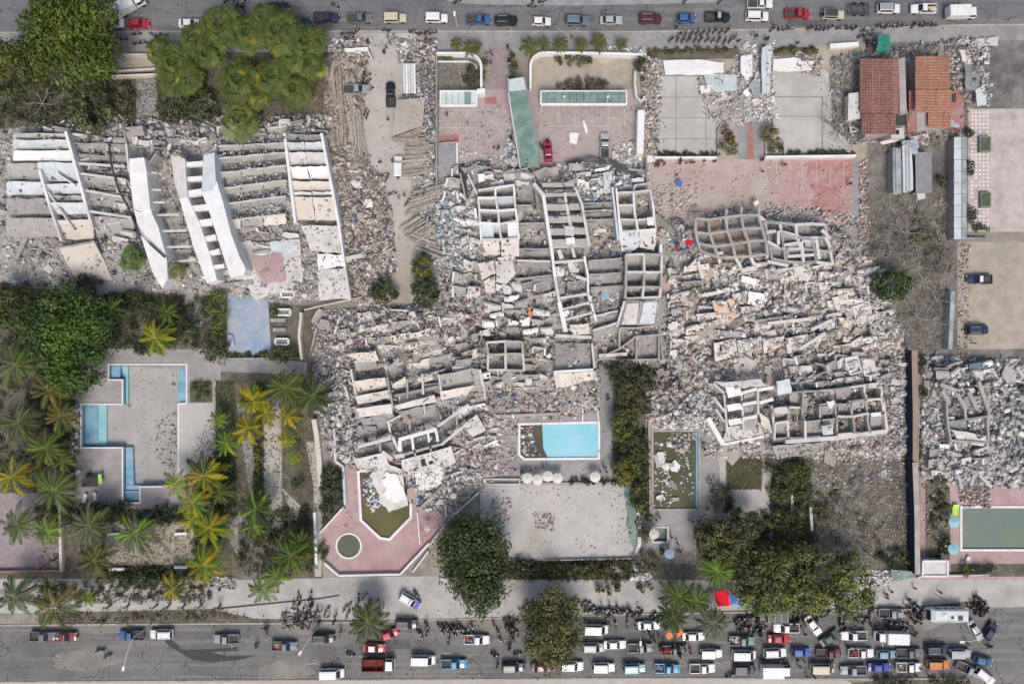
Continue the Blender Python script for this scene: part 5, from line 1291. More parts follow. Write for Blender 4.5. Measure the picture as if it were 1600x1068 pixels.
for x, y, a, lab in ((122,737,20,'white plastic lounger on the lower deck by the black car'),(134,777,70,'white lounger near the dark hedge of the drained pool'),(150,775,90,'short white lounger at the deck edge of the drained pool')): lounger(lab, x, y, a)
# pink fallen tarps, red-blue canopy
M['redtarp'] = mat('red_tarp', (.60,.015,.03), (.66,.03,.045), 1.5, spec=.1); M['bluetarp'] = mat('blue_tarp', (.06,.13,.42), (.08,.17,.5), 1.5); M['skytarp'] = mat('pale_blue_tarp', (.20,.40,.62), (.26,.46,.66), 1.5)
s = site('tarpaulin_canopy', 'red and blue tarpaulin canopy beside the street palms', 'canopy', 1135, 935)
s.slab([(1114,925),(1138,921),(1141,945),(1122,947)], [2.5,2.8,2.4,2.2], 'redtarp', .04, 'red_sheet', 3, .08)
s.slab([(1138,921),(1147,930),(1153,938),(1141,945)], [2.8,2.5,2.3,2.4], 'bluetarp', .04, 'blue_sheet', 3, .08)
s.slab([(1153,934),(1166,941),(1152,947),(1142,947)], [2.3,1.6,1.8,2.2], 'skytarp', .04, 'pale_sheet', 3, .08)
for x, y in ((1115,927),(1123,946),(1152,938)):
    c_ = W(x, y, 2.3); MB().tube([(c_.x,c_.y,0),(c_.x,c_.y,2.2)], .05, 6).build('post', M['dark_metal'], s.t, org=s.c)
for lab, q, k in (('bright blue tarpaulin sheet on the tan plaza', ((1056,282),(1062,279),(1067,286),(1064,291),(1056,290)), 'bluetarp'),('blue scrap of tarp in the scrub bushes', ((1200,832),(1206,830),(1209,838),(1204,842)), 'skytarp'),
    ('blue cloth bundle by the hedge of the drained pool', ((99,612),(110,606),(114,616),(104,622)), 'bluetarp'),('blue cloth spilled in the ladder block rubble', ((940,452),(953,455),(948,469),(941,466)), 'skytarp'),('blue cloth spilled beside the pale sheet rubble', ((921,310),(935,302),(930,316),(922,318)), 'skytarp'),
    ('teal cloth heap at the edge of the pale slab', ((1012,378),(1022,374),(1026,384),(1016,388)), 'teal'),('pink cloth in the eastern rubble', ((1273,433),(1284,431),(1286,441),(1276,443)), 'pinkcloth'),('orange cloth in the small rescue pit', ((822,482),(829,480),(832,494),(826,495)), 'orange'),
    ('red round cushion at the corner of the coffered grid', ((1071,376),(1077,373),(1083,377),(1080,384),(1073,384)), 'redtarp'),('lavender cloth on the corner of the blue floored yard', ((355,522),(364,524),(366,540),(356,546)), 'lilaccloth'),
    ('orange tarp fallen on a street cart under the palms', ((1040,990),(1049,986),(1052,996),(1044,998)), 'orange'),('second orange tarp on a street cart by the white sedan', ((1055,988),(1066,982),(1068,989),(1058,995)), 'orange')):
    if k == 'pinkcloth' and k not in M: M[k] = mat(k.replace('cloth','_cloth'), (.65,.10,.32), (.7,.14,.36), 2)
    if k == 'lilaccloth' and k not in M: M[k] = mat('lilac_cloth', (.40,.40,.66), (.5,.5,.72), 2)
    z = max(hz(*q[0]), .1) + (.6 if 'orange tarp' in lab else .45) + (1.2 if 'cart' in lab else 0)
    o = plate_mb(jag_poly([W(p[0], p[1], z) for p in q], 4, .12), .12).build('cloth_sheet', M[k], org=W(*q[0], z)); tag(o, lab, 'tarpaulin' if 'tarp' in lab else 'cloth')
# green netting on the court edge
s = site('fallen_netting', 'fallen green netting along the edge of the empty court', 'netting', 985, 800)
for q, z in ((((975,760),(985,757),(992,790),(984,800)),.7),(((979,790),(990,785),(994,820),(981,828)),.9),(((984,825),(996,818),(994,850),(986,852)),.7),(((700,772),(742,752),(744,768),(722,786)),.5)):
    s.slab(q, z, 'green_roof', .1, 'net_sheet', 5, .35)
# small huts, lamp posts, poles
def lamp(label, bx, by, tx, ty, h=9.0):
    a = W(bx, by, 0); b = W(tx, ty, h)
    t = thing('street_lamp', label, 'street lamp', a)
    up = Vector((0, 0, h*.86)); arm = b - a
    MB().tube([(0,0,0), up*.5, up], [.13,.1,.08], 8).build('pole', M['concrete_pale'], t)
    MB().tube([up, up + (arm - up)*.5 + Vector((0,0,.35)), arm], [.08,.06,.05], 8).build('arm', M['concrete_pale'], t)
    d = (arm - up); ang = math.atan2(d.y, d.x)
    m_ = Matrix.Translation(arm) @ Matrix.Rotation(ang, 4, 'Z')
    MB().box(-.25,-.2,-.12,.65,.2,.08,0,m_).build('lamp_head', M['white'], t)
    return t
lamp('tall street lamp with white head leaning over the empty road', 237, 974, 193, 1042)
lamp('street lamp by the broken kerb near the black parked car', 502, 970, 470, 1018)
lamp('street lamp arching over the cars near the two tone palm', 989, 963, 1001, 1003)
lamp('street lamp on the top road by the blue pickup', 714, 40, 710, 20, 7.0)
lamp('thin street lamp beside the camper van', 1502, 982, 1505, 1002, 6.0)
def post(label, x, y, h, key='dark_metal', r=.06):
    c_ = W(x, y, 0); o = MB().tube([(0,0,0),(0,0,h)], r, 6).build('utility_post', M[key]); o.location = c_; tag(o, label, 'post')
post('thin dark sign post on the pavement by the hut', 1459, 926, 5); post('thin post in the pavement garden', 817, 882, 3, 'concrete_pale', .1); post('slanted marker post in the pavement planting', 915, 880, 3, 'concrete_pale', .08)
# trailer frame
s = site('flatbed_trailer', 'empty dark trailer frame parked on the top road', 'trailer', 1341, 18)
for a, b in (((1325,8),(1357,8)),((1325,22),(1357,22)),((1325,8),(1325,22)),((1341,8),(1341,22)),((1357,4),(1357,24)),((1330,8),(1335,22)),((1349,8),(1352,22))): s.beam(a, b, 1.0, .2, .2, 'dark_metal')
for x in (1335, 1348):
    for y in (6, 24):
        c_ = W(x, y, .4); MB().tube([(c_.x,c_.y-.1,.38),(c_.x,c_.y+.1,.38)], .36, 12).build('wheel', M['rubber'], s.t, org=s.c)

for lab, q in (('black sheet standing in for shade edging the pale strips below the pink car park', ((880,256),(902,249),(926,245),(948,251),(940,256),(920,252),(898,256))),
    ('black sheet standing in for shade beside the thick white wall foot', ((952,250),(970,256),(988,264),(1004,276),(1004,284),(984,274),(962,264))),
    ('black sheet standing in for shade along the flank of the peach topped ruin', ((716,262),(728,258),(730,300),(732,314),(722,312),(718,290))),
    ('black sheet standing in for shade above the peach topped ruin', ((722,262),(740,254),(766,253),(766,258),(742,260)))):
    z = 1.5  # black sheets added in place of deep shadow in the rubble cavities
    o = plate_mb(jag_poly([W(p[0], p[1], z + random.uniform(-.3,.3)) for p in q], 3, .2), .05).build('shade_sheet', M['dark_metal'], org=W(*q[0], z)); tag(o, lab, 'sheet')

s = site('covered_stall', 'black covered stall with a lime end on the drained pool deck', 'stall', 142, 753)
s.slab([(128,746),(152,745),(153,760),(127,761)], 1.5, 'dark_metal', .1, 'black_cover', 3, .1); s.slab([(153,741),(158,740),(160,753),(155,757)], 1.3, 'lime', .08, 'lime_sheet', 3, .1)
for x, y in ((130,748),(150,747),(151,758),(129,759)):
    c_ = W(x, y, 1.4); MB().tube([(c_.x,c_.y,0),(c_.x,c_.y,1.4)], .05, 6).build('post', M['dark_metal'], s.t, org=s.c)
# ------------------------------------------------------------------ vehicles
def loft(st, mi=0):
    """st: list of (x, half width, z bottom, z top)."""
    mb = MB(); V = []; F = []; n = 9
    for x, w, zb, zt in st:
        V += [(x,-w*.88,zb),(x,-w,zb+.14),(x,-w,zt-.16),(x,-w*.88,zt-.02),(x,0,zt+.03),(x,w*.88,zt-.02),(x,w,zt-.16),(x,w,zb+.14),(x,w*.88,zb)]
    for i in range(len(st)-1):
        for k in range(n):
            a = i*n+k; b = i*n+(k+1) % n
            F.append((a, b, b+n, a+n))
    F.append(tuple(range(n))[::-1][::-1]); F.append(tuple((len(st)-1)*n+k for k in range(n))[::-1])
    F = [tuple(reversed(f)) for f in F]
    return mb.add(V, F, mi)

def frustum(mb, xr0, xf0, w0, z0, xr1, xf1, w1, z1, mi=0):
    V = [(xr0,-w0,z0),(xf0,-w0,z0),(xf0,w0,z0),(xr0,w0,z0),(xr1,-w1,z1),(xf1,-w1,z1),(xf1,w1,z1),(xr1,w1,z1)]
    # crowned roof
    xm = (xr1+xf1)/2
    V += [(xr1+.12,-w1*.6,z1+.05),(xf1-.12,-w1*.6,z1+.05),(xf1-.12,w1*.6,z1+.05),(xr1+.12,w1*.6,z1+.05)]
    F = [(0,1,5,4),(1,2,6,5),(2,3,7,6),(3,0,4,7),(4,5,9,8),(5,6,10,9),(6,7,11,10),(7,4,8,11),(8,9,10,11)]
    mb.add(V, F, mi)
    return V

def pane(V, a, b, c, d, mu=.06, mv=.1, off=.012):
    A, B, C, D = (Vector(V[i]) for i in (a, b, c, d))
    def P(u, v): return A.lerp(B, u).lerp(D.lerp(C, u), v)
    n = (B-A).cross(D-A).normalized() * off
    q = [P(mu,mv)+n, P(1-mu,mv)+n, P(1-mu,1-mv)+n, P(mu,1-mv)+n]
    q2 = [p - n*2 for p in q]
    return MB().add(q + q2, [(0,1,2,3),(7,6,5,4),(0,4,5,1),(1,5,6,2),(2,6,7,3),(3,7,4,0)])

WHEEL = MB()
WHEEL.tube([(0,-.11,0),(0,-.09,0),(0,.09,0),(0,.11,0)], [.29,.34,.34,.29], 14)
WHEEL = WHEEL.me('wheel', M['rubber'])
RIM = MB(); RIM.tube([(0,-.125,0),(0,.125,0)], .19, 10); RIM = RIM.me('rim', M['grey_metal'])

KINDS = {}
def parts_common(L, W_, zf, wf, wr, r=1.0):
    P = []
    for x in (wr, wf):
        for s in (-1, 1): P.append(('wheel', WHEEL, (x, s*(W_-.1), .34*r), (r, 1, r)))
    lamp = MB().box(-.05,-.17,-.07,.05,.17,.07).me('headlight', M['lamp_glass'])
    tail = MB().box(-.04,-.14,-.09,.04,.14,.09).me('tail_light', M['red_glass'])
    for s in (-1, 1):
        P.append(('headlight', lamp, (L/2-.06, s*(W_-.28), zf), None)); P.append(('tail_light', tail, (-L/2+.05, s*(W_-.24), zf+.12), None))
        mir = MB().box(-.08,-.1,-.07,.08,.1,.07).me('wing_mirror', M['glass'])
        P.append(('wing_mirror', mir, (wf-.55, s*(W_+.08), 1.02), None))
    return P

def glassset(V, rear=True, split=True):
    out = [('windscreen', pane(V,1,2,6,5).me('windscreen', M['glass']), (0,0,0), None)]
    if rear: out.append(('rear_window', pane(V,3,0,4,7).me('rear_window', M['glass']), (0,0,0), None))
    for q in ((0,1,5,4),(2,3,7,6)):
        out.append(('side_window', pane(V,*q,.07,.14).me('side_window', M['glass']), (0,0,0), None))
    return out

def k_sedan():
    b = loft([(-2.25,.68,.42,.78),(-2.15,.80,.28,.90),(-1.6,.86,.22,.95),(0,.87,.2,.94),(.95,.87,.2,.92),(1.8,.84,.22,.82),(2.12,.76,.3,.70),(2.25,.60,.4,.58)])
    V = frustum(b, -1.75,1.0,.80,.88, -1.05,.30,.60,1.40)
    return 4.5, [('body', b.me('body', M['paint']), (0,0,0), None)] + glassset(V) + parts_common(4.5,.87,.62,1.35,-1.35)
def k_hatch():
    b = loft([(-1.9,.70,.4,.85),(-1.82,.80,.28,.95),(-1.3,.84,.22,.97),(.7,.84,.2,.93),(1.5,.80,.22,.82),(1.8,.72,.3,.68),(1.9,.58,.4,.55)])
    V = frustum(b, -1.85,.85,.78,.90, -1.45,.10,.60,1.47)
    return 3.8, [('body', b.me('body', M['paint']), (0,0,0), None)] + glassset(V) + parts_common(3.8,.84,.62,1.15,-1.2)
def k_suv():
    b = loft([(-2.3,.78,.45,1.0),(-2.22,.88,.32,1.08),(-1.6,.92,.28,1.08),(.8,.92,.26,1.08),(1.0,.92,.26,1.05),(1.9,.89,.28,.98),(2.2,.82,.36,.86),(2.3,.68,.45,.72)])
    V = frustum(b, -2.25,1.15,.86,1.04, -2.05,.40,.70,1.75)
    P = [('body', b.me('body', M['paint']), (0,0,0), None)] + glassset(V) + parts_common(4.6,.92,.72,1.4,-1.4,1.1)
    rail = MB().box(-1.0,-.03,0,1.0,.03,.05).me('roof_rail', M['grey_metal'])
    P += [('roof_rail', rail, (-.8,s*.55,1.80), None) for s in (-1,1)]
    return 4.6, P
def k_jeep():
    b = loft([(-2.2,.80,.5,1.05),(-2.15,.86,.38,1.10),(.7,.88,.36,1.10),(.9,.86,.36,1.08),(1.95,.80,.38,1.04),(2.15,.78,.42,.95),(2.2,.74,.5,.8)])
    V = frustum(b, -2.15,.95,.84,1.06, -2.08,.62,.76,1.85)
    P = [('body', b.me('body', M['paint']), (0,0,0), None)] + glassset(V) + parts_common(4.4,.88,.75,1.4,-1.3,1.12)
    P.append(('spare_wheel', WHEEL, (-2.28,0,1.0), (.9,1,.9), (0,0,math.pi/2)))
    return 4.4, P
def k_pickup():
    b = loft([(-.55,.88,.3,1.02),(.9,.90,.28,1.04),(1.1,.90,.28,1.02),(2.1,.88,.3,.97),(2.45,.80,.38,.85),(2.55,.66,.48,.7)])
    V = frustum(b, -.5,1.25,.84,1.0, -.32,.50,.68,1.72)
    bed = MB(); bed.box(-2.5,-.86,.5,-.57,.86,.62)
    for s in (-1,1): bed.box(-2.5,s*.88-.06,.42,-.57,s*.88+.06,1.05)
    bed.box(-2.56,-.86,.45,-2.5,.86,1.02)
    lin = MB(); lin.box(-2.48,-.80,.63,-.6,.80,.68)
    for s in (-1,1): lin.box(-1.95,s*.72-.1,.68,-1.3,s*.72+.1,.86)
    P = [('body', b.me('body', M['paint']), (0,0,0), None), ('cargo_bed', bed.me('cargo_bed', M['paint']), (0,0,0), None), ('bed_liner', lin.me('bed_liner', M['cargo']), (0,0,0), None)]
    return 5.1, P + glassset(V) + parts_common(5.1,.90,.75,1.65,-1.45,1.1)
def k_van():
    b = loft([(-2.45,.84,.4,1.15),(-2.4,.92,.32,1.2),(1.3,.92,.28,1.2),(1.6,.92,.28,1.12),(2.2,.86,.3,.95),(2.4,.74,.4,.78)])
    V = frustum(b, -2.42,1.75,.88,1.16, -2.35,.95,.78,2.0)
    return 4.85, [('body', b.me('body', M['paint']), (0,0,0), None)] + glassset(V) + parts_common(4.85,.92,.7,1.5,-1.5,1.0)
def k_box():
    b = loft([(1.2,.95,.45,1.25),(2.5,.96,.42,1.25),(2.95,.92,.45,1.2),(3.05,.8,.5,1.0)])
    V = frustum(b, 1.25,2.95,.92,1.22, 1.3,2.45,.80,2.15)
    bx = MB(); bx.box(-3.1,-1.08,.85,1.08,1.08,2.85)
    rb = MB()
    for s in (-1,1):
        for k in range(9): rb.box(-3.0+k*.5,s*1.1-.03,.9,-2.93+k*.5,s*1.1+.03,2.8)
    for k in range(4): rb.box(-2.9+k*1.25,-1.05,2.85,-2.85+k*1.25,1.05,2.88)
    ch = MB().box(-3.0,-.5,.5,1.3,.5,.83)
    P = [('body', b.me('body', M['paint']), (0,0,0), None), ('cargo_box', bx.me('cargo_box', M['paint']), (0,0,0), None), ('box_ribs', rb.me('box_ribs', M['box_paint']), (0,0,0), None), ('chassis', ch.me('chassis', M['dark_metal']), (0,0,0), None)]
    return 6.2, P + glassset(V, rear=False) + parts_common(6.1,.98,.75,2.2,-1.9,1.2)
def k_dump():
    b = loft([(1.4,1.0,.6,1.4),(2.7,1.02,.55,1.4),(3.2,.98,.6,1.35),(3.3,.85,.65,1.1)])
    V = frustum(b, 1.45,3.2,.98,1.36, 1.5,2.85,.88,2.4)
    bd = MB(); bd.box(-3.2,-1.1,1.0,1.1,1.1,1.12)
    for s in (-1,1):
        bd.box(-3.2,s*1.12-.06,1.0,1.1,s*1.12+.06,2.1)
        for k in range(6): bd.box(-3.1+k*.8,s*1.22-.05,1.0,-2.95+k*.8,s*1.22+.05,2.1)
    bd.box(-3.26,-1.1,1.0,-3.2,1.1,2.05); bd.box(1.1,-1.1,1.0,1.18,1.1,2.35); bd.box(-.45,-1.1,1.12,-.35,1.1,1.9)
    ch = MB().box(-3.1,-.5,.6,1.6,.5,.98)
    P = [('body', b.me('body', M['paint']), (0,0,0), None), ('dump_bed', bd.me('dump_bed', M['rust_red']), (0,0,0), None), ('chassis', ch.me('chassis', M['dark_metal']), (0,0,0), None)]
    return 6.6, P + glassset(V, rear=False) + parts_common(6.6,1.02,.85,2.4,-1.9,1.45)
def k_camper():
    b = loft([(-3.9,1.15,.55,2.6),(-3.8,1.25,.45,2.75),(2.6,1.25,.45,2.75),(3.3,1.2,.45,2.3),(3.8,1.1,.5,1.5),(3.9,.95,.6,1.1)])
    V = [(2.62,-1.2,1.5),(3.75,-1.05,1.5),(3.75,1.05,1.5),(2.62,1.2,1.5),(2.55,-1.15,2.6),(3.3,-1.05,2.35),(3.3,1.05,2.35),(2.55,1.15,2.6)]
    P = [('body', b.me('body', M['paint']), (0,0,0), None), ('windscreen', pane(V,1,2,6,5,.04,.05,.06).me('windscreen', M['glass']), (.12,0,0), None)]
    vent = MB().box(-.4,-.35,0,.4,.35,.12).box(-.3,-.25,.12,.3,.25,.2)
    hatch = MB().box(-.45,-.45,0,.45,.45,.06).me('roof_hatch', M['cargo'])
    ac = vent.me('roof_vent', M['box_paint'])
    P += [('roof_hatch', hatch, (-2.2,.3,2.79), None), ('roof_hatch', hatch, (-.6,.2,2.79), (.6,.6,1)), ('roof_vent', ac, (1.0,-.2,2.79), None)]
    strip = MB().box(-3.7,-.03,-.03,2.5,.03,.05).me('roof_rail', M['grey_metal'])
    P += [('roof_rail', strip, (0,s*1.05,2.78), None) for s in (-1,1)]
    win = MB().box(-.5,-.02,-.3,.5,.02,.3).me('side_window', M['glass'])
    P += [('side_window', win, (x,s*1.255,1.8), None) for x in (-2.8,-1.3,.2,1.7) for s in (-1,1)]
    return 7.8, P + parts_common(7.8,1.2,.9,2.5,-2.3,1.2)
M['rust_red'] = mat('rusty_red_paint', (.15,.03,.025), (.22,.06,.04), 2, stain=.6, sscale=.8)
for k, f in dict(sedan=k_sedan, hatch=k_hatch, suv=k_suv, jeep=k_jeep, pickup=k_pickup, van=k_van, box=k_box, dump=k_dump, camper=k_camper).items(): KINDS[k] = f()

CARNAME = dict(sedan=('sedan_car','car'), hatch=('hatchback_car','car'), suv=('estate_car','car'), jeep=('off_road_car','car'), pickup=('pickup_truck','pickup truck'),
               van=('minibus','van'), box=('box_truck','truck'), dump=('dump_truck','truck'), camper=('camper_van','camper van'))
WHT=(.80,.80,.79); SIL=(.42,.44,.45); GRY=(.15,.16,.175); BLK=(.014,.014,.016); NVY=(.025,.035,.075); BLU=(.045,.13,.30); SLT=(.13,.185,.235); RED=(.42,.02,.03); MAR=(.10,.02,.03)
CRM=(.60,.54,.40); SKY=(.22,.36,.45); CYB=(.03,.30,.55); GRN=(.05,.10,.085); ORG=(.62,.19,.03); TEA=(.14,.26,.26); PUR=(.06,.03,.28); LGR=(.30,.33,.35)
ROOFS = {}
def vehicle(kind, px, py, ang, col, label, group=None, scl=1.0, roof=None, load=None, z=None):
    L, P = KINDS[kind]
    nm, cat = CARNAME[kind]
    hgt = {'sedan':.9,'hatch':.9,'suv':1.2,'jeep':1.2,'pickup':1.0,'van':1.4,'box':2.0,'dump':1.6,'camper':2.2}[kind]
    c_ = W(px, py, hgt); c_.z = (hz(px, py) if z is None else z) + .02
    t = thing(nm, label, cat, c_, R(ang), group)
    t.scale = (scl, scl, scl)
    for p in P:
        o = link(p[0], p[1], t, p[2], p[4] if len(p) > 4 else (0,0,0), p[3])
        o.color = (*col, 1)
        if roof and p[0] in ('cargo_box', 'roof_rail'): o.color = (*roof, 1)
    if roof and kind in ('suv','jeep','sedan','van','pickup','hatch'):
        xr, xf, w, zz = {'suv':(-1.95,.3,.62,1.80),'jeep':(-2.0,.55,.7,1.9),'sedan':(-.95,.2,.52,1.45),'van':(-2.25,.85,.7,2.05),'pickup':(-.22,.4,.6,1.77),'hatch':(-1.35,0,.52,1.52)}[kind]
        o = link('roof_panel', MB().box(xr,-w,zz-.02,xf,w,zz+.02).me('roof_panel', M['paint']), t); o.color = (*roof, 1)
    if load and kind == 'pickup':
        for k in range(7):
            s_ = random.uniform(.2,.42)
            m_ = Matrix.Translation((random.uniform(-2.2,-.9), random.uniform(-.5,.5), .68 + s_*.3)) @ Matrix.Rotation(random.random()*3, 4, 'Z')
            o = link('load_bundle', MB().box(-s_,-s_*.6,-s_*.3,s_,s_*.6,s_*.6,0,m_).me('load_bundle', M['cloth']), t)
            g = random.choice(load); o.color = (*g, 1)
    return t
LD = [(.5,.48,.42),(.1,.1,.12),(.35,.2,.1),(.12,.2,.35),(.4,.05,.04)]
V_ = [
 # top road
 ('pickup',131,7,0,SKY,'light blue loaded pickup by the crown of the big corner tree',LD),('box',200,6,30,WHT,'white box truck slanting across the top road'),('van',172,34,0,WHT,'white van half under the big corner tree'),
 ('sedan',215,36,0,RED,'bright red car parked by the garden at the top road'),('sedan',296,36,0,WHT,'white sedan between red car and palm cluster'),('sedan',403,35,0,WHT,'white sedan poking out between two palm crowns'),
 ('sedan',435,10,0,BLK,'black sedan alone in the far lane of the top road'),('sedan',468,34,0,NVY,'dark blue car hidden partly below a palm crown'),('pickup',510,27,0,NVY,'navy pickup next to the palm cluster at the top road'),
 ('pickup',562,28,0,GRY,'dark grey pickup between navy pickup and cream jeep'),('jeep',617,27,0,CRM,'cream off-road car at the lane entrance'),('jeep',682,27,0,WHT,'white off-road car following the cream one'),
 ('pickup',748,30,0,BLU,'blue pickup ahead of a black car on the top road'),('suv',791,31,0,BLK,'black estate car touching the blue pickup'),('hatch',846,33,0,WHT,'white hatchback above the row of small palms'),
 ('suv',902,31,0,SLT,'slate blue estate car above the small palms'),('sedan',955,31,0,SIL,'silver white sedan between slate car and maroon car'),('suv',1017,28,0,MAR,'maroon estate car on the top road'),
 ('hatch',1073,28,0,BLU,'mid blue hatchback behind a black pickup'),('pickup',1122,26,0,BLK,'black pickup with silver cab roof on the top road',None,SIL),('pickup',1188,5,0,WHT,'white pickup cut by the upper picture edge'),
 ('suv',1184,24,0,WHT,'white estate car beside another white pickup'),('pickup',1247,21,0,RED,'red pickup with dark open bed on the top road'),('jeep',1303,22,0,CRM,'cream off-road car with a dark roof rack',None,(.06,.055,.05)),
 ('suv',1390,12,0,WHT,'white estate car with grey roof bars by the kiosk',None,LGR),('pickup',1444,13,180,WHT,'white pickup with tan bed cover near the box truck',[(.6,.5,.38)]),('box',1506,18,0,WHT,'white box truck at the far end of the top road'),
 # yards
 ('pickup',610,147,90,BLK,'black pickup standing in the concrete lane'),('jeep',622,260,90,WHT,'white off-road car facing up the concrete lane'),('pickup',558,141,0,LGR,'grey white pickup squeezed into the brown debris strip'),
 ('sedan',856,235,95,(.35,.03,.07),'crushed red car beside the fallen green canopy'),('pickup',945,227,90,SIL,'silver pickup on the pink car park'),
 ('pickup',1531,436,180,NVY,'navy pickup with white bed cover on the sand lot',None,WHT),('suv',1529,515,0,NVY,'dark blue car on the sand lot'),('suv',1526,571,8,SLT,'slate grey estate car at the rubble end of the sand lot'),
 # bottom road, empty half
 ('pickup',66,994,0,GRY,'dark grey pickup at the tail of the red pickup'),('pickup',99,994,0,(.22,.03,.03),'dark red pickup parked under the leaning palms',LD),('pickup',204,992,180,BLU,'blue pickup with brown load facing the white car',[(.16,.1,.07)]),
 ('suv',251,991,180,WHT,'white estate car at the head of the wet patch'),('pickup',353,998,180,LGR,'light grey pickup parked alone past the wet patch'),('pickup',444,1009,0,SLT,'slate blue pickup with a helmeted crowd at its tail',LD),
 ('suv',505,997,0,BLK,'black estate car near the slanting street lamp'),('suv',640,939,-32,WHT,'white car with a bright blue bonnet parked aslant on the pavement'),('suv',635,975,0,BLK,'large black car under the grey green palm'),
 ('hatch',609,990,20,RED,'red car poking out beside the grey green palm'),('sedan',584,1012,0,(.5,.06,.05),'red and white car under the palm by the dump truck',None,WHT),('dump',591,1038,0,WHT,'maroon bedded dump truck with a white cab'),
 ('van',661,1032,0,WHT,'white minibus ahead of the dump truck'),('pickup',709,1037,0,CYB,'sky blue pickup in front of the white minibus'),('van',518,1053,0,WHT,'white minibus at the lower kerb behind the dump truck'),
 ('pickup',745,999,0,WHT,'white pickup with people loading the dark bed',LD),
 # traffic jam, lowest row
 ('suv',802,1043,0,NVY,'navy car at the tail of the lowest queue'),('sedan',848,1043,0,(.24,.05,.07),'rose red sedan in the lowest queue below the round tree'),('suv',894,1041,0,WHT,'white estate car behind the cream roofed one in the lowest queue'),
 ('jeep',944,1043,0,WHT,'white off-road car between white car and grey blue car in the lowest queue'),('jeep',992,1044,0,SKY,'grey blue off-road car in the lowest queue'),('pickup',1043,1044,0,CYB,'bright sky blue pickup in the lowest queue',LD),
 ('pickup',1098,1044,0,WHT,'white pickup right ahead of the bright blue pickup'),('suv',1164,1046,0,NVY,'dark navy car behind the big white box truck'),('box',1215,1049,0,WHT,'big white box truck in the lowest queue'),
 ('van',1287,1045,0,CRM,'cream minibus ahead of the box truck'),('pickup',1334,1047,180,LGR,'light grey pickup with dark bonnet in the lowest queue'),('sedan',1374,1042,0,(.04,.08,.42),'royal blue car in the lowest queue'),
 ('pickup',1421,1042,0,WHT,'white pickup with a mixed load ahead of the royal blue car',LD),('suv',1467,1038,0,ORG,'vivid orange estate car with dark roof rails'),('pickup',1514,1046,-25,LGR,'grey and white pickup turning behind the orange car'),('suv',1540,1057,-40,WHT,'white car at the end corner of the street'),
 # middle row
 ('van',932,984,0,WHT,'white van alone below the motorcycles and bus lane'),('suv',928,1012,0,LGR,'grey estate car behind the white sedan'),('sedan',961,1007,0,WHT,'white sedan ahead of the grey estate car'),
 ('pickup',1001,1012,0,GRY,'dark grey pickup ahead of the white sedan'),('sedan',1014,977,0,WHT,'white sedan near the lamp by the two palms'),('pickup',1053,1015,0,BLK,'black pickup carrying red bundles by the orange tarps',[(.4,.04,.03),(.5,.1,.04)]),
 ('sedan',1084,994,0,WHT,'white sedan with dark windows beside the orange tarps'),('pickup',1160,1001,0,TEA,'teal pickup with a tan load beside the red car',[(.5,.38,.3)]),('jeep',1112,1021,0,WHT,'white off-road car in the middle row by the teal pickup'),
 ('van',1164,1024,0,WHT,'white minibus right behind another white car in the middle row'),('sedan',1218,997,0,RED,'bright red sedan with dark windows in the jam'),('pickup',1229,981,180,WHT,'white pickup with a covered bed above the red sedan',None,WHT),
 ('box',1206,962,180,(.03,.033,.036),'black box truck beside the dense trees'),('sedan',1271,977,-52,WHT,'white sedan turning steeply out of the jam'),('sedan',1297,996,35,GRN,'dark green car turned across behind the white sedan'),
 ('pickup',1335,993,180,WHT,'white pickup next to the dark green car'),('box',1394,996,180,WHT,'white box truck with open cab door facing the green car'),('pickup',1394,958,0,LGR,'grey pickup below the dense trees'),
 ('camper',1481,961,180,(.62,.68,.68),'pale camper van with roof hatches'),('sedan',1525,985,-58,SIL,'silver sedan turned at the tail of the camper van'),
 ('suv',1212,1020,0,WHT,'white estate car below the red sedan'),('hatch',1252,1018,0,(.05,.13,.42),'cobalt blue car between white and maroon cars'),('pickup',1296,1020,0,MAR,'maroon pickup ahead of the cobalt blue car'),
 ('pickup',1346,1020,0,WHT,'white pickup with a dark cluttered bed ahead of the maroon one',[(.08,.05,.05),(.2,.06,.05)]),('hatch',1385,1022,0,SKY,'pale blue hatchback in the middle row'),('pickup',1421,1020,0,GRY,'dark grey pickup ahead of the pale blue hatchback'),
 ('suv',1465,1015,0,NVY,'dark navy estate car above the orange car'),('jeep',1501,1021,0,SIL,'silver white off-road car behind the turning grey pickup'),('hatch',1537,1032,-15,BLU,'blue car at the end of the street bend'),
 ('hatch',1548,985,60,NVY,'dark blue car past the camper van tail'),
]
for v in V_:
    kind, x, y, a, col, lab = v[:6]
    load = v[6] if len(v) > 6 else None; roof = v[7] if len(v) > 7 else None
    vehicle(kind, x, y, a + random.uniform(-1.5, 1.5), col, lab, None, .97, roof, load)
# blue bonnet of the parked police style car
for o in COL.objects:
    if o.get('label', '').startswith('white car with a bright blue bonnet'):
        b = link('blue_bonnet', MB().box(1.1,-.82,.98,2.15,.82,1.06).box(1.0,-.9,.6,2.1,.9,.9).me('blue_bonnet', M['paint']), o); b.color = (.03,.025,.42,1)
        b = link('blue_roof_bar', MB().box(-.1,-.5,1.8,.1,.5,1.92).me('blue_roof_bar', M['paint']), o); b.color = (.03,.05,.5,1)
    if o.get('label', '').startswith('white box truck with open cab door'):
        d_ = link('open_door', MB().box(1.7,.98,.7,1.78,1.8,1.9).me('open_door', M['paint']), o); d_.color = (*WHT, 1)

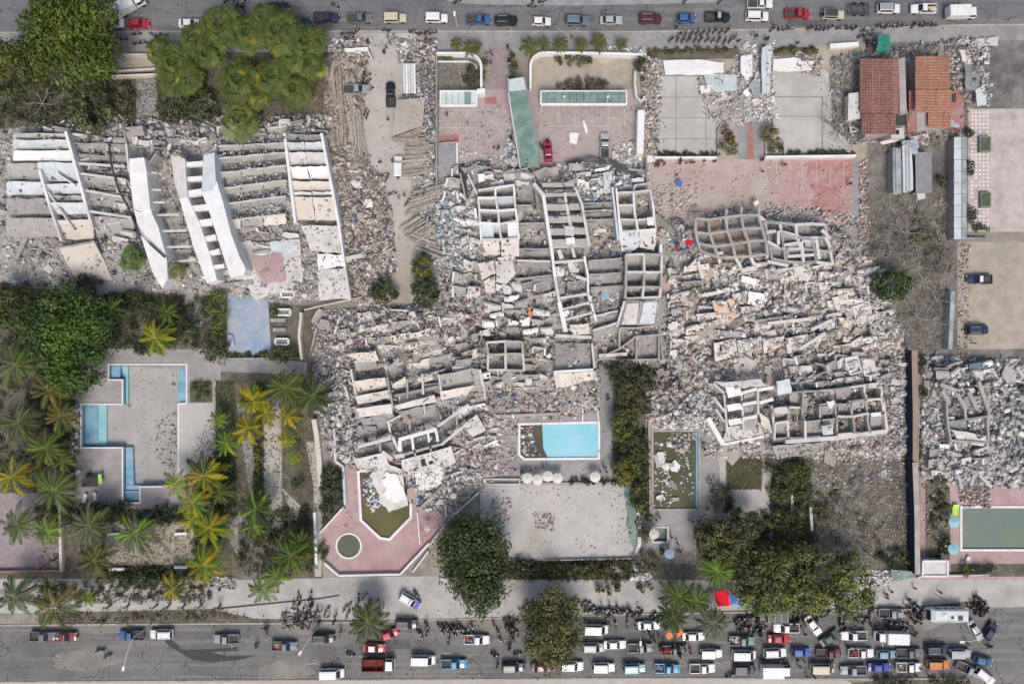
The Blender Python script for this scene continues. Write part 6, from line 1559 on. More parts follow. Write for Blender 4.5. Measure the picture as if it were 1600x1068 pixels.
# ------------------------------------------------------------------ motorcycles
MW = MB(); MW.tube([(0,-.06,0),(0,.06,0)], .30, 12); MW = MW.me('wheel', M['rubber'])
MF = MB(); MF.tube([(.55,0,.32),(.35,0,.85),(.28,0,1.0)], .045, 6); MF.tube([(-.62,0,.32),(-.1,0,.4),(.3,0,.62)], .05, 6); MF.box(-.15,-.16,.28,.25,.16,.6); MF = MF.me('frame', M['dark_metal'])
MT = MB(); MT.tube([(-.08,0,.78),(.05,0,.86),(.25,0,.86),(.38,0,.78)], [.08,.17,.17,.08], 8); MT = MT.me('fuel_tank', M['paint'])
MS = MB(); MS.box(-.75,-.13,.76,-.05,.13,.86); MS.box(-.95,-.11,.7,-.7,.11,.78); MS = MS.me('seat', M['cargo'])
MH = MB(); MH.tube([(.2,-.36,1.02),(.32,-.12,1.04),(.32,.12,1.04),(.2,.36,1.02)], .025, 6); MH.box(.36,-.09,.86,.48,.09,1.02); MH = MH.me('handlebar', M['grey_metal'])
def motorbike(px, py, ang, label, group):
    c_ = W(px, py, 0); c_.z = max(.02, hz(px, py))
    t = thing('motorcycle', label, 'motorcycle', c_, R(ang), group)
    col = random.choice([(.3,.02,.02),(.02,.02,.02),(.02,.02,.025),(.03,.04,.14),(.25,.25,.25),(.02,.02,.02)])
    for nm, me, loc in (('wheel', MW, (.62,0,.3)), ('wheel', MW, (-.62,0,.3)), ('frame', MF, (0,0,0)), ('fuel_tank', MT, (0,0,0)), ('seat', MS, (0,0,0)), ('handlebar', MH, (0,0,0))):
        o = link(nm, me, t, loc)
        if nm == 'fuel_tank': o.color = (*col, 1)
def bikes(label, group, pts, ang, ja=14):
    for (x, y) in pts: motorbike(x + random.uniform(-1,1), y + random.uniform(-1.5,1.5), ang + random.uniform(-ja, ja), label, group)
def run(x0, y0, x1, y1, n): return [(x0+(x1-x0)*k/max(1,n-1), y0+(y1-y0)*k/max(1,n-1)) for k in range(n)]
bikes('motorcycle parked in the long row beside the pink kerb strip', 'motorcycles along the pink kerb strip', run(1062,54,1136,50,9) + run(1050,62,1142,64,11), 55)
bikes('motorcycle parked in the row outside the eastern court', 'motorcycles outside the eastern court', run(1208,47,1234,47,5) + run(1266,46,1298,45,6) + run(1312,45,1335,45,4), 15, 25)
bikes('motorcycle parked on the kerb near the teal kiosk', 'motorcycles near the teal kiosk', run(1374,42,1412,41,7) + run(1428,40,1458,40,6) + [(1355,56),(1346,58)], 20, 25)
bikes('motorcycle parked near the entrance of the lane', 'motorcycles at the lane entrance', [(540,55),(552,52),(548,60),(558,50),(645,52),(652,52),(660,53),(668,52),(676,52),(605,50)], 20, 30)
bikes('motorcycle parked along the brown debris strip', 'motorcycles along the brown debris strip', [(570,102),(569,115),(574,120),(568,124),(575,128),(579,141),(572,176),(574,182),(637,318),(606,277),(601,276),(614,303)], 45, 30)
bikes('motorcycle parked on the top pavement by the palms', 'motorcycles on the garden pavement', [(180,61),(193,64),(216,69),(225,69),(241,58),(248,57),(216,54),(258,58)], 0, 35)
bikes('motorcycle parked on the bottom pavement by the grey green palm', 'motorcycles by the grey green palm', [(466,930),(470,935),(488,928),(487,940),(466,955),(484,948),(512,950),(540,948),(548,946),(562,932),(570,930),(578,940),(545,960),(560,945),(588,940)], 70, 35)
bikes('motorcycle in the slanted row by the street tree', 'slanted motorcycles by the street tree', run(688,977,722,980,8) + [(737,977),(666,975),(669,982),(650,926)], -60, 14)
bikes('motorcycle parked against the pavement verge by the round tree', 'motorcycles by the round tree', [(793,965),(796,975),(800,980),(806,972),(808,1018),(804,985)] + run(912,942,945,955,6) + run(918,952,976,951,5), 20, 35)
bikes('motorcycle parked upright between white van and white sedan', 'motorcycles between van and sedan', [(962,973),(979,972),(993,972),(948,965)], 85, 8)
bikes('motorcycle parked under the dense trees by the jam', 'motorcycles under the dense trees', run(1238,951,1290,958,10) + [(1275,965),(1312,968),(1320,970),(1246,962),(1342,965),(1350,968),(1358,960),(1362,952),(1362,945)], 55, 30)
bikes('motorcycle parked beside the camper van', 'motorcycles beside the camper van', run(1424,945,1442,962,6) + [(1395,975),(1405,980),(1412,983),(1388,972),(1520,936),(1528,940),(1535,944),(1540,952),(1526,952),(1534,958)], 60, 40)
bikes('motorcycle parked along the verge beside the round tree and the van', 'motorcycles along the verge by the van', run(925,953,1000,958,9) + run(1020,960,1045,966,4), 40, 35)
bikes('motorcycle parked in the crowd below the red blue canopy', 'motorcycles below the red blue canopy', run(1150,965,1200,958,7) + run(1150,978,1190,984,5), 60, 40)
bikes('motorcycle parked in the slanted row past the white striped car', 'motorcycles past the parked white car', run(690,985,740,987,6) + [(655,985),(660,992),(772,972),(778,985),(782,996)], -60, 20)
bikes('motorcycle riding along the bottom road', 'motorcycles riding on the bottom road', [(158,1014),(170,1022),(773,1019),(548,1020),(1140,1052)], 10, 30)
bikes('motorcycle riding along the top road', 'motorcycles riding on the top road', [(524,10),(357,3),(372,10),(382,8),(715,3),(832,12),(848,2),(1126,3),(1072,1)], 30, 60)

# ------------------------------------------------------------------ people
def person_mesh(pose):
    J = {'hip':(0,0,.92),'belly':(0,.02,1.1),'chest':(0,.02,1.32),'neck':(0,.01,1.47),'head':(0,.03,1.58),'top':(0,.02,1.72)}
    lean = {'stand':0,'walk':.03,'bend':.34}[pose]
    def up(p): z = p[2]; k = max(0, z-.92); return (p[0], p[1] + lean*k*1.5, z - lean*k*k*.9)
    for k in J: J[k] = up(J[k])
    pts = [J['hip'],J['belly'],J['chest'],J['neck'],J['head'],J['top']]
    rad = [(.16,.12),(.15,.11),(.18,.12),(.06,.06),(.095,.105),(.07,.08)]
    ed = [(0,1),(1,2),(2,3),(3,4),(4,5)]
    def chain(root, ps, rs):
        prev = root
        for p, r in zip(ps, rs):
            pts.append(p); rad.append((r, r)); ed.append((prev, len(pts)-1)); prev = len(pts)-1
    sw = {'stand':.03,'walk':.22,'bend':.1}[pose]
    for s in (-1, 1):
        f = sw * s
        chain(0, [(s*.10,0,.86),(s*.11,f*.6+.03,.48),(s*.11,f-.02,.08),(s*.12,f+.12,.04)], [.10,.07,.05,.04])
        a0 = up((s*.19,.01,1.40)); el = up((s*.27,-f*.7+.02,1.14)); ha = up((s*.27,-f*1.2+.12,.92)); fi = up((s*.26,-f*1.3+.16,.84))
        chain(2, [a0, el, ha, fi], [.065,.05,.035,.03])
    me = bpy.data.meshes.new('person'); me.from_pydata(pts, ed, [])
    o = bpy.data.objects.new('person_base', me); COL.objects.link(o)
    m = o.modifiers.new('skin', 'SKIN'); sub = o.modifiers.new('sub', 'SUBSURF'); sub.levels = 1; sub.render_levels = 1
    for i, sv in enumerate(me.skin_vertices[0].data): sv.radius = rad[i]; sv.use_root = (i == 0)
    dg = bpy.context.evaluated_depsgraph_get(); dg.update()
    out = bpy.data.meshes.new_from_object(o.evaluated_get(dg))
    bpy.data.objects.remove(o); out.name = 'person_body'
    for k in ('skin','cloth','trousers'): out.materials.append(M[k])
    hx, hy, hzz = J['neck']
    for p in out.polygons:
        c = p.center
        if c.z > hzz - .02: p.material_index = 0
        elif c.z < .95 and abs(c.x) < .2 : p.material_index = 2
        elif abs(c.x) > .235 and c.z < 1.1: p.material_index = 0
        else: p.material_index = 1
        p.use_smooth = True
    hair = MB(); hd = Vector(J['head']); tp = Vector(J['top'])
    hair.tube([hd + Vector((0,-.03,.02)), hd + Vector((0,-.02,.08)), tp + Vector((0,-.01,.0)), tp + Vector((0,0,.03))], [.11,.118,.085,.03], 10)
    return out, hair.me('hair', M['hair'], True)
PM = [person_mesh(p) for p in ('stand','walk','bend','stand')]
SHIRTS = [(.02,.02,.022),(.03,.03,.04),(.05,.06,.09),(.03,.035,.06),(.45,.45,.44),(.2,.03,.03),(.03,.06,.16),(.12,.12,.12),(.02,.02,.02),(.3,.28,.24),(.06,.10,.07),(.02,.022,.03)]
def person(px, py, label, group=None, col=None, z=None):
    zz = max(.03, hz(px, py)) if z is None else z
    c_ = W(px, py, zz + .9); c_.z = zz
    k = random.choice([0,0,1,1,2,3]); body, hair = PM[k]
    t = thing('person', label, 'person', c_, random.random()*6.28, group)
    s = random.uniform(.94, 1.06) * 1.04; t.scale = (s, s, s)
    b = link('body', body, t); b.color = (*(col or random.choice(SHIRTS)), 1)
    link('hair', hair, t)
def crowd(label, group, spots, z=None):
    for (cx, cy, rx, ry, n) in spots:
        for _ in range(max(1, round(n*.56))):
            a = random.random()*6.28; r = math.sqrt(random.random())
            person(cx + math.cos(a)*rx*r, cy + math.sin(a)*ry*r, label, group, None, z)
crowd('person standing in the dark crowd beside the hedge of the tan plaza', 'people along the plaza hedge', [(1035,257,16,5,13),(1070,252,22,4,10),(1110,252,10,4,4)])
crowd('person standing among motorcycles by the teal kiosk', 'people by the teal kiosk', [(1362,58,9,16,16),(1372,72,10,8,8),(1350,52,6,6,4)])
crowd('person walking on the pavement outside the twin courts', 'people outside the twin courts', [(1156,58,8,8,6),(1180,58,14,6,6),(1195,62,6,5,3),(1246,60,6,8,2)])
crowd('person walking at the lane entrance', 'people at the lane entrance', [(606,58,12,14,8),(598,80,14,8,5),(570,62,8,6,3),(540,62,10,6,4)])
crowd('person standing in the entrance drive between the forecourt gardens', 'people in the entrance drive', [(765,88,4,18,7),(797,86,5,14,8),(792,76,6,6,4)])
crowd('person crossing the top road', 'people on the top road', [(372,8,14,6,4),(830,8,8,6,3),(850,4,6,5,2),(940,16,3,4,1),(1056,46,4,4,1)])
crowd('person standing on the slope of the central rubble', 'people on the central rubble', [(755,527,12,16,16),(765,545,6,10,8),(800,500,26,16,10),(830,545,14,20,6),(745,480,20,14,6)])
crowd('person standing on the dusty slope by the dark pool', 'people by the dark pool slope', [(1030,590,22,22,26),(1012,600,8,18,10),(1040,640,26,18,8),(1060,610,20,14,6)])
crowd('person standing on the dark pool deck', 'people on the dark pool deck', [(1112,755,7,20,9),(1030,810,10,6,5),(1085,818,10,8,6),(1105,790,5,14,4),(1098,700,3,16,4)])
crowd('person standing around the lavender parasol', 'people around the lavender parasol', [(1042,860,12,8,14),(1050,845,10,10,6),(1062,855,6,8,3)])
crowd('person standing by the blue pool deck', 'people by the blue pool', [(818,735,14,5,8),(944,732,14,5,7),(848,727,3,3,1),(949,625,3,5,3),(805,706,3,5,1)])
crowd('person standing on the pink car park', 'people on the pink car park', [(858,222,6,4,4),(825,236,12,16,12),(768,228,14,6,3),(725,198,10,8,2),(695,178,6,4,2),(803,215,5,16,3)])
crowd('person walking in the concrete lane', 'people in the concrete lane', [(630,145,3,8,3),(606,186,6,4,1),(600,252,14,6,3),(625,305,8,8,4),(655,300,10,10,5),(606,340,14,14,2)])
crowd('person standing on the edge of the plaza', 'people at the plaza edge', [(1190,262,3,18,6),(1225,256,10,4,4),(1057,275,2,2,1),(1330,286,3,3,1)])
crowd('person standing in the crowd by the grey green palm', 'people by the grey green palm', [(470,945,20,14,12),(520,965,16,10,10),(480,970,24,10,14),(420,985,22,8,8),(400,1000,8,14,3),(665,980,5,12,4),(600,955,14,8,8),(530,985,6,6,3)])
crowd('person standing by the round tree on the bottom road', 'people by the round tree', [(795,985,8,18,9),(800,1010,8,10,5),(775,1020,8,4,2),(705,1000,5,8,3)])
crowd('person walking between the cars of the traffic jam', 'people in the traffic jam', [(950,970,14,6,5),(1018,995,10,6,4),(1040,1010,10,8,8),(1070,1018,10,8,6),(1245,962,10,8,6),(1258,985,4,8,2),(1180,985,10,10,8),(1165,975,12,8,8),(1250,1035,14,6,6),(1270,1055,10,6,5),(1380,975,10,10,6),(1420,985,16,8,8),(1510,1000,5,5,2),(1330,1012,12,6,6),(1440,1055,20,4,4)])
crowd('person standing by the camper van', 'people by the camper van', [(1430,955,14,10,12),(1395,935,14,12,5),(1530,945,12,18,16),(1420,940,8,10,6),(1545,1000,5,12,4)])
crowd('person resting beside the deck chairs of the drained pool', 'people by the drained pool', [(140,748,8,10,5),(110,738,8,14,4),(306,726,7,4,4),(84,880,6,8,3)])
crowd('person searching on the ruined hotel roofs', 'people on the ruined hotel', [(300,280,30,20,3),(180,425,12,4,4),(690,455,12,8,3),(585,432,20,8,3)])
crowd('person searching on the balcony block ruin', 'people on the balcony block', [(1316,662,8,4,5),(1170,640,10,20,2),(1235,660,10,6,3)])
crowd('person standing at the sand lot beyond the navy wall', 'people beyond the navy wall', [(1405,455,12,8,3),(1520,530,8,8,2),(1450,920,24,8,4)])
person(794,524,'person in a bright red shirt beside the tiny room block', None, (.6,.02,.06)); person(824,488,'person in an orange vest in the rescue pit', None, (.65,.22,.03)); person(262,243,'person in a yellow vest at the white tower top', None, (.7,.5,.03), 5.5)
person(776,291,'person in a dark red shirt on the peach topped rooms', None, (.3,.03,.02)); person(893,58,'person in a red shirt behind the small palm row', None, (.5,.03,.05)); person(1090,505,'person in a blue shirt on the eastern rubble', None, (.04,.1,.35))

def mass(label, spots):
    """The crowd beyond the figures built one by one."""
    V = []; F = []; mi = []
    for (cx, cy, rx, ry, n) in spots:
        for _ in range(n):
            body = PM[random.randrange(4)][0]
            a_ = random.random()*6.28; r_ = math.sqrt(random.random()); x, y = cx + math.cos(a_)*rx*r_, cy + math.sin(a_)*ry*r_
            c_ = W(x, y, .9); c_.z = max(.03, hz(x, y)); M_ = Matrix.Translation(c_) @ Matrix.Rotation(random.random()*6.28, 4, 'Z')
            b_ = len(V); V += [M_ @ v.co for v in body.vertices]
            ck = random.choice((1,1,1,2,3))
            for p in body.polygons:
                F.append([i + b_ for i in p.vertices]); mi.append({0:0, 1:ck, 2:1}[p.material_index])
    me = mesh('crowd', V, F, [M['skin'], M['trousers'], M['cloth_pale'], M['hair']], mi, True)
    tag(link('crowd', me), label, 'crowd', None, 'stuff')
M['cloth_pale'] = mat('pale_cloth', (.42,.40,.38), (.5,.48,.46), 2)
mass('crowd scattered along the bottom road and its verge', [(470,955,36,16,16),(720,985,40,10,10),(800,985,12,26,12),(960,952,50,8,14),(1020,985,30,14,12),(1170,975,26,16,18),(1250,965,30,12,14),(1340,975,30,14,12),(1420,965,22,16,16),(1525,945,14,18,12),(1060,1015,30,14,10),(1250,1035,60,10,12),(1430,1030,60,16,12),(820,1040,60,6,4)])
mass('crowd scattered over the central rubble and the dark pool slope', [(770,525,40,30,22),(1035,600,30,30,22),(1060,640,24,16,10),(900,470,50,30,8),(1150,470,90,40,12),(840,235,16,14,6)])
# ------------------------------------------------------------------ trees, palms, shrubs, scrub
def leaf_cloud(C, n, spread, size, col, var=.22, up=.55, asp=.55):
    """n leaves around every clump centre C (k,3); each clump and leaf has its own green."""
    k = len(C)
    off = RNG.normal(0, 1, (k*n, 3)); off[:, 2] = np.abs(off[:, 2]) * .9 - .25
    off /= np.linalg.norm(off, axis=1)[:, None]
    cs = np.repeat(RNG.uniform(.6, 1.35, (k, 1)), n, 0)
    P = np.repeat(C, n, 0) + off * RNG.uniform(.55, 1.1, (k*n, 1)) * cs * np.array([spread, spread, spread*.8]) * 1.35
    tone = 1.12 * np.repeat(RNG.uniform(1-var*1.7, 1+var*1.7, k), n) * RNG.uniform(1-var*.8, 1+var*.8, k*n)
    yel = np.repeat(RNG.uniform(0, 1, k), n)
    patch = 1 + .28*np.sin(C[:,0]*.9 + 2*np.sin(C[:,1]*.6)) * np.sin(C[:,1]*.8 + C[:,0]*.35)
    tone *= np.repeat(patch, n); yel = .5*yel + .5*np.repeat((patch - .72)/.56, n)
    T = np.array(col)[None] * tone[:, None]
    T[:, 0] *= 1 + .5 * (yel - .4); T[:, 2] *= 1 - .3 * yel
    d = off * 1.6 + RNG.normal(0, .55, (k*n, 3)); d[:, 2] += up * .6
    d /= np.linalg.norm(d, axis=1)[:, None]
    a = np.cross(d, RNG.normal(0, 1, (k*n, 3))); a /= np.linalg.norm(a, axis=1)[:, None]
    b = np.cross(d, a)
    s = size * RNG.uniform(.6, 1.4, (k*n, 1))
    V = np.stack([P - a*s, P - b*s*asp, P + a*s, P + b*s*asp], 1).reshape(-1, 3)
    F = np.arange(k*n*4).reshape(-1, 4)
    return V, F, np.repeat(np.clip(T, .004, 1), 4, 0)

def limb_mesh(h, r0, spread, nl, seed, crown_z):
    rnd = random.Random(seed)
    mb = MB()
    mb.tube([(0,0,-.2),(rnd.uniform(-.2,.2),rnd.uniform(-.2,.2),h*.5),(0,0,h)], [r0, r0*.75, r0*.45], 8)
    for k in range(nl):
        a = 2*math.pi*k/nl + rnd.uniform(-.3,.3); z0 = h*rnd.uniform(.55,.95); L = spread*rnd.uniform(.55,.85)
        mb.tube([(0,0,z0),(math.cos(a)*L*.45,math.sin(a)*L*.45,z0+(crown_z-z0)*.5+.6),(math.cos(a)*L,math.sin(a)*L,crown_z+rnd.uniform(-.5,.8))], [r0*.4,r0*.25,r0*.08], 6)
    return mb

def broadleaf(name, label, px, py, rpx, rpy, h, col, clumps=70, n=60, size=.30, group=None, cat='tree', lobes=None, spread=None):
    zc = h * .66
    c_ = W(px, py, zc); base = Vector((c_.x, c_.y, 0)); base.z = max(0, hz(px, py) * .5)
    t = thing(name, label, cat, base, 0, group)
    rx, ry = rpx/PPM, rpy/PPM; rz = h * .36
    lobes = lobes or [(0, 0, 1, 1)]
    C = []
    for (lx, ly, ls, w) in lobes:
        m = int(clumps * w)
        d = RNG.normal(0, 1, (m, 3)); d[:, 2] = np.abs(d[:, 2]) * 1.0 - .35
        d /= np.linalg.norm(d, axis=1)[:, None]
        rr = RNG.uniform(.55, .97, (m, 1))
        q = d * rr * np.array([rx*ls, ry*ls, rz*(.6+.4*ls)])
        q[:, 0] += lx/PPM; q[:, 1] -= ly/PPM
        C.append(q)
    C = np.concatenate(C); C[:, 2] += zc - base.z
    V, F, T = leaf_cloud(C, n, spread or max(.35, (rx+ry)*.10), size, col)
    link('crown', np_mesh('crown', V, F, M['leaf'], T), t)
    limb_mesh(h*.45, max(.12, h*.028), max(rx, ry), 6, int(px*7+py), zc).build('trunk', M['bark'], t)
    return t

# frond shapes (unit length, along +x)
def frond_mesh(nl=17, droop=.55, rise=.35, wid=.30, lw=.034, seed=0, fan=False):
    rnd = random.Random(seed); V = []; F = []
    def P(t): return Vector((t*(1-.12*t), 0, rise*t - droop*t*t))
    if not fan:
        for i in range(9):
            p = P(i/8); w = .016*(1-i/9)
            V += [p + Vector((0,-w,0.004)), p + Vector((0,w,0.004))]
        for i in range(8): F.append((2*i, 2*i+2, 2*i+3, 2*i+1))
        for s in (-1, 1):
            for k in range(nl):
                t = .13 + .87*k/(nl-1); p = P(t)
                L = wid * math.sin(math.pi*(.12+.80*t))**.7 * rnd.uniform(.85,1.1)
                ang = R(62 - 34*t + rnd.uniform(-6,6))
                d = Vector((math.cos(ang), s*math.sin(ang), -.35 + rnd.uniform(-.15,.15)))
                e = p + d*L; m = p + d*L*.5 + Vector((0,0,.02)); n = Vector((-s*d.y, s*d.x, 0)).normalized()*lw*.5
                b = len(V); V += [p - n*.6, p + n*.6, m + n, e, m - n]
                F.append((b, b+1, b+2, b+3, b+4) if s < 0 else (b+4, b+3, b+2, b+1, b))
    else:
        for i in range(4):
            p = P(i/5.5); V += [p + Vector((0,-.012,0)), p + Vector((0,.012,0))]
        for i in range(3): F.append((2*i, 2*i+2, 2*i+3, 2*i+1))
        o = P(.55)
        for k in range(13):
            a = R(-84 + 168*k/12 + rnd.uniform(-3,3)); L = .44*rnd.uniform(.8,1.15)
            d = Vector((math.cos(a), math.sin(a), -.32*abs(math.cos(a)) - .1 + rnd.uniform(-.1,.1))); n = Vector((-d.y, d.x, 0)).normalized()*.04
            b = len(V); V += [o, o + d*L*.6 + n, o + d*L, o + d*L*.6 - n]; F.append((b, b+3, b+2, b+1))
    return mesh('frond', V, F, M['frond'])
FR = [frond_mesh(19, dr, ri, .205, .026, i) for i, (dr, ri) in enumerate(((.35,.45),(.55,.40),(.75,.40),(.5,.15)))]
FANS = [frond_mesh(0, dr, ri, seed=20+i, fan=True) for i, (dr, ri) in enumerate(((.3,.7),(.45,.45),(.6,.2),(.8,-.1)))]
GRN_P = (.085,.13,.03); YEL_P = (.25,.215,.018); OLV_P = (.09,.11,.03); GREY_P = (.11,.13,.07); DRK_P = (.045,.072,.022); LIM_P = (.14,.22,.035); FANG = (.058,.08,.022); FANY = (.13,.125,.02); BRN_P = (.135,.115,.04)
def palm(label, px, py, rp, col, h=6.5, n=18, fan=False, mixcol=None, mixp=.3, group=None, cat='palm', name='palm_tree', lean=0):
    c_ = W(px, py, h); base = Vector((c_.x + random.uniform(-lean, lean), c_.y + random.uniform(-lean, lean), 0)); base.z = .5 * hz(px, py)
    t = thing(name, label, cat, base, 0, group)
    top = Vector((c_.x - base.x, c_.y - base.y, h - base.z))
    MB().tube([(0,0,-.1), top*.35 + Vector((0,0,.1)), top*.7, top], [.24,.18,.15,.13], 8).build('trunk', M['bark'], t)
    r = rp / PPM
    src = FANS if fan else FR
    if not fan: n = int(n * 1.45)
    for k in range(n):
        ring = k % 3
        o = link('frond', src[random.choice([ring, ring, random.randrange(4)])], t)
        L = r * random.uniform(.8, 1.15) * ((.5, .8, 1.05)[ring] if fan else (.8, 1, 1)[ring])
        o.location = top + Vector((0, 0, .05 * (3 - ring)))
        o.rotation_euler = (random.uniform(-.25, .25), R((8, -8, -24)[ring]) * -0.4 + random.uniform(-.12, .12), 2*math.pi*(k*.381966) + random.uniform(-.15, .15))
        o.scale = (L, L*(1.0 if fan else random.uniform(.9, 1.15)), L)
        cc = mixcol if (mixcol and random.random() < mixp) else col
        g = random.uniform(.75, 1.25)
        o.color = (min(1,cc[0]*g*random.uniform(.9,1.12)), min(1,cc[1]*g), cc[2]*g, 1)
    return t

# big trees
broadleaf('broadleaf_tree', 'huge spreading green tree at the corner of the top road', 112, 66, 66, 62, 11, (.07,.105,.02), 90, 70, .34, lobes=[(0,-5,1,1),(-25,25,.6,.5),(30,25,.55,.5),(-30,-30,.6,.4),(28,-25,.6,.4)])
broadleaf('broadleaf_tree', 'dull green tree below the huge corner tree', 140, 170, 34, 40, 6, (.07,.09,.04), 46, 55, .28)
broadleaf('broadleaf_tree', 'big bright green tree beside the drained pool', 108, 525, 54, 66, 10, (.052,.098,.018), 90, 70, .34, lobes=[(0,-20,.9,1),(10,25,.85,.9),(-20,0,.8,.6),(28,-5,.6,.5)])
broadleaf('broadleaf_tree', 'dark tall tree between the pink deck and the empty court', 738, 882, 50, 68, 10, (.05,.075,.025), 90, 65, .30, lobes=[(-15,-25,.75,.8),(10,0,.85,1),(12,35,.6,.7),(18,-28,.6,.5)])
broadleaf('broadleaf_tree', 'round olive tree standing in the bottom road', 863, 972, 46, 56, 9, (.085,.095,.032), 95, 65, .28, lobes=[(0,0,1,1),(0,20,.9,.6)])
broadleaf('broadleaf_tree', 'dark bushy tree in the bare scrub lot', 1394, 445, 27, 24, 6, (.045,.08,.028), 50, 55, .26)
for lab, x, y, rx, ry, col in (('dense dark tree in the grove by the traffic jam, at the dark pool side',1125,842,40,38,(.05,.065,.03)),('dense tree in the grove above the black box truck',1185,895,48,44,(.055,.07,.025)),('broad green tree in the middle of the grove by the jam',1235,885,46,40,(.055,.085,.022)),
    ('olive tree low in the grove beside the motorcycles',1205,932,50,26,(.085,.10,.028)),('tree at the scrub lot end of the grove',1290,890,40,38,(.055,.08,.026)),('yellowish green tree at the tip of the grove over the road',1325,915,38,46,(.085,.105,.026)),('grey green tree linking grove and scrub lot',1265,925,34,30,(.075,.09,.035)),
    ('dark green tree beside the dark pool deck',1160,822,28,24,(.045,.06,.03))):
    broadleaf('broadleaf_tree', lab, x, y, rx, ry, 8, tuple(q * random.uniform(1.15, 1.6) for q in col), 50, 60, .29)
broadleaf('broadleaf_tree', 'bushy green tree at the lane end', 660, 418, 15, 20, 5, (.085,.10,.02), 26, 55, .24)
broadleaf('broadleaf_tree', 'dark green tree below the lane end', 664, 456, 22, 24, 5, (.035,.055,.025), 36, 55, .25)
broadleaf('broadleaf_tree', 'dark shrubby tree at the foot of the lane', 600, 455, 22, 17, 3.5, (.045,.065,.03), 30, 50, .24)
for lab, x, y, rx, ry, h, col in (('dark conifer at the top of the planted strip by the blue pool',975,592,20,30,5,(.05,.068,.026)),('olive conifer with brown top in the planted strip',985,628,17,26,4.5,(.075,.075,.035)),('green conifer in the planted strip beside the dark pool',975,662,20,26,5,(.075,.095,.025)),
    ('dark conifer in the planted strip level with the pool edge',990,700,22,28,5,(.05,.068,.027)),('olive green conifer at the foot of the planted strip',975,735,18,22,4.5,(.085,.095,.027)),('slim dark conifer beside the dark pool corner',1000,720,14,30,4.5,(.05,.062,.028)),('small conifer below the planted strip',1000,775,13,22,3.5,(.065,.078,.028)),('dark shrub pair by the crowd at the strip top',1008,590,16,18,3,(.055,.065,.045))):
    broadleaf('conifer_tree', lab, x, y, rx, ry, h, col, 42, 55, .24)
# shrubs
def undergrowth(label, poly, k, col, h=.8, n=26, spread=.55, size=.2, name='undergrowth'):
    k = int(k*.62); P = sample(poly, k)
    C = np.stack([(P[:,0]-800)/PPM, (534-P[:,1])/PPM, RNG.uniform(.1, h, k)], 1)
    V, F, T = leaf_cloud(C, n, spread, size, col, .25)
    tag(link(name, np_mesh(name, V, F, M['leaf'], T)), label, 'undergrowth', None, 'stuff')
undergrowth('dark undergrowth beneath the palms by the drained pool', [(60,580),(118,560),(118,800),(170,800),(170,815),(60,815)], 420, (.05,.07,.028), 1.2)
undergrowth('green undergrowth along the garden above the drained pool', [(165,462),(340,462),(345,545),(300,548),(175,548)], 420, (.055,.075,.032), 1.0)
undergrowth('dark undergrowth below the drained pool', [(125,796),(300,796),(300,816),(125,816)], 170, (.04,.055,.026), 1.0); undergrowth('dark undergrowth in the lower palm garden', [(165,884),(330,884),(330,905),(165,905)], 160, (.045,.06,.028), 1.0)
undergrowth('undergrowth between the yellow palms and paths', [(338,700),(370,690),(372,800),(340,850),(330,900),(300,900),(305,760)], 300, (.055,.075,.028), 1.2); undergrowth('undergrowth in the bed along the cracked garden wall', [(398,600),(412,600),(412,800),(398,800)], 130, (.06,.085,.03), 1.0)
undergrowth('undergrowth at the lower end of the garden path', [(375,815),(490,780),(492,900),(375,900)], 260, (.055,.07,.03), .8); undergrowth('weedy growth by the pink deck corner', [(503,725),(535,735),(536,790),(503,825)], 150, (.05,.065,.04), 1.2)
undergrowth('undergrowth at the foot of the fan palms', [(248,120),(330,140),(420,165),(400,200),(255,195)], 330, (.06,.075,.045), 1.3); undergrowth('undergrowth below the corner tree', [(60,130),(212,130),(212,195),(60,200)], 300, (.055,.07,.04), 1.3)
undergrowth('undergrowth between the big green tree and the loungers', [(60,585),(168,585),(120,620),(60,640)], 130, (.05,.065,.03), 1.0)
undergrowth('undergrowth around the grove by the dark pool', [(1095,820),(1270,780),(1275,880),(1100,890)], 480, (.045,.06,.03), 1.5); undergrowth('undergrowth beside the lawn', [(1190,715),(1270,715),(1270,800),(1205,800)], 240, (.055,.07,.032), 1.5)
undergrowth('planting under the conifers by the blue pool', [(958,570),(1012,570),(1012,790),(985,760),(958,760)], 320, (.05,.062,.03), 1.0); undergrowth('planting at the foot of the empty court', [(790,878),(995,875),(998,903),(790,903)], 260, (.045,.058,.028), .9)
undergrowth('patchy weeds in the lower scrub lot', [(1276,760),(1340,770),(1400,860),(1330,885),(1278,830)], 90, (.085,.09,.05), .7, 18); undergrowth('patchy weeds in the upper scrub lot', [(1400,330),(1480,330),(1470,420),(1400,420)], 60, (.08,.09,.05), .5, 16)
undergrowth('weeds on the verge of the bottom pavement', [(60,957),(330,951),(400,966),(60,973)], 110, (.085,.08,.045), .3, 14); undergrowth('plants on the litter strip of the bottom pavement', [(60,905),(330,905),(330,940),(60,945)], 160, (.075,.085,.04), .6, 16)
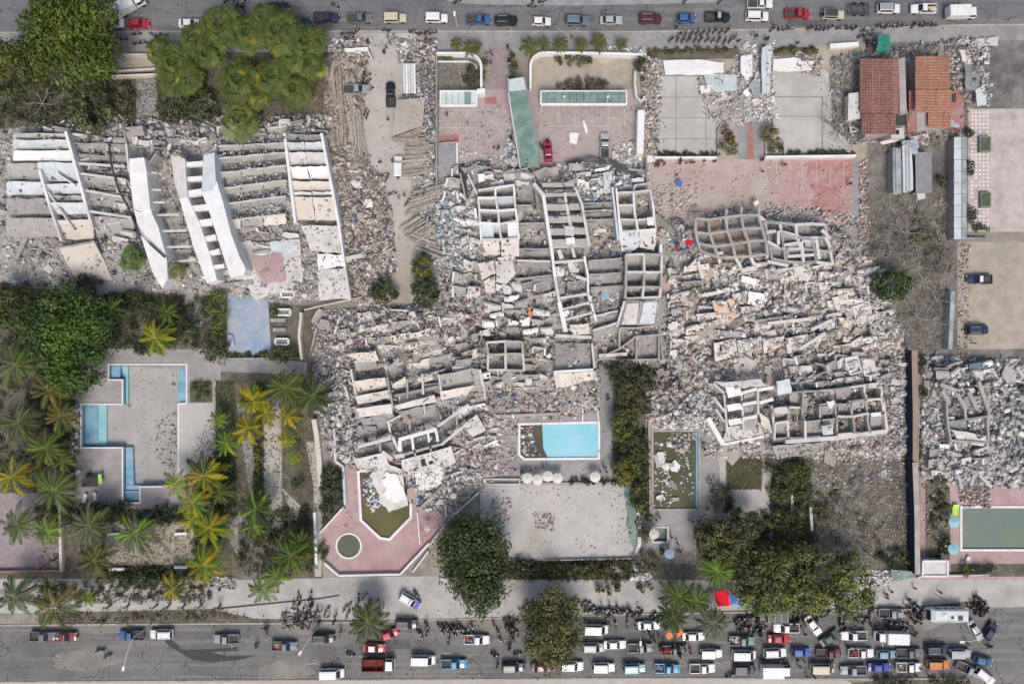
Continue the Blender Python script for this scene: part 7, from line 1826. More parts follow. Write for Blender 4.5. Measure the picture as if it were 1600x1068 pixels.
def thicket(label, poly, k, cols, r=1.3, n=60):
    k = int(k*.55); P = sample(poly, k); C = np.stack([(P[:,0]-800)/PPM, (534-P[:,1])/PPM, np.full(k, .1)], 1)
    C = np.repeat(C, n, 0); m = len(C)
    d_ = RNG.normal(0, 1, (m, 3)); d_[:, 2] = np.abs(d_[:, 2]) * .8; d_ /= np.linalg.norm(d_, axis=1)[:, None]
    rr = np.repeat(RNG.uniform(.6, 1.4, k), n)[:, None] * r
    p0 = C + d_ * rr * RNG.uniform(0, .55, (m, 1)); p1 = C + d_ * rr * RNG.uniform(.6, 1.1, (m, 1)) + RNG.normal(0, .2, (m, 3))
    nr = np.cross(p1 - p0, [0, 0, 1.]); nr /= np.linalg.norm(nr, axis=1)[:, None] + 1e-9
    w = RNG.uniform(.025, .06, (m, 1))
    V = np.stack([p0 - nr*w, p0 + nr*w, p1 + nr*w*.4, p1 - nr*w*.4], 1).reshape(-1, 3)
    c = np.repeat(np.array(cols)[RNG.integers(0, len(cols), k)], n, 0) * RNG.uniform(.7, 1.3, (m, 1))
    tag(link('bare_thicket', np_mesh('bare_thicket', V, np.arange(4*m).reshape(-1,4), M['twig'], np.repeat(c, 4, 0))), label, 'scrub', None, 'stuff')
GT = [(.36,.33,.295),(.27,.25,.225),(.16,.15,.14),(.42,.39,.35),(.30,.27,.21)]
thicket('pale grey leafless thicket in the upper scrub lot', [(1362,345),(1475,350),(1478,430),(1440,470),(1400,420),(1365,400)], 120, GT); thicket('leafless thicket below the metal shed', [(1400,310),(1485,310),(1485,440),(1440,500),(1425,540),(1480,540),(1482,460)], 70, GT)
thicket('leafless thicket in the lower scrub lot', [(1280,725),(1412,725),(1410,800),(1380,860),(1300,850)], 110, GT); thicket('bare bushes around the lower tree grove', [(1200,930),(1350,900),(1330,960),(1240,950)], 30, GT)
thicket('bare bushes around the red roofed houses', [(1296,100),(1345,95),(1345,215),(1310,215)], 45, GT); thicket('dry bushes beside the brown debris strip', [(480,110),(530,90),(530,190),(500,200)], 50, [(.28,.2,.14),(.2,.15,.11),(.34,.29,.24)])
def shrub(label, x, y, rx, ry, h, col, clumps=18, n=40, size=.22, group=None, name='shrub'):
    return broadleaf(name, label, x, y, rx, ry, h, col, clumps, n, size, group, 'shrub')
for lab, x, y, rx, ry, h, col in (
    ('grey green shrub by the garden path below the double wall',196,152,20,20,2.5,(.06,.07,.04)),('dull shrub against the garden path under the palms',268,165,26,22,3,(.065,.075,.05)),('shrub heap near the rubble under the fan palms',310,160,28,24,3,(.06,.08,.045)),
    ('green brown bush in the planter west of the red strip',1138,230,14,14,2.5,(.085,.085,.02)),('dark reddish bush above the planter by the red strip',1136,208,12,14,2.2,(.10,.055,.03)),('green bush above the planter on the far side of the red strip',1205,210,14,16,2.5,(.09,.08,.025)),('leafy bush filling the planter beside the eastern court',1211,231,12,10,2,(.06,.07,.025)),
    ('bush by the thick white wall at the forecourt bed',1001,108,8,22,2.5,(.03,.045,.02)),('low dark bush row under the forecourt bed',910,132,40,8,1.2,(.06,.065,.04)),('low dark bush under the curved wall bed',738,120,12,20,1.4,(.035,.05,.03)),('bush line inside the curved wall near small palms',895,94,30,8,1.6,(.07,.07,.04)),
    ('shrub beside the blue floored yard wall',335,545,22,24,3,(.06,.08,.04)),('leafy climber on the blue floored yard edge',340,490,14,40,2.5,(.085,.12,.03)),('shrub in the corner of the blue floored yard',440,555,24,14,2.5,(.065,.085,.03)),('small shrub between planter boxes by the blue yard',430,487,6,9,1.4,(.07,.10,.03)),
    ('dark hedge clump at the palm garden top',275,510,32,24,3,(.045,.06,.03)),('dark shrub over the garden beside the big green tree',205,470,40,16,3,(.04,.055,.025)),('dark shrub at the ruined roof slab foot',140,445,24,16,2.5,(.05,.06,.045)),
    ('planter shrub full of leaves by the drained pool',314,611,16,15,1.4,(.05,.075,.028)),('dark hedge at the foot of the drained pool',190,792,30,8,1.6,(.025,.04,.02)),('second dark hedge at the foot of the drained pool',255,796,26,9,1.6,(.028,.045,.022)),('dark bush mass beside the yellow palms',350,740,18,30,2.5,(.03,.05,.02)),
    ('dark hedge behind the white loungers',97,680,9,36,1.6,(.03,.045,.02)),('dark shrub mass beside the street terrace',150,800,40,14,2.5,(.03,.045,.022)),('dark hedge under the lower palm garden',215,906,42,14,2.2,(.035,.05,.025)),('dark shrub at the pink deck wall',515,755,14,26,2.2,(.045,.06,.04)),
    ('shrub at the pink deck round pool side',506,862,8,18,1.4,(.06,.075,.03)),('low dark shrub line below the empty court',825,885,26,12,1.8,(.03,.042,.022)),('green shrub line below the empty court',880,890,30,12,1.8,(.055,.075,.025)),('reddish green shrub below the empty court',930,888,24,12,1.8,(.06,.06,.025)),
    ('bush on the sandy pavement by the round tree',952,918,22,10,1.6,(.055,.065,.028)),('small bush on the sandy pavement by white blocks',1008,918,14,7,1.3,(.06,.07,.03)),('dark bush at the green netting',1008,820,12,26,2.2,(.05,.065,.04)),('grey bare bush by the lavender parasol',1010,880,22,16,2,(.10,.095,.07)),
    ('tall shrub between the lawn and scrub lot',1245,745,22,28,3.5,(.06,.085,.025)),('dull shrub at the balcony block foot',1222,765,16,22,2.5,(.075,.085,.04)),('shrub with dark leaves above the blue scrap',1238,825,20,26,3,(.045,.065,.025)),('grey green shrub by the brown path',1205,810,14,16,2.5,(.06,.08,.025)),
    ('olive bush in the scrub lot near the cream wall stub',1285,800,22,14,1.6,(.085,.095,.05)),('dark bush near the navy wall foot',1400,872,22,14,2,(.045,.06,.03)),('dull bush in the bare scrub lot',1440,370,18,12,1.5,(.085,.10,.05)),('green weeds by the metal shed',1470,285,9,9,1.4,(.07,.09,.035)),
    ('hedge clump by the tile court top',1514,205,5,7,1.2,(.04,.06,.03)),('dark hedge clump along the long blue roof',1515,262,6,14,1.5,(.03,.045,.03)),('dark hedge clump low along the long blue roof',1518,335,7,18,1.5,(.035,.05,.03)),('low hedge at the tile court foot',1535,356,14,5,1.2,(.06,.07,.035)),
    ('tree shrub in the street planter by the teal pool',1512,890,8,12,1.8,(.07,.095,.03)),('dark hedge below the teal pool',1535,887,24,6,1.2,(.035,.045,.03)),('green stains of moss hedge behind the brown wall top',1440,570,8,16,1.4,(.04,.06,.03)),('second moss hedge behind the brown wall top',1440,610,7,18,1.4,(.045,.065,.03)),
    ('weedy clump along the navy wall middle',1436,700,7,20,1.4,(.06,.08,.025)),('dark bush by the tan path corner of the dark pool',1128,780,20,22,2,(.045,.055,.035)),('shrub beside the parking lane court wall',590,452,10,12,1.5,(.05,.07,.03)),('bush on the curb of the entrance drive',801,100,5,26,1.4,(.05,.065,.025)),
    ('hedge strip outside the small curved wall',755,110,4,28,1.4,(.06,.08,.025)),('dark clump of grass by the bottom tree in the street verge',1395,1064,40,7,1.3,(.05,.06,.028)),('second street verge clump behind the orange car',1490,1064,36,6,1.2,(.055,.065,.03)),
    ('dark garden shrub under the upper palm row',230,545,30,8,1.6,(.045,.06,.03)),('shrub mass at the lower garden gate',420,830,26,16,2.5,(.045,.065,.022)),('low shrub along the path of the palm garden',345,770,16,16,2.2,(.045,.07,.025)),('small plant beside the cracked cream garden wall',465,755,9,9,1.6,(.06,.085,.04))):
    shrub(lab, x, y, rx, ry, h, col, max(8, int(rx*ry/14)), 34)
def hedge(label, a, b, wpx, h, col, n=1400):
    s = thing('hedge', label, 'hedge', W(*a))
    A_ = W(*a); B_ = W(*b); L = (B_-A_).length; d = (B_-A_)/L; nr = Vector((-d.y, d.x, 0))
    k = max(6, int(L*2.2))
    C = np.array([list(A_ + d*RNG.uniform(0, L) + nr*RNG.uniform(-.5,.5)*wpx/PPM + Vector((0,0,RNG.uniform(.2, h)))) for _ in range(k)]) - np.array(A_)
    V, F, T = leaf_cloud(C, max(12, n//k), .3, .17, col)
    link('foliage', np_mesh('foliage', V, F, M['leaf'], T), s)
    st = MB()
    for i in range(max(3, int(L))): p = d*(i+.5)*(L/max(3, int(L))); st.tube([p, p + Vector((0,0,h*.7))], .03, 5)
    st.build('stem', M['bark'], s)
hedge('clipped dark hedge along the foot of the western court', (1026,242), (1122,242), 5, .9, (.035,.055,.02))
hedge('clipped dark hedge along the foot of the eastern court', (1226,241), (1336,239), 5, .9, (.035,.055,.02))
hedge('straggly hedge above the western white plate', (1010,82), (1152,78), 8, .9, (.085,.08,.045))
hedge('straggly hedge above the eastern white plate', (1210,79), (1275,80), 8, .9, (.075,.08,.03))
hedge('thick hedge between navy wall and teal pool', (1464,745), (1466,870), 26, 2.2, (.055,.07,.026), 9000)
hedge('grassy hedge along the curved small forecourt wall', (684,90), (734,90), 7, .7, (.07,.09,.02))
hedge('narrow hedge below the blue floored yard', (356,555), (424,554), 6, .8, (.07,.09,.025))
hedge('hedge along the foot of the sandy court', (790,880), (990,876), 8, .9, (.035,.045,.025), 3000)
hedge('dry hedge under the white parasols', (890,750), (985,750), 8, .9, (.035,.045,.025))
hedge('banana plant hedge along the lower garden path', (404,700), (402,770), 9, 1.4, (.11,.12,.025))
hedge('scrubby verge hedge on the bottom pavement', (60,925), (330,920), 22, .6, (.09,.08,.05), 2600)

# palms: (label, x, y, crown px, colour, height, n, fan, mix colour, mix share)
for lab, x, y, rp, hh, mp in (('fan palm at the road edge of the cluster beside the lane',345,38,36,8,.15),('fan palm at the west rim of the cluster below the white sedan',272,98,32,7,.2),('fan palm near the white sedan in the cluster',305,62,30,7,.2),('fan palm right of centre in the cluster near the lane',435,48,36,8,.2),('fan palm nearest the lane in the cluster',478,66,30,7.5,.25),
    ('fan palm leaning to the brown debris strip',482,98,24,7,.3),('fan palm in the lower middle of the cluster',425,118,32,7,.2),('fan palm over the dark hollow of the cluster',372,125,32,7,.2),('fan palm with yellow skirt low in the cluster',270,126,24,6.5,.65),('fan palm at the lower lane corner of the cluster',458,138,26,6.5,.25),('fan palm between two white sedans in the cluster',385,52,28,7.5,.15),('fan palm above the garden wall in the cluster',248,78,22,6.5,.2),('fan palm filling the gap between road edge and west rim',322,85,24,7,.2),('fan palm below the dark car in the cluster',455,85,28,7,.15),('fan palm at the centre of the lower arc of the cluster',400,145,24,6,.3),('fan palm closest to the garden path in the cluster',290,120,22,6.5,.3),('tall fan palm at the top of the cluster beside the white sedan',410,25,22,8,.1)):
    palm(lab, x, y, rp*1.12, FANG, hh, 62, True, FANY, mp*.35)
palm('grey green fan palm bending over the rubble by the garden', 372, 186, 34, OLV_P, 5, 32, True, GREY_P, .4); palm('small green fan palm on the cracked yard slab', 205, 402, 22, GRN_P, 4, 24, True, DRK_P, .4)
palm('half dead orange palm at the foot of the white tower', 270, 418, 20, BRN_P, 4, 18, True, OLV_P, .4)
for lab, x, y, rp, col, hh, n, mc, mp in (
    ('yellow green coconut palm with arching fronds above the drained pool',243,528,38,(.24,.24,.03),6,14,GRN_P,.3),('dull palm beside the big green tree',175,482,30,GRN_P,5.5,14,DRK_P,.5),('green palm by the garden path above the drained pool',262,488,24,OLV_P,5,14,GRN_P,.4),
    ('dark green large palm at the edge of the tilted floor ruin',490,618,34,DRK_P,7,20,GRN_P,.3),('olive palm behind the dark green large palm',448,605,36,OLV_P,7,18,GRN_P,.4),('yellow palm hanging over the garden path top',450,650,26,YEL_P,5.5,16,GRN_P,.25),('small yellow palm in the middle of the path',447,688,20,YEL_P,4.5,14,LIM_P,.3),('small yellow green palm lower on the path',459,716,16,YEL_P,4,13,LIM_P,.4),
    ('bright yellow palm beside the dark lawn',395,625,32,YEL_P,6,18,GRN_P,.25),('bright yellow palm below another by the dark lawn',388,668,28,YEL_P,6,18,OLV_P,.25),('golden palm over the top of the garden path',415,645,28,YEL_P,5.5,16,OLV_P,.3),('lime green banana palm on the dark lawn',340,655,20,LIM_P,4,12,GRN_P,.3),('lime green palm at the foot of the dark lawn',355,692,26,LIM_P,5,13,GRN_P,.3),
    ('yellow green palm at the corner of the drained pool',275,755,28,YEL_P,6,15,LIM_P,.5),('golden palm over the deck of the drained pool',320,742,38,YEL_P,6.5,17,OLV_P,.35),('yellow palm south of the golden one',302,785,38,YEL_P,6,16,LIM_P,.45),('yellow green palm beside the lower garden path',328,825,36,YEL_P,6,16,LIM_P,.5),('lime edged palm above the lower path',300,812,24,LIM_P,5.5,14,YEL_P,.4),
    ('green palm with dark base by the yellow group',345,770,26,OLV_P,5,16,DRK_P,.4),('leaning yellow palm low in the garden by white wall ends',318,882,38,YEL_P,6,14,LIM_P,.5),('yellow olive palm on the sandy pavement verge',272,918,28,OLV_P,5,14,YEL_P,.5),('big grey green palm below the drained pool',213,832,44,GREY_P,6.5,19,LIM_P,.4),('dusty olive palm beside the big grey green palm',140,820,44,OLV_P,6.5,17,GREY_P,.5),
    ('brown tinged palm near the terrace corner',148,875,42,BRN_P,6,16,OLV_P,.5),('brown frond palm leaning over the pavement by the kerb',85,945,46,OLV_P,6.5,15,BRN_P,.45),('dark green palm above the leaning kerb palm',78,918,20,DRK_P,5,14,OLV_P,.3),('bright lime sapling palm on the bottom pavement',138,934,20,LIM_P,3,10,None,0),
    ('green palm over the street terrace',75,830,34,GRN_P,6,14,LIM_P,.5),('feathery palm at the terrace top',85,765,46,GREY_P,6.5,17,GRN_P,.4),('olive palm above the loungers',72,700,40,OLV_P,6.5,16,GRN_P,.4),('brown green palm beside the loungers',95,650,34,OLV_P,6,15,BRN_P,.35),('old palm with orange trunk by the big green tree',78,610,34,BRN_P,6,12,OLV_P,.4),('brown palm near the lounger end',100,720,26,BRN_P,5.5,14,OLV_P,.4),
    ('dense green palm at the lower garden path end',400,795,36,DRK_P,6,20,LIM_P,.3),('yellow green palm bush beside the dense green palm',395,820,26,LIM_P,5,14,OLV_P,.4),('large green palm above the bottom pavement',455,868,40,GRN_P,6.5,18,OLV_P,.4),('lime green banana palm by the bottom pavement wall',430,898,30,LIM_P,5,13,GRN_P,.3),('green arching palm over the bottom pavement',412,920,30,GRN_P,5,11,LIM_P,.3),('olive palm beside the slim white wall',470,850,30,OLV_P,5.5,15,GRN_P,.4),
    ('grey green symmetrical date palm on the bottom road verge',575,972,38,GREY_P,6.5,30,OLV_P,.35),('bright green date palm beside the red blue canopy',1122,892,38,(.11,.19,.035),7,24,OLV_P,.3),('green palm in the pair by the street lamp',1060,930,34,GRN_P,6,20,OLV_P,.4),('olive palm in the pair by the street lamp',1088,938,30,GRN_P,6,18,GREY_P,.4),('dark palm dipping over the white sedan',1052,965,32,DRK_P,5.5,20,OLV_P,.4),('blue grey spiky palm beside the teal pickup',1115,972,34,(.10,.125,.09),5.5,26,GREY_P,.4),
    ('grey green palm inside the grove by the dark pool',1130,862,34,GREY_P,6,16,DRK_P,.5)):
    palm(lab, x, y, rp*random.uniform(.82,.98), col, hh, int(n*random.uniform(.8,1.3)), False, mc, mp, lean=1.2)
for lab, x, y, rp, col in (('olive palm at the garden fringe past the loungers',30,660,38,OLV_P),('green palm at the garden fringe past the big tree',25,570,40,GRN_P),('yellow palm past the street terrace',20,745,34,YEL_P),('green palm at the fringe of the terrace',28,820,36,GRN_P),('dark palm at the kerb fringe',25,930,40,DRK_P)):
    palm(lab, x, y, rp, col, 6, 15, False, GREY_P, .4)
broadleaf('broadleaf_tree', 'dark tree at the garden fringe beyond the big green tree', 22, 480, 36, 38, 8, (.05,.075,.02), 60, 60, .3); broadleaf('broadleaf_tree', 'olive tree at the fringe beside the corner tree', 15, 110, 40, 44, 9, (.065,.085,.02), 60, 60, .3)
undergrowth('undergrowth along the garden fringe', [(-20,440),(60,450),(60,770),(-20,770)], 420, (.05,.068,.03), 1.2); undergrowth('undergrowth below the fringe tree', [(-20,90),(60,130),(60,195),(-20,200)], 160, (.055,.07,.04), 1.3)
for i, (x, y, r) in enumerate(((828,72,17),(850,68,13),(876,68,15),(908,68,14),(937,66,17),(971,68,12),(713,68,12),(735,74,15),(745,72,10))):
    lab = ['first small date palm at the drive end of the curved wall','small reddish palm second from the drive along the curved wall','small palm beside the red shirt person on the curved wall','small round palm in the middle of the curved wall row','tallest small palm of the curved wall row','last small brownish palm before the white plates','small brownish palm on the short curved wall','bushy small palm on the short curved wall','small palm by the entrance drive corner'][i]
    palm(lab, x, y, r, OLV_P, 3.2, 22, False, BRN_P, .3)
# saplings with stakes on the bottom pavement
for i, x in enumerate((165,193,238,258,282,308,338)):
    palm('young street sapling in the even row on the bottom pavement', x, 950, 7, DRK_P, 2.2, 10, True, GREY_P, .4, 'street saplings on the bottom pavement', 'sapling', 'street_sapling')

# bare tree and scrub
def bare_tree(label, px, py, L, h=4, n=7, seed=1, tilt=(0,0)):
    rnd = random.Random(seed); mb = MB(); c_ = W(px, py, 0)
    def br(p, d, l, r, dep):
        q = p + d*l*.5 + Vector((rnd.uniform(-.1,.1), rnd.uniform(-.1,.1), .05))*l; e = p + d*l
        mb.tube([p, q, e], [r, r*.75, r*.45], 5)
        if dep:
            for _ in range(rnd.choice((2,3,3))):
                dd = (d + Vector((rnd.uniform(-.8,.8), rnd.uniform(-.8,.8), rnd.uniform(-.2,.5)))).normalized()
                br(p + d*l*rnd.uniform(.5,1), dd, l*rnd.uniform(.5,.75), r*.5, dep-1)
    t = thing('bare_tree', label, 'bare tree', c_)
    mb.tube([(0,0,0),(tilt[0]*.2,tilt[1]*.2,h*.4)], [.2,.16], 6)
    for k in range(n):
        a = 2*math.pi*k/n + rnd.uniform(-.3,.3)
        br(Vector((tilt[0]*.2,tilt[1]*.2,h*.4)), Vector((math.cos(a)+tilt[0]*.1, math.sin(a)+tilt[1]*.1, .35)).normalized(), L*rnd.uniform(.6,1)/2.2, .11, 3)
    mb.build('branches', M['pale_bark'], t)
bare_tree('pale bare tree with long branches below the dark bushy tree', 1424, 490, 11, 3.5, 6, 3, (0,-3)); bare_tree('pale bare tree beside the metal shed in the scrub', 1385, 400, 8, 3, 7, 5)
bare_tree('thin bare tree close to the pale block wall', 1458, 470, 7, 3, 6, 8); bare_tree('bare shrub tree in the scrub beyond the parapet', 1410, 365, 8, 2.5, 8, 11); bare_tree('dry bare bush circle on the eastern court edge', 1305, 195, 7, 1.5, 9, 14); bare_tree('bare tree at the corner garden by the hotel floors', 72, 165, 7, 3, 6, 21)
bare_tree('dead pale tree trunk fan beside the yard slab', 240, 440, 6, 2.5, 6, 24)

def twigs(label, poly, n, ln, cols, up=.3, w=.055, name='dry_scrub'):
    P = sample(poly, n); X = (P[:,0]-800)/PPM; Y = (534-P[:,1])/PPM
    z = np.maximum(heap_h(P), 0) + .05
    a = RNG.uniform(0, 6.28, n); L = ln * RNG.uniform(.4, 1.5, n); e = RNG.uniform(0, up, n)
    d = np.stack([np.cos(a)*np.cos(e), np.sin(a)*np.cos(e), np.sin(e)], 1)
    p0 = np.stack([X, Y, z], 1); p1 = p0 + d*L[:,None]
    nrm = np.stack([-d[:,1], d[:,0], np.zeros(n)], 1); nrm /= np.linalg.norm(nrm, axis=1)[:,None] + 1e-9
    V = np.stack([p0 - nrm*w, p0 + nrm*w, p1 + nrm*w*.4, p1 - nrm*w*.4], 1).reshape(-1, 3)
    c = np.array(cols)[RNG.integers(0, len(cols), n)] * RNG.uniform(.7, 1.25, (n, 1))
    tag(link(name, np_mesh(name, V, np.arange(4*n).reshape(-1,4), M['twig'], np.repeat(c, 4, 0))), label, 'scrub', None, 'stuff')
GB = [(.24,.215,.185),(.30,.265,.22),(.17,.16,.13),(.13,.125,.095),(.36,.32,.27)]
twigs('dry grey twigs covering the bare scrub lot', [(1358,300),(1486,300),(1482,540),(1425,545),(1395,480),(1362,400)], 9000, 1.0, GB)
twigs('dry twigs around the red roofed houses', [(1300,90),(1350,70),(1500,70),(1512,205),(1495,225),(1360,225),(1310,205)], 3500, .8, GB)
twigs('dry grass and twigs in the lower scrub lot', [(1272,716),(1418,718),(1418,890),(1335,880),(1275,820)], 8000, .8, GB + [(.16,.16,.08),(.20,.19,.11)])
twigs('garden litter under the palms of the drained pool', [(60,560),(120,560),(120,800),(300,800),(300,900),(60,895)], 4500, .6, [(.09,.10,.04),(.16,.13,.08),(.06,.075,.03),(.24,.2,.13)], name='ground_cover')
twigs('leaf litter on the garden soil beside the yellow palms', [(300,700),(370,590),(490,570),(495,890),(310,895)], 4500, .6, [(.10,.11,.04),(.16,.13,.08),(.07,.085,.03),(.26,.22,.13)], name='ground_cover')
twigs('ground cover under the fan palm cluster', [(60,125),(505,90),(505,200),(60,205)], 5000, .7, [(.08,.085,.04),(.16,.13,.09),(.05,.06,.03),(.22,.18,.13)], name='ground_cover')
twigs('dead grass on the sandy forecourt bed', [(690,100),(748,100),(748,138),(690,138)], 900, .4, GB + [(.12,.13,.05)], name='dry_grass')
twigs('grass on the small dark lawn by the tan path', [(1135,712),(1190,712),(1190,764),(1135,764)], 2200, .35, [(.07,.085,.03),(.10,.10,.04),(.2,.17,.12)], .9, name='grass')
twigs('grass on the dark lawn by the yellow palms', [(337,594),(368,594),(368,700),(337,700)], 1500, .3, [(.045,.065,.03),(.06,.07,.03)], .9, name='grass')
twigs('dry stalks around the lavender parasol garden', [(1005,855),(1110,860),(1110,905),(1005,905)], 1800, .6, GB, name='dry_grass')
# ------------------------------------------------------------------ broken masonry: thousands of chunks, and the larger slabs one by one
PALS = dict(  # near-black tones double as painted shade of pits between pieces
  pale=[(.60,.57,.53)]*4 + [(.46,.43,.395)]*4 + [(.31,.285,.26)]*3 + [(.68,.655,.62)]*3 + [(.11,.105,.10)]*3 + [(.40,.355,.31)]*3 + [(.30,.07,.055),(.08,.15,.30)] + [(.46,.385,.32),(.42,.31,.265),(.52,.45,.38),(.36,.225,.175)],
  grey=[(.46,.445,.425)]*4 + [(.34,.33,.32)]*4 + [(.21,.205,.20)]*3 + [(.62,.61,.59)]*4 + [(.09,.088,.085)]*2 + [(.50,.54,.57),(.42,.34,.28)],
  brown=[(.36,.29,.24)]*4 + [(.28,.20,.155)]*4 + [(.45,.40,.35)]*3 + [(.58,.55,.51)]*2 + [(.31,.16,.115)]*2 + [(.15,.13,.115)],
  bluew=[(.56,.58,.585)]*4 + [(.72,.72,.71)]*4 + [(.42,.42,.415)]*3 + [(.2,.2,.2)]*3 + [(.30,.44,.48),(.5,.47,.36),(.25,.34,.44)],
  warm=[(.60,.54,.47)]*4 + [(.47,.405,.345)]*4 + [(.64,.59,.535)]*2 + [(.42,.35,.285)]*2 + [(.12,.2,.33)] + [(.36,.30,.255)]*3 + [(.40,.265,.20)]*2 + [(.12,.11,.10)]*3,
  dark=[(.20,.19,.18)]*4 + [(.28,.265,.25)]*3 + [(.13,.125,.12)]*3 + [(.40,.385,.36)]*2 + [(.24,.17,.13)],
  white=[(.74,.73,.72)]*5 + [(.62,.60,.575)]*3 + [(.48,.45,.42)]*2 + [(.3,.28,.26)],
  pink=[(.46,.35,.32)]*3 + [(.52,.46,.43)]*4 + [(.40,.28,.255)]*2 + [(.62,.585,.56)]*3 + [(.3,.27,.25)]*2)
def rot_mats(n, tilt):
    a = RNG.uniform(0, 6.283, n); b = RNG.normal(0, tilt, n); c = RNG.normal(0, tilt, n)
    ca, sa, cb, sb, cc, sc = np.cos(a), np.sin(a), np.cos(b), np.sin(b), np.cos(c), np.sin(c)
    Rz = np.zeros((n,3,3)); Rz[:,0,0]=ca; Rz[:,0,1]=-sa; Rz[:,1,0]=sa; Rz[:,1,1]=ca; Rz[:,2,2]=1
    Rx = np.zeros((n,3,3)); Rx[:,0,0]=1; Rx[:,1,1]=cb; Rx[:,1,2]=-sb; Rx[:,2,1]=sb; Rx[:,2,2]=cb
    Ry = np.zeros((n,3,3)); Ry[:,0,0]=cc; Ry[:,0,2]=sc; Ry[:,1,1]=1; Ry[:,2,0]=-sc; Ry[:,2,2]=cc
    return Rz @ Rx @ Ry
CORN = np.array([(-1,-1,-1),(1,-1,-1),(1,1,-1),(-1,1,-1),(-1,-1,1),(1,-1,1),(1,1,1),(-1,1,1)], float)
BF = np.array(BOXF)
RUB = [[], [], []]
def chunks(poly, n, smin, smax, pal, flat=(.12,.6), asp=(.35,1.0), tilt=.38, lift=.0, long=0.0):
    P = sample(poly, int(n * 1.5))
    n = len(P)
    s = smin * .8 * (smax/smin) ** (RNG.uniform(0, 1, n) ** 2.6)
    z = heap_h(P); keep_ = np.ones(n, bool)
    if HEAPS:
        for h_ in (SW_POOL, PINK_POOL, ROUND_POOL, BLUE_POOL, DARK_POOL, EAST_POOL): keep_ &= ~inside(P, h_)
    for quad, zs in FOOT if HEAPS else ():
        q = np.array(quad, float); lo, hi = q.min(0), q.max(0)
        bb = ((P >= lo) & (P <= hi)).all(1)
        if not bb.any(): continue
        ii = np.where(bb)[0]; ii = ii[inside(P[ii], quad)]
        if not len(ii): continue
        A_ = np.column_stack([q, np.ones(len(q))]); co = np.linalg.lstsq(A_, np.array(zs), rcond=None)[0]
        zz = np.column_stack([P[ii], np.ones(len(ii))]) @ co
        on_ = RNG.uniform(0, 1, len(ii)) < .38
        keep_[ii] &= on_
        z[ii] = np.maximum(z[ii], zz + .02); s[ii] *= .6
    P = P[keep_]; s = s[keep_]; z = z[keep_] + lift; n = len(P)
    z = z + RNG.exponential(.10, n) * (lift == 0) * (s > .25)
    S = np.stack([s*.5, s*.5*RNG.uniform(*asp, n), s*.5*RNG.uniform(*flat, n)], 1)
    if long:
        k = RNG.uniform(0, 1, n) < long
        S[k, 0] *= RNG.uniform(1.8, 3.6, k.sum()); S[k, 1] *= .4; S[k, 2] *= .5
    C = CORN[None] * S[:, None] * RNG.uniform(.78, 1.06, (n, 8, 3))
    V = np.einsum('nij,nkj->nki', rot_mats(n, tilt), C)
    V += np.stack([(P[:,0]-800)/PPM, (534-P[:,1])/PPM, z + s*.08], 1)[:, None]
    cols = np.array(PALS[pal])[RNG.integers(0, len(PALS[pal]), n)] * RNG.uniform(.85, 1.3, (n, 1))
    lum = cols.mean(1, keepdims=True); cols = cols + (lum - cols) * .22
    RUB[0].append(V.reshape(-1, 3)); RUB[1].append(np.repeat(cols, 8, 0)); RUB[2].append(n)
def flush(name, label):
    V = np.concatenate(RUB[0]); T = np.concatenate(RUB[1]); n = len(V)//8
    F = (BF[None] + (np.arange(n)*8)[:, None, None]).reshape(-1, 4)
    tag(link(name, np_mesh(name, V, F, M['piece'], np.clip(T, .01, .85))), label, 'rubble', None, 'stuff')
    for r in RUB: r.clear()

HP = {k: v[0] for k, v in HEAP_POLYS.items()}
chunks(HP['hotel'], 7000, .22, 1.5, 'grey', long=.12); chunks([(110,215),(215,235),(240,330),(260,440),(150,440),(150,380)], 2200, .25, 1.4, 'grey', long=.15)
chunks([(340,215),(440,205),(455,345),(370,350)], 2200, .22, 1.1, 'bluew'); chunks([(370,350),(540,350),(548,468),(420,470),(380,440)], 1800, .2, 1.0, 'pink'); chunks([(60,190),(520,180),(520,215),(60,225)], 2200, .25, 1.6, 'grey', long=.2)
flush('broken_masonry', 'broken grey masonry of the hotel with the white towers')
chunks(HP['strip'], 6500, .18, 1.0, 'brown', long=.12); chunks([(560,260),(610,330),(620,420),(575,470),(545,400)], 2200, .2, 1.2, 'pale', long=.1)
chunks(HP['planks'], 4200, .2, 1.2, 'grey', long=.15); chunks([(683,285),(740,280),(745,400),(700,420),(683,370)], 1600, .25, 1.4, 'bluew'); chunks([(655,82),(683,82),(684,205),(662,205)], 900, .3, 1.1, 'dark')
flush('broken_masonry', 'brown and grey masonry along the lane edges')
mid = HP['middle']
chunks(mid, 16000, .22, 1.6, 'pale', long=.12); chunks(mid, 12000, .18, .7, 'warm', long=.1)
chunks(mid, 13000, .12, .36, 'pale')
chunks([(500,485),(740,475),(760,530),(740,560),(520,540),(492,520)], 5200, .2, 1.2, 'pale', long=.1); chunks([(500,540),(560,560),(560,700),(520,720),(492,640)], 2600, .2, 1.0, 'grey', long=.1)
chunks([(1050,420),(1360,400),(1420,545),(1300,560),(1060,560)], 9000, .22, 1.9, 'warm', long=.2, tilt=.6); chunks([(1100,420),(1380,420),(1410,540),(1100,540)], 2200, .5, 2.2, 'white', flat=(.15,.5), long=.2)
chunks([(880,255),(1008,262),(1015,300),(955,310),(930,330),(890,300)], 2200, .25, 1.4, 'bluew', long=.15); chunks([(735,640),(790,650),(775,745),(720,795),(690,798)], 2400, .2, 1.2, 'pink', long=.1)
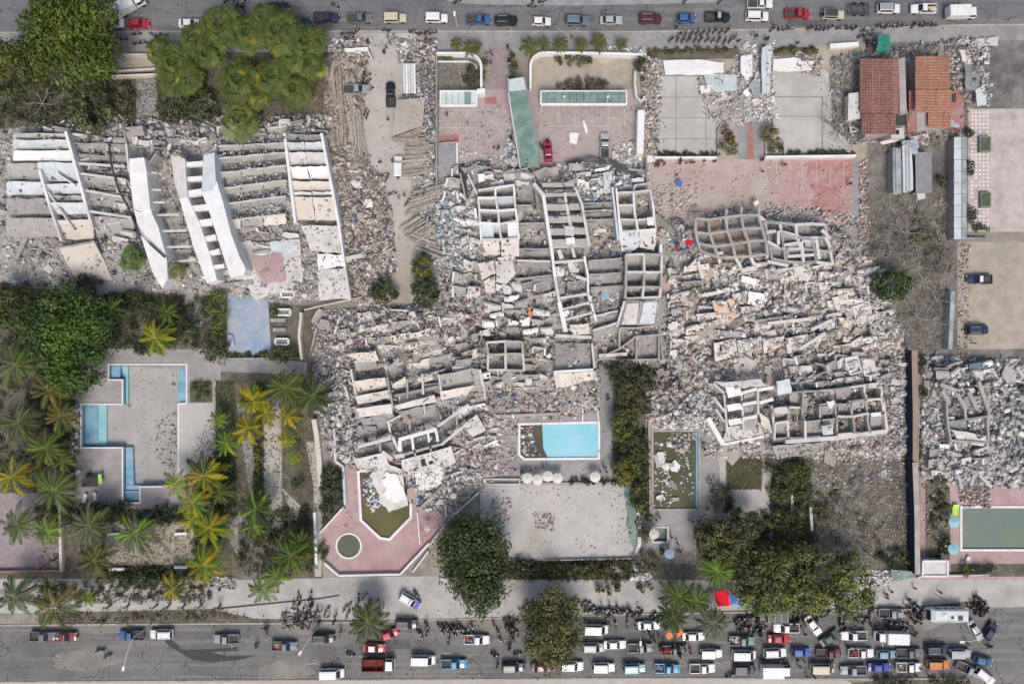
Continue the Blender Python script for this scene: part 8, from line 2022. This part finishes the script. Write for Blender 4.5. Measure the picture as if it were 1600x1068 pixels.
chunks([(1005,575),(1100,570),(1115,660),(1010,655)], 1600, .2, .8, 'pink'); chunks([(1060,620),(1110,600),(1120,660),(1050,670)], 1300, .25, 1.0, 'bluew'); chunks([(1385,560),(1422,548),(1420,715),(1390,700)], 1500, .25, 1.3, 'grey', long=.1)
chunks([(1100,690),(1420,690),(1420,720),(1100,715)], 1600, .2, 1.0, 'pink'); chunks([(1220,580),(1390,570),(1390,600),(1240,620)], 1500, .3, 1.4, 'grey', long=.15); chunks([(810,262),(835,264),(838,330),(810,330)], 500, .2, .8, 'brown')
chunks([(936,430),(975,430),(970,500),(930,500)], 700, .25, 1.0, 'bluew'); chunks([(862,400),(932,400),(930,510),(880,520)], 900, .25, 1.2, 'pale', long=.2)
chunks([(560,740),(640,730),(745,700),(748,770),(700,805),(640,790),(590,790)], 1500, .2, 1.1, 'bluew')
flush('broken_masonry', 'pale and sandy masonry chunks over the central ruins')
chunks(HP['east'], 6500, .22, 1.6, 'grey', long=.12); chunks(HP['east'], 1500, .3, 1.6, 'bluew'); chunks([(1440,600),(1475,600),(1475,745),(1440,745)], 700, .3, 1.2, 'white')
flush('broken_masonry', 'grey masonry chunks beyond the navy wall')
chunks(HP['collapse'], 1500, .14, .9, 'pale', long=.2); chunks([(1155,70),(1205,70),(1215,190),(1180,190),(1150,130)], 450, .25, 1.2, 'white'); chunks([(1000,85),(1035,95),(1028,245),(1008,240)], 1100, .2, 1.0, 'warm'); chunks([(1240,80),(1285,88),(1280,120),(1240,112)], 500, .2, .9, 'warm')
chunks(HP['houses'], 4200, .18, 1.1, 'dark', long=.1); chunks([(1495,60),(1545,60),(1545,168),(1500,130)], 900, .25, 1.4, 'grey', long=.1); chunks([(1342,250),(1358,250),(1360,390),(1342,380)], 700, .2, .8, 'brown')
chunks([(1386,200),(1440,205),(1460,225),(1380,235)], 500, .2, 1.0, 'warm'); chunks([(1478,90),(1505,80),(1510,140),(1482,140)], 500, .25, 1.1, 'grey')
flush('broken_masonry', 'scattered masonry around courts and red roofed houses')
# thin scatter over the paved places
chunks([(684,170),(1003,170),(1003,258),(684,262)], 900, .12, .5, 'pink', tilt=.3); chunks([(960,225),(1003,220),(1003,262),(950,262)], 350, .2, 1.2, 'white'); chunks([(752,165),(800,165),(812,262),(720,262)], 260, .12, .6, 'pink'); chunks([(796,190),(812,262),(786,262)], 320, .2, 1.1, 'bluew'); chunks([(718,236),(800,244),(815,262),(718,262)], 380, .15, .8, 'white')
chunks([(1014,255),(1338,250),(1338,352),(1014,336)], 1100, .12, .55, 'pink', tilt=.3); chunks([(1020,290),(1090,290),(1090,340),(1020,330)], 450, .15, .8, 'pink'); chunks([(1195,315),(1340,335),(1345,360),(1195,345)], 600, .2, .9, 'grey')
chunks([(508,60),(580,60),(575,100),(510,92)], 350, .25, 1.3, 'pale'); chunks([(615,62),(682,62),(682,100),(625,100)], 500, .25, 1.5, 'pale'); chunks([(940,72),(1008,74),(1008,90),(940,86)], 200, .2, 1.0, 'white')
chunks([(576,90),(640,90),(648,400),(595,400)], 350, .12, .4, 'brown', tilt=.3); chunks([(750,757),(985,755),(998,872),(760,865)], 350, .12, .4, 'pale', tilt=.3); chunks([(764,775),(800,778),(796,815),(770,812)], 180, .2, .9, 'pink'); chunks([(832,800),(868,798),(866,828),(838,826)], 160, .2, .7, 'brown')
chunks([(746,645),(948,642),(950,752),(748,756)], 500, .12, .6, 'pink'); chunks([(745,640),(810,650),(805,745),(750,750)], 700, .15, 1.0, 'pink'); chunks([(790,625),(880,628),(880,652),(790,652)], 500, .15, .8, 'pale')
chunks([(1010,640),(1110,650),(1100,671),(1010,669)], 450, .2, 1.0, 'white'); chunks([(270,740),(1,1),(2,2)], 1, .1, .1, 'pale') if False else None
chunks([(165,575),(335,575),(335,780),(200,780)], 260, .1, .3, 'dark', tilt=.3, lift=.02) if False else None
chunks([(1270,716),(1420,716),(1420,760),(1275,760)], 700, .2, .8, 'pink'); chunks([(1276,800),(1420,760),(1420,890),(1340,880)], 400, .15, .6, 'pale'); chunks([(1440,750),(1484,750),(1480,860),(1446,860)], 250, .2, .7, 'brown')
chunks([(1345,890),(1400,890),(1395,912),(1330,915)], 300, .2, 1.0, 'white'); chunks([(1498,380),(1515,380),(1512,560),(1496,560)], 350, .2, .8, 'brown'); chunks([(1010,880),(1020,905),(985,905),(990,870)], 150, .3, 1.2, 'white'); chunks([(60,915),(330,915),(330,935),(60,945)], 700, .15, .8, 'dark'); chunks([(330,900),(370,900),(370,920),(330,920)], 250, .2, .9, 'grey')
chunks([(440,955),(500,955),(500,975),(440,985)], 250, .25, 1.0, 'dark'); chunks([(690,880),(720,880),(715,910),(690,905)], 160, .3, 1.2, 'white'); chunks([(548,60),(682,60),(682,72),(548,72)], 200, .15, .5, 'pale')
chunks([(1496,760),(1545,760),(1545,792),(1503,792)], 500, .2, 1.0, 'brown')
flush('scattered_debris', 'loose debris strewn over paving, plaza and decks')
# debris floating in the pools
keep = HEAPS[:]; HEAPS[:] = []
chunks([(1022,690),(1038,690),(1044,735),(1050,760),(1052,793),(1022,793)], 70, .35, 1.4, 'white', flat=(.15,.3), tilt=.12, lift=-.18, long=.25)
chunks([(1050,676),(1088,676),(1085,700),(1060,710),(1040,690)], 110, .3, 1.4, 'warm', flat=(.15,.4), tilt=.15, lift=-.15); chunks([(1060,700),(1085,700),(1085,780),(1062,770)], 40, .25, .8, 'white', flat=(.15,.4), tilt=.1, lift=-.18)
chunks([(814,666),(838,666),(832,690),(846,712),(820,712)], 70, .3, 1.3, 'pale', flat=(.2,.5), tilt=.2, lift=-.05); chunks([(567,745),(600,740),(598,790),(580,800),(568,780)], 180, .25, 1.2, 'bluew', flat=(.3,.8), tilt=.3, lift=-.1)
flush('floating_debris', 'white debris floating in the dark green pools')
P_ = HOLES['sw']
chunks([(235,660),(276,640),(276,750),(240,720)], 300, .12, .5, 'dark', tilt=.3, lift=-1.45); chunks([(200,575),(276,575),(276,755),(210,755)], 160, .1, .3, 'dark', tilt=.3, lift=-1.45)
flush('pool_litter', 'dark leaf litter on the floor of the drained pool')
HEAPS[:] = keep

# larger slabs, beams and sheets lying in the rubble: one object each
PROTO = []
for k in range(12):
    rnd = random.Random(50 + k); n = rnd.choice((4,4,4,5,5,6)); asp_ = rnd.uniform(.4, .85)
    base = [(math.cos(2*math.pi*i/n + math.pi/4), math.sin(2*math.pi*i/n + math.pi/4)*asp_) for i in range(n)]
    pts = jag_poly([Vector((x*rnd.uniform(.85,1.1)*.7, y*rnd.uniform(.85,1.1)*.7, 0)) for x, y in base], 3, .035)
    PROTO.append(plate_mb(pts, rnd.uniform(.12,.22)).me('concrete_slab', M['slab_piece']))
BEAMS = []
for k in range(5):
    rnd = random.Random(80 + k); w = rnd.uniform(.07,.12)
    pts = jag_poly([Vector(p) for p in ((-.5,-w,0),(.5,-w,0),(.5,w,0),(-.5,w,0))], 3, .02)
    BEAMS.append(plate_mb(pts, w*1.5).me('concrete_beam', M['slab_piece']))
def strewn(label, group, poly, n, s0, s1, pal, beams=False, tilt=.25):
    P = sample(poly, n); Z = heap_h(P)
    for (x, y), z in zip(P, Z):
        s = s0 * (s1/s0) ** (random.random() ** 1.8)
        me = random.choice(BEAMS if beams else PROTO)
        o = link('concrete_beam' if beams else 'concrete_slab', me)
        o.location = W(x, y, 0) + Vector((0, 0, z + random.uniform(.25, .6)))
        o.rotation_euler = (random.gauss(0, tilt), random.gauss(0, tilt), random.random()*6.28)
        o.scale = (s, s, min(s, 1.6))
        c = random.choice([q for q in PALS[pal] if max(q) < 1.6*min(q) and max(q) > .2]); g = random.uniform(.95, 1.2)
        o.color = (min(.85, c[0]*g), min(.85, c[1]*g), min(.85, c[2]*g), 1)
        tag(o, label, 'concrete beam' if beams else 'concrete slab', group)
strewn('broken concrete slab among the grey hotel rubble by the white towers', 'slabs in the hotel rubble', HP['hotel'], 34, 1.4, 3.2, 'grey')
strewn('broken slab in the brown debris strip beside the lane', 'slabs in the brown debris strip', HP['strip'], 20, 1.0, 2.2, 'brown')
strewn('pale broken slab in the rubble field of the central ruins', 'slabs in the central rubble', mid, 90, 1.6, 4.6, 'pale')
strewn('sandy broken slab in the eastern half of the central rubble', 'slabs in the eastern rubble', [(1050,420),(1350,400),(1415,545),(1300,560),(1060,560)], 80, 1.4, 3.6, 'warm')
strewn('small white plate in the eastern half of the central rubble', 'white plates in the eastern rubble', [(1060,400),(1360,400),(1410,540),(1090,550)], 26, 1.2, 2.6, 'white')
strewn('grey broken slab in the rubble beyond the navy wall', 'slabs beyond the navy wall', HP['east'], 24, 1.3, 3.0, 'grey')
strewn('broken slab in the debris between the twin courts', 'slabs between the courts', HP['collapse'], 12, 1.2, 2.6, 'white')
strewn('broken slab in the debris above the tilted floor ruin', 'slabs above the tilted floors', [(500,490),(740,480),(760,530),(730,560),(520,545)], 14, 1.2, 2.8, 'warm')
strewn('broken beam in the rubble field of the central ruins', 'beams in the central rubble', mid, 70, 2.5, 6.5, 'pale', True)
strewn('sandy broken beam in the eastern half of the central rubble', 'beams in the eastern rubble', [(1050,420),(1350,400),(1415,545),(1300,560),(1060,560)], 60, 2.5, 7, 'warm', True)
strewn('broken beam in the grey hotel rubble', 'beams in the hotel rubble', HP['hotel'], 40, 2.5, 6, 'grey', True)
strewn('broken beam in the brown debris strip beside the lane', 'beams in the brown debris strip', HP['strip'], 24, 2, 4.5, 'brown', True)
strewn('broken beam in the rubble beyond the navy wall', 'beams beyond the navy wall', HP['east'], 24, 2.5, 5.5, 'grey', True)
strewn('white board floating in the dark green pool', 'boards in the dark pool', [(1024,700),(1050,700),(1056,740),(1060,785),(1026,788)], 10, 1.2, 2.4, 'white', tilt=.06)

twigs('rusty reinforcing bars sticking out of the central rubble', mid, 5200, 1.5, [(.10,.07,.055),(.06,.05,.045),(.16,.10,.07)], .7, .03, 'reinforcing_bar'); twigs('rusty reinforcing bars in the hotel rubble', HP['hotel'], 1500, 1.5, [(.10,.07,.055),(.06,.05,.045)], .7, .03, 'reinforcing_bar'); twigs('rusty reinforcing bars beyond the navy wall', HP['east'], 900, 1.5, [(.10,.07,.055),(.06,.05,.045)], .7, .03, 'reinforcing_bar')
for poly, n in (([(1022,118),(1040,118),(1040,242),(1022,242)],160),([(1070,116),(1120,116),(1120,170),(1090,150)],160),([(1280,112),(1318,150),(1312,205),(1330,238),(1285,238)],260),([(750,757),(985,755),(985,775),(750,775)],160),([(960,757),(998,800),(998,872),(965,872)],260),([(750,840),(1000,840),(1000,874),(850,876)],220),([(540,740),(562,740),(562,830),(520,830)],80),([(640,790),(700,790),(690,830),(660,850)],160),([(684,166),(1000,166),(1000,180),(684,180)],200),([(60,966),(1000,948),(1000,962),(60,978)],500),([(60,1054),(1000,1050),(1000,1060),(60,1064)],300),([(60,978),(1500,960),(1500,1055),(60,1060)],420),([(60,40),(1540,34),(1540,46),(60,52)],350),([(510,55),(1340,50),(1340,72),(510,80)],420)):
    chunks(poly, n, .1, .42, 'brown', tilt=.3)
flush('street_litter', 'small litter and grit along kerbs and court edges')
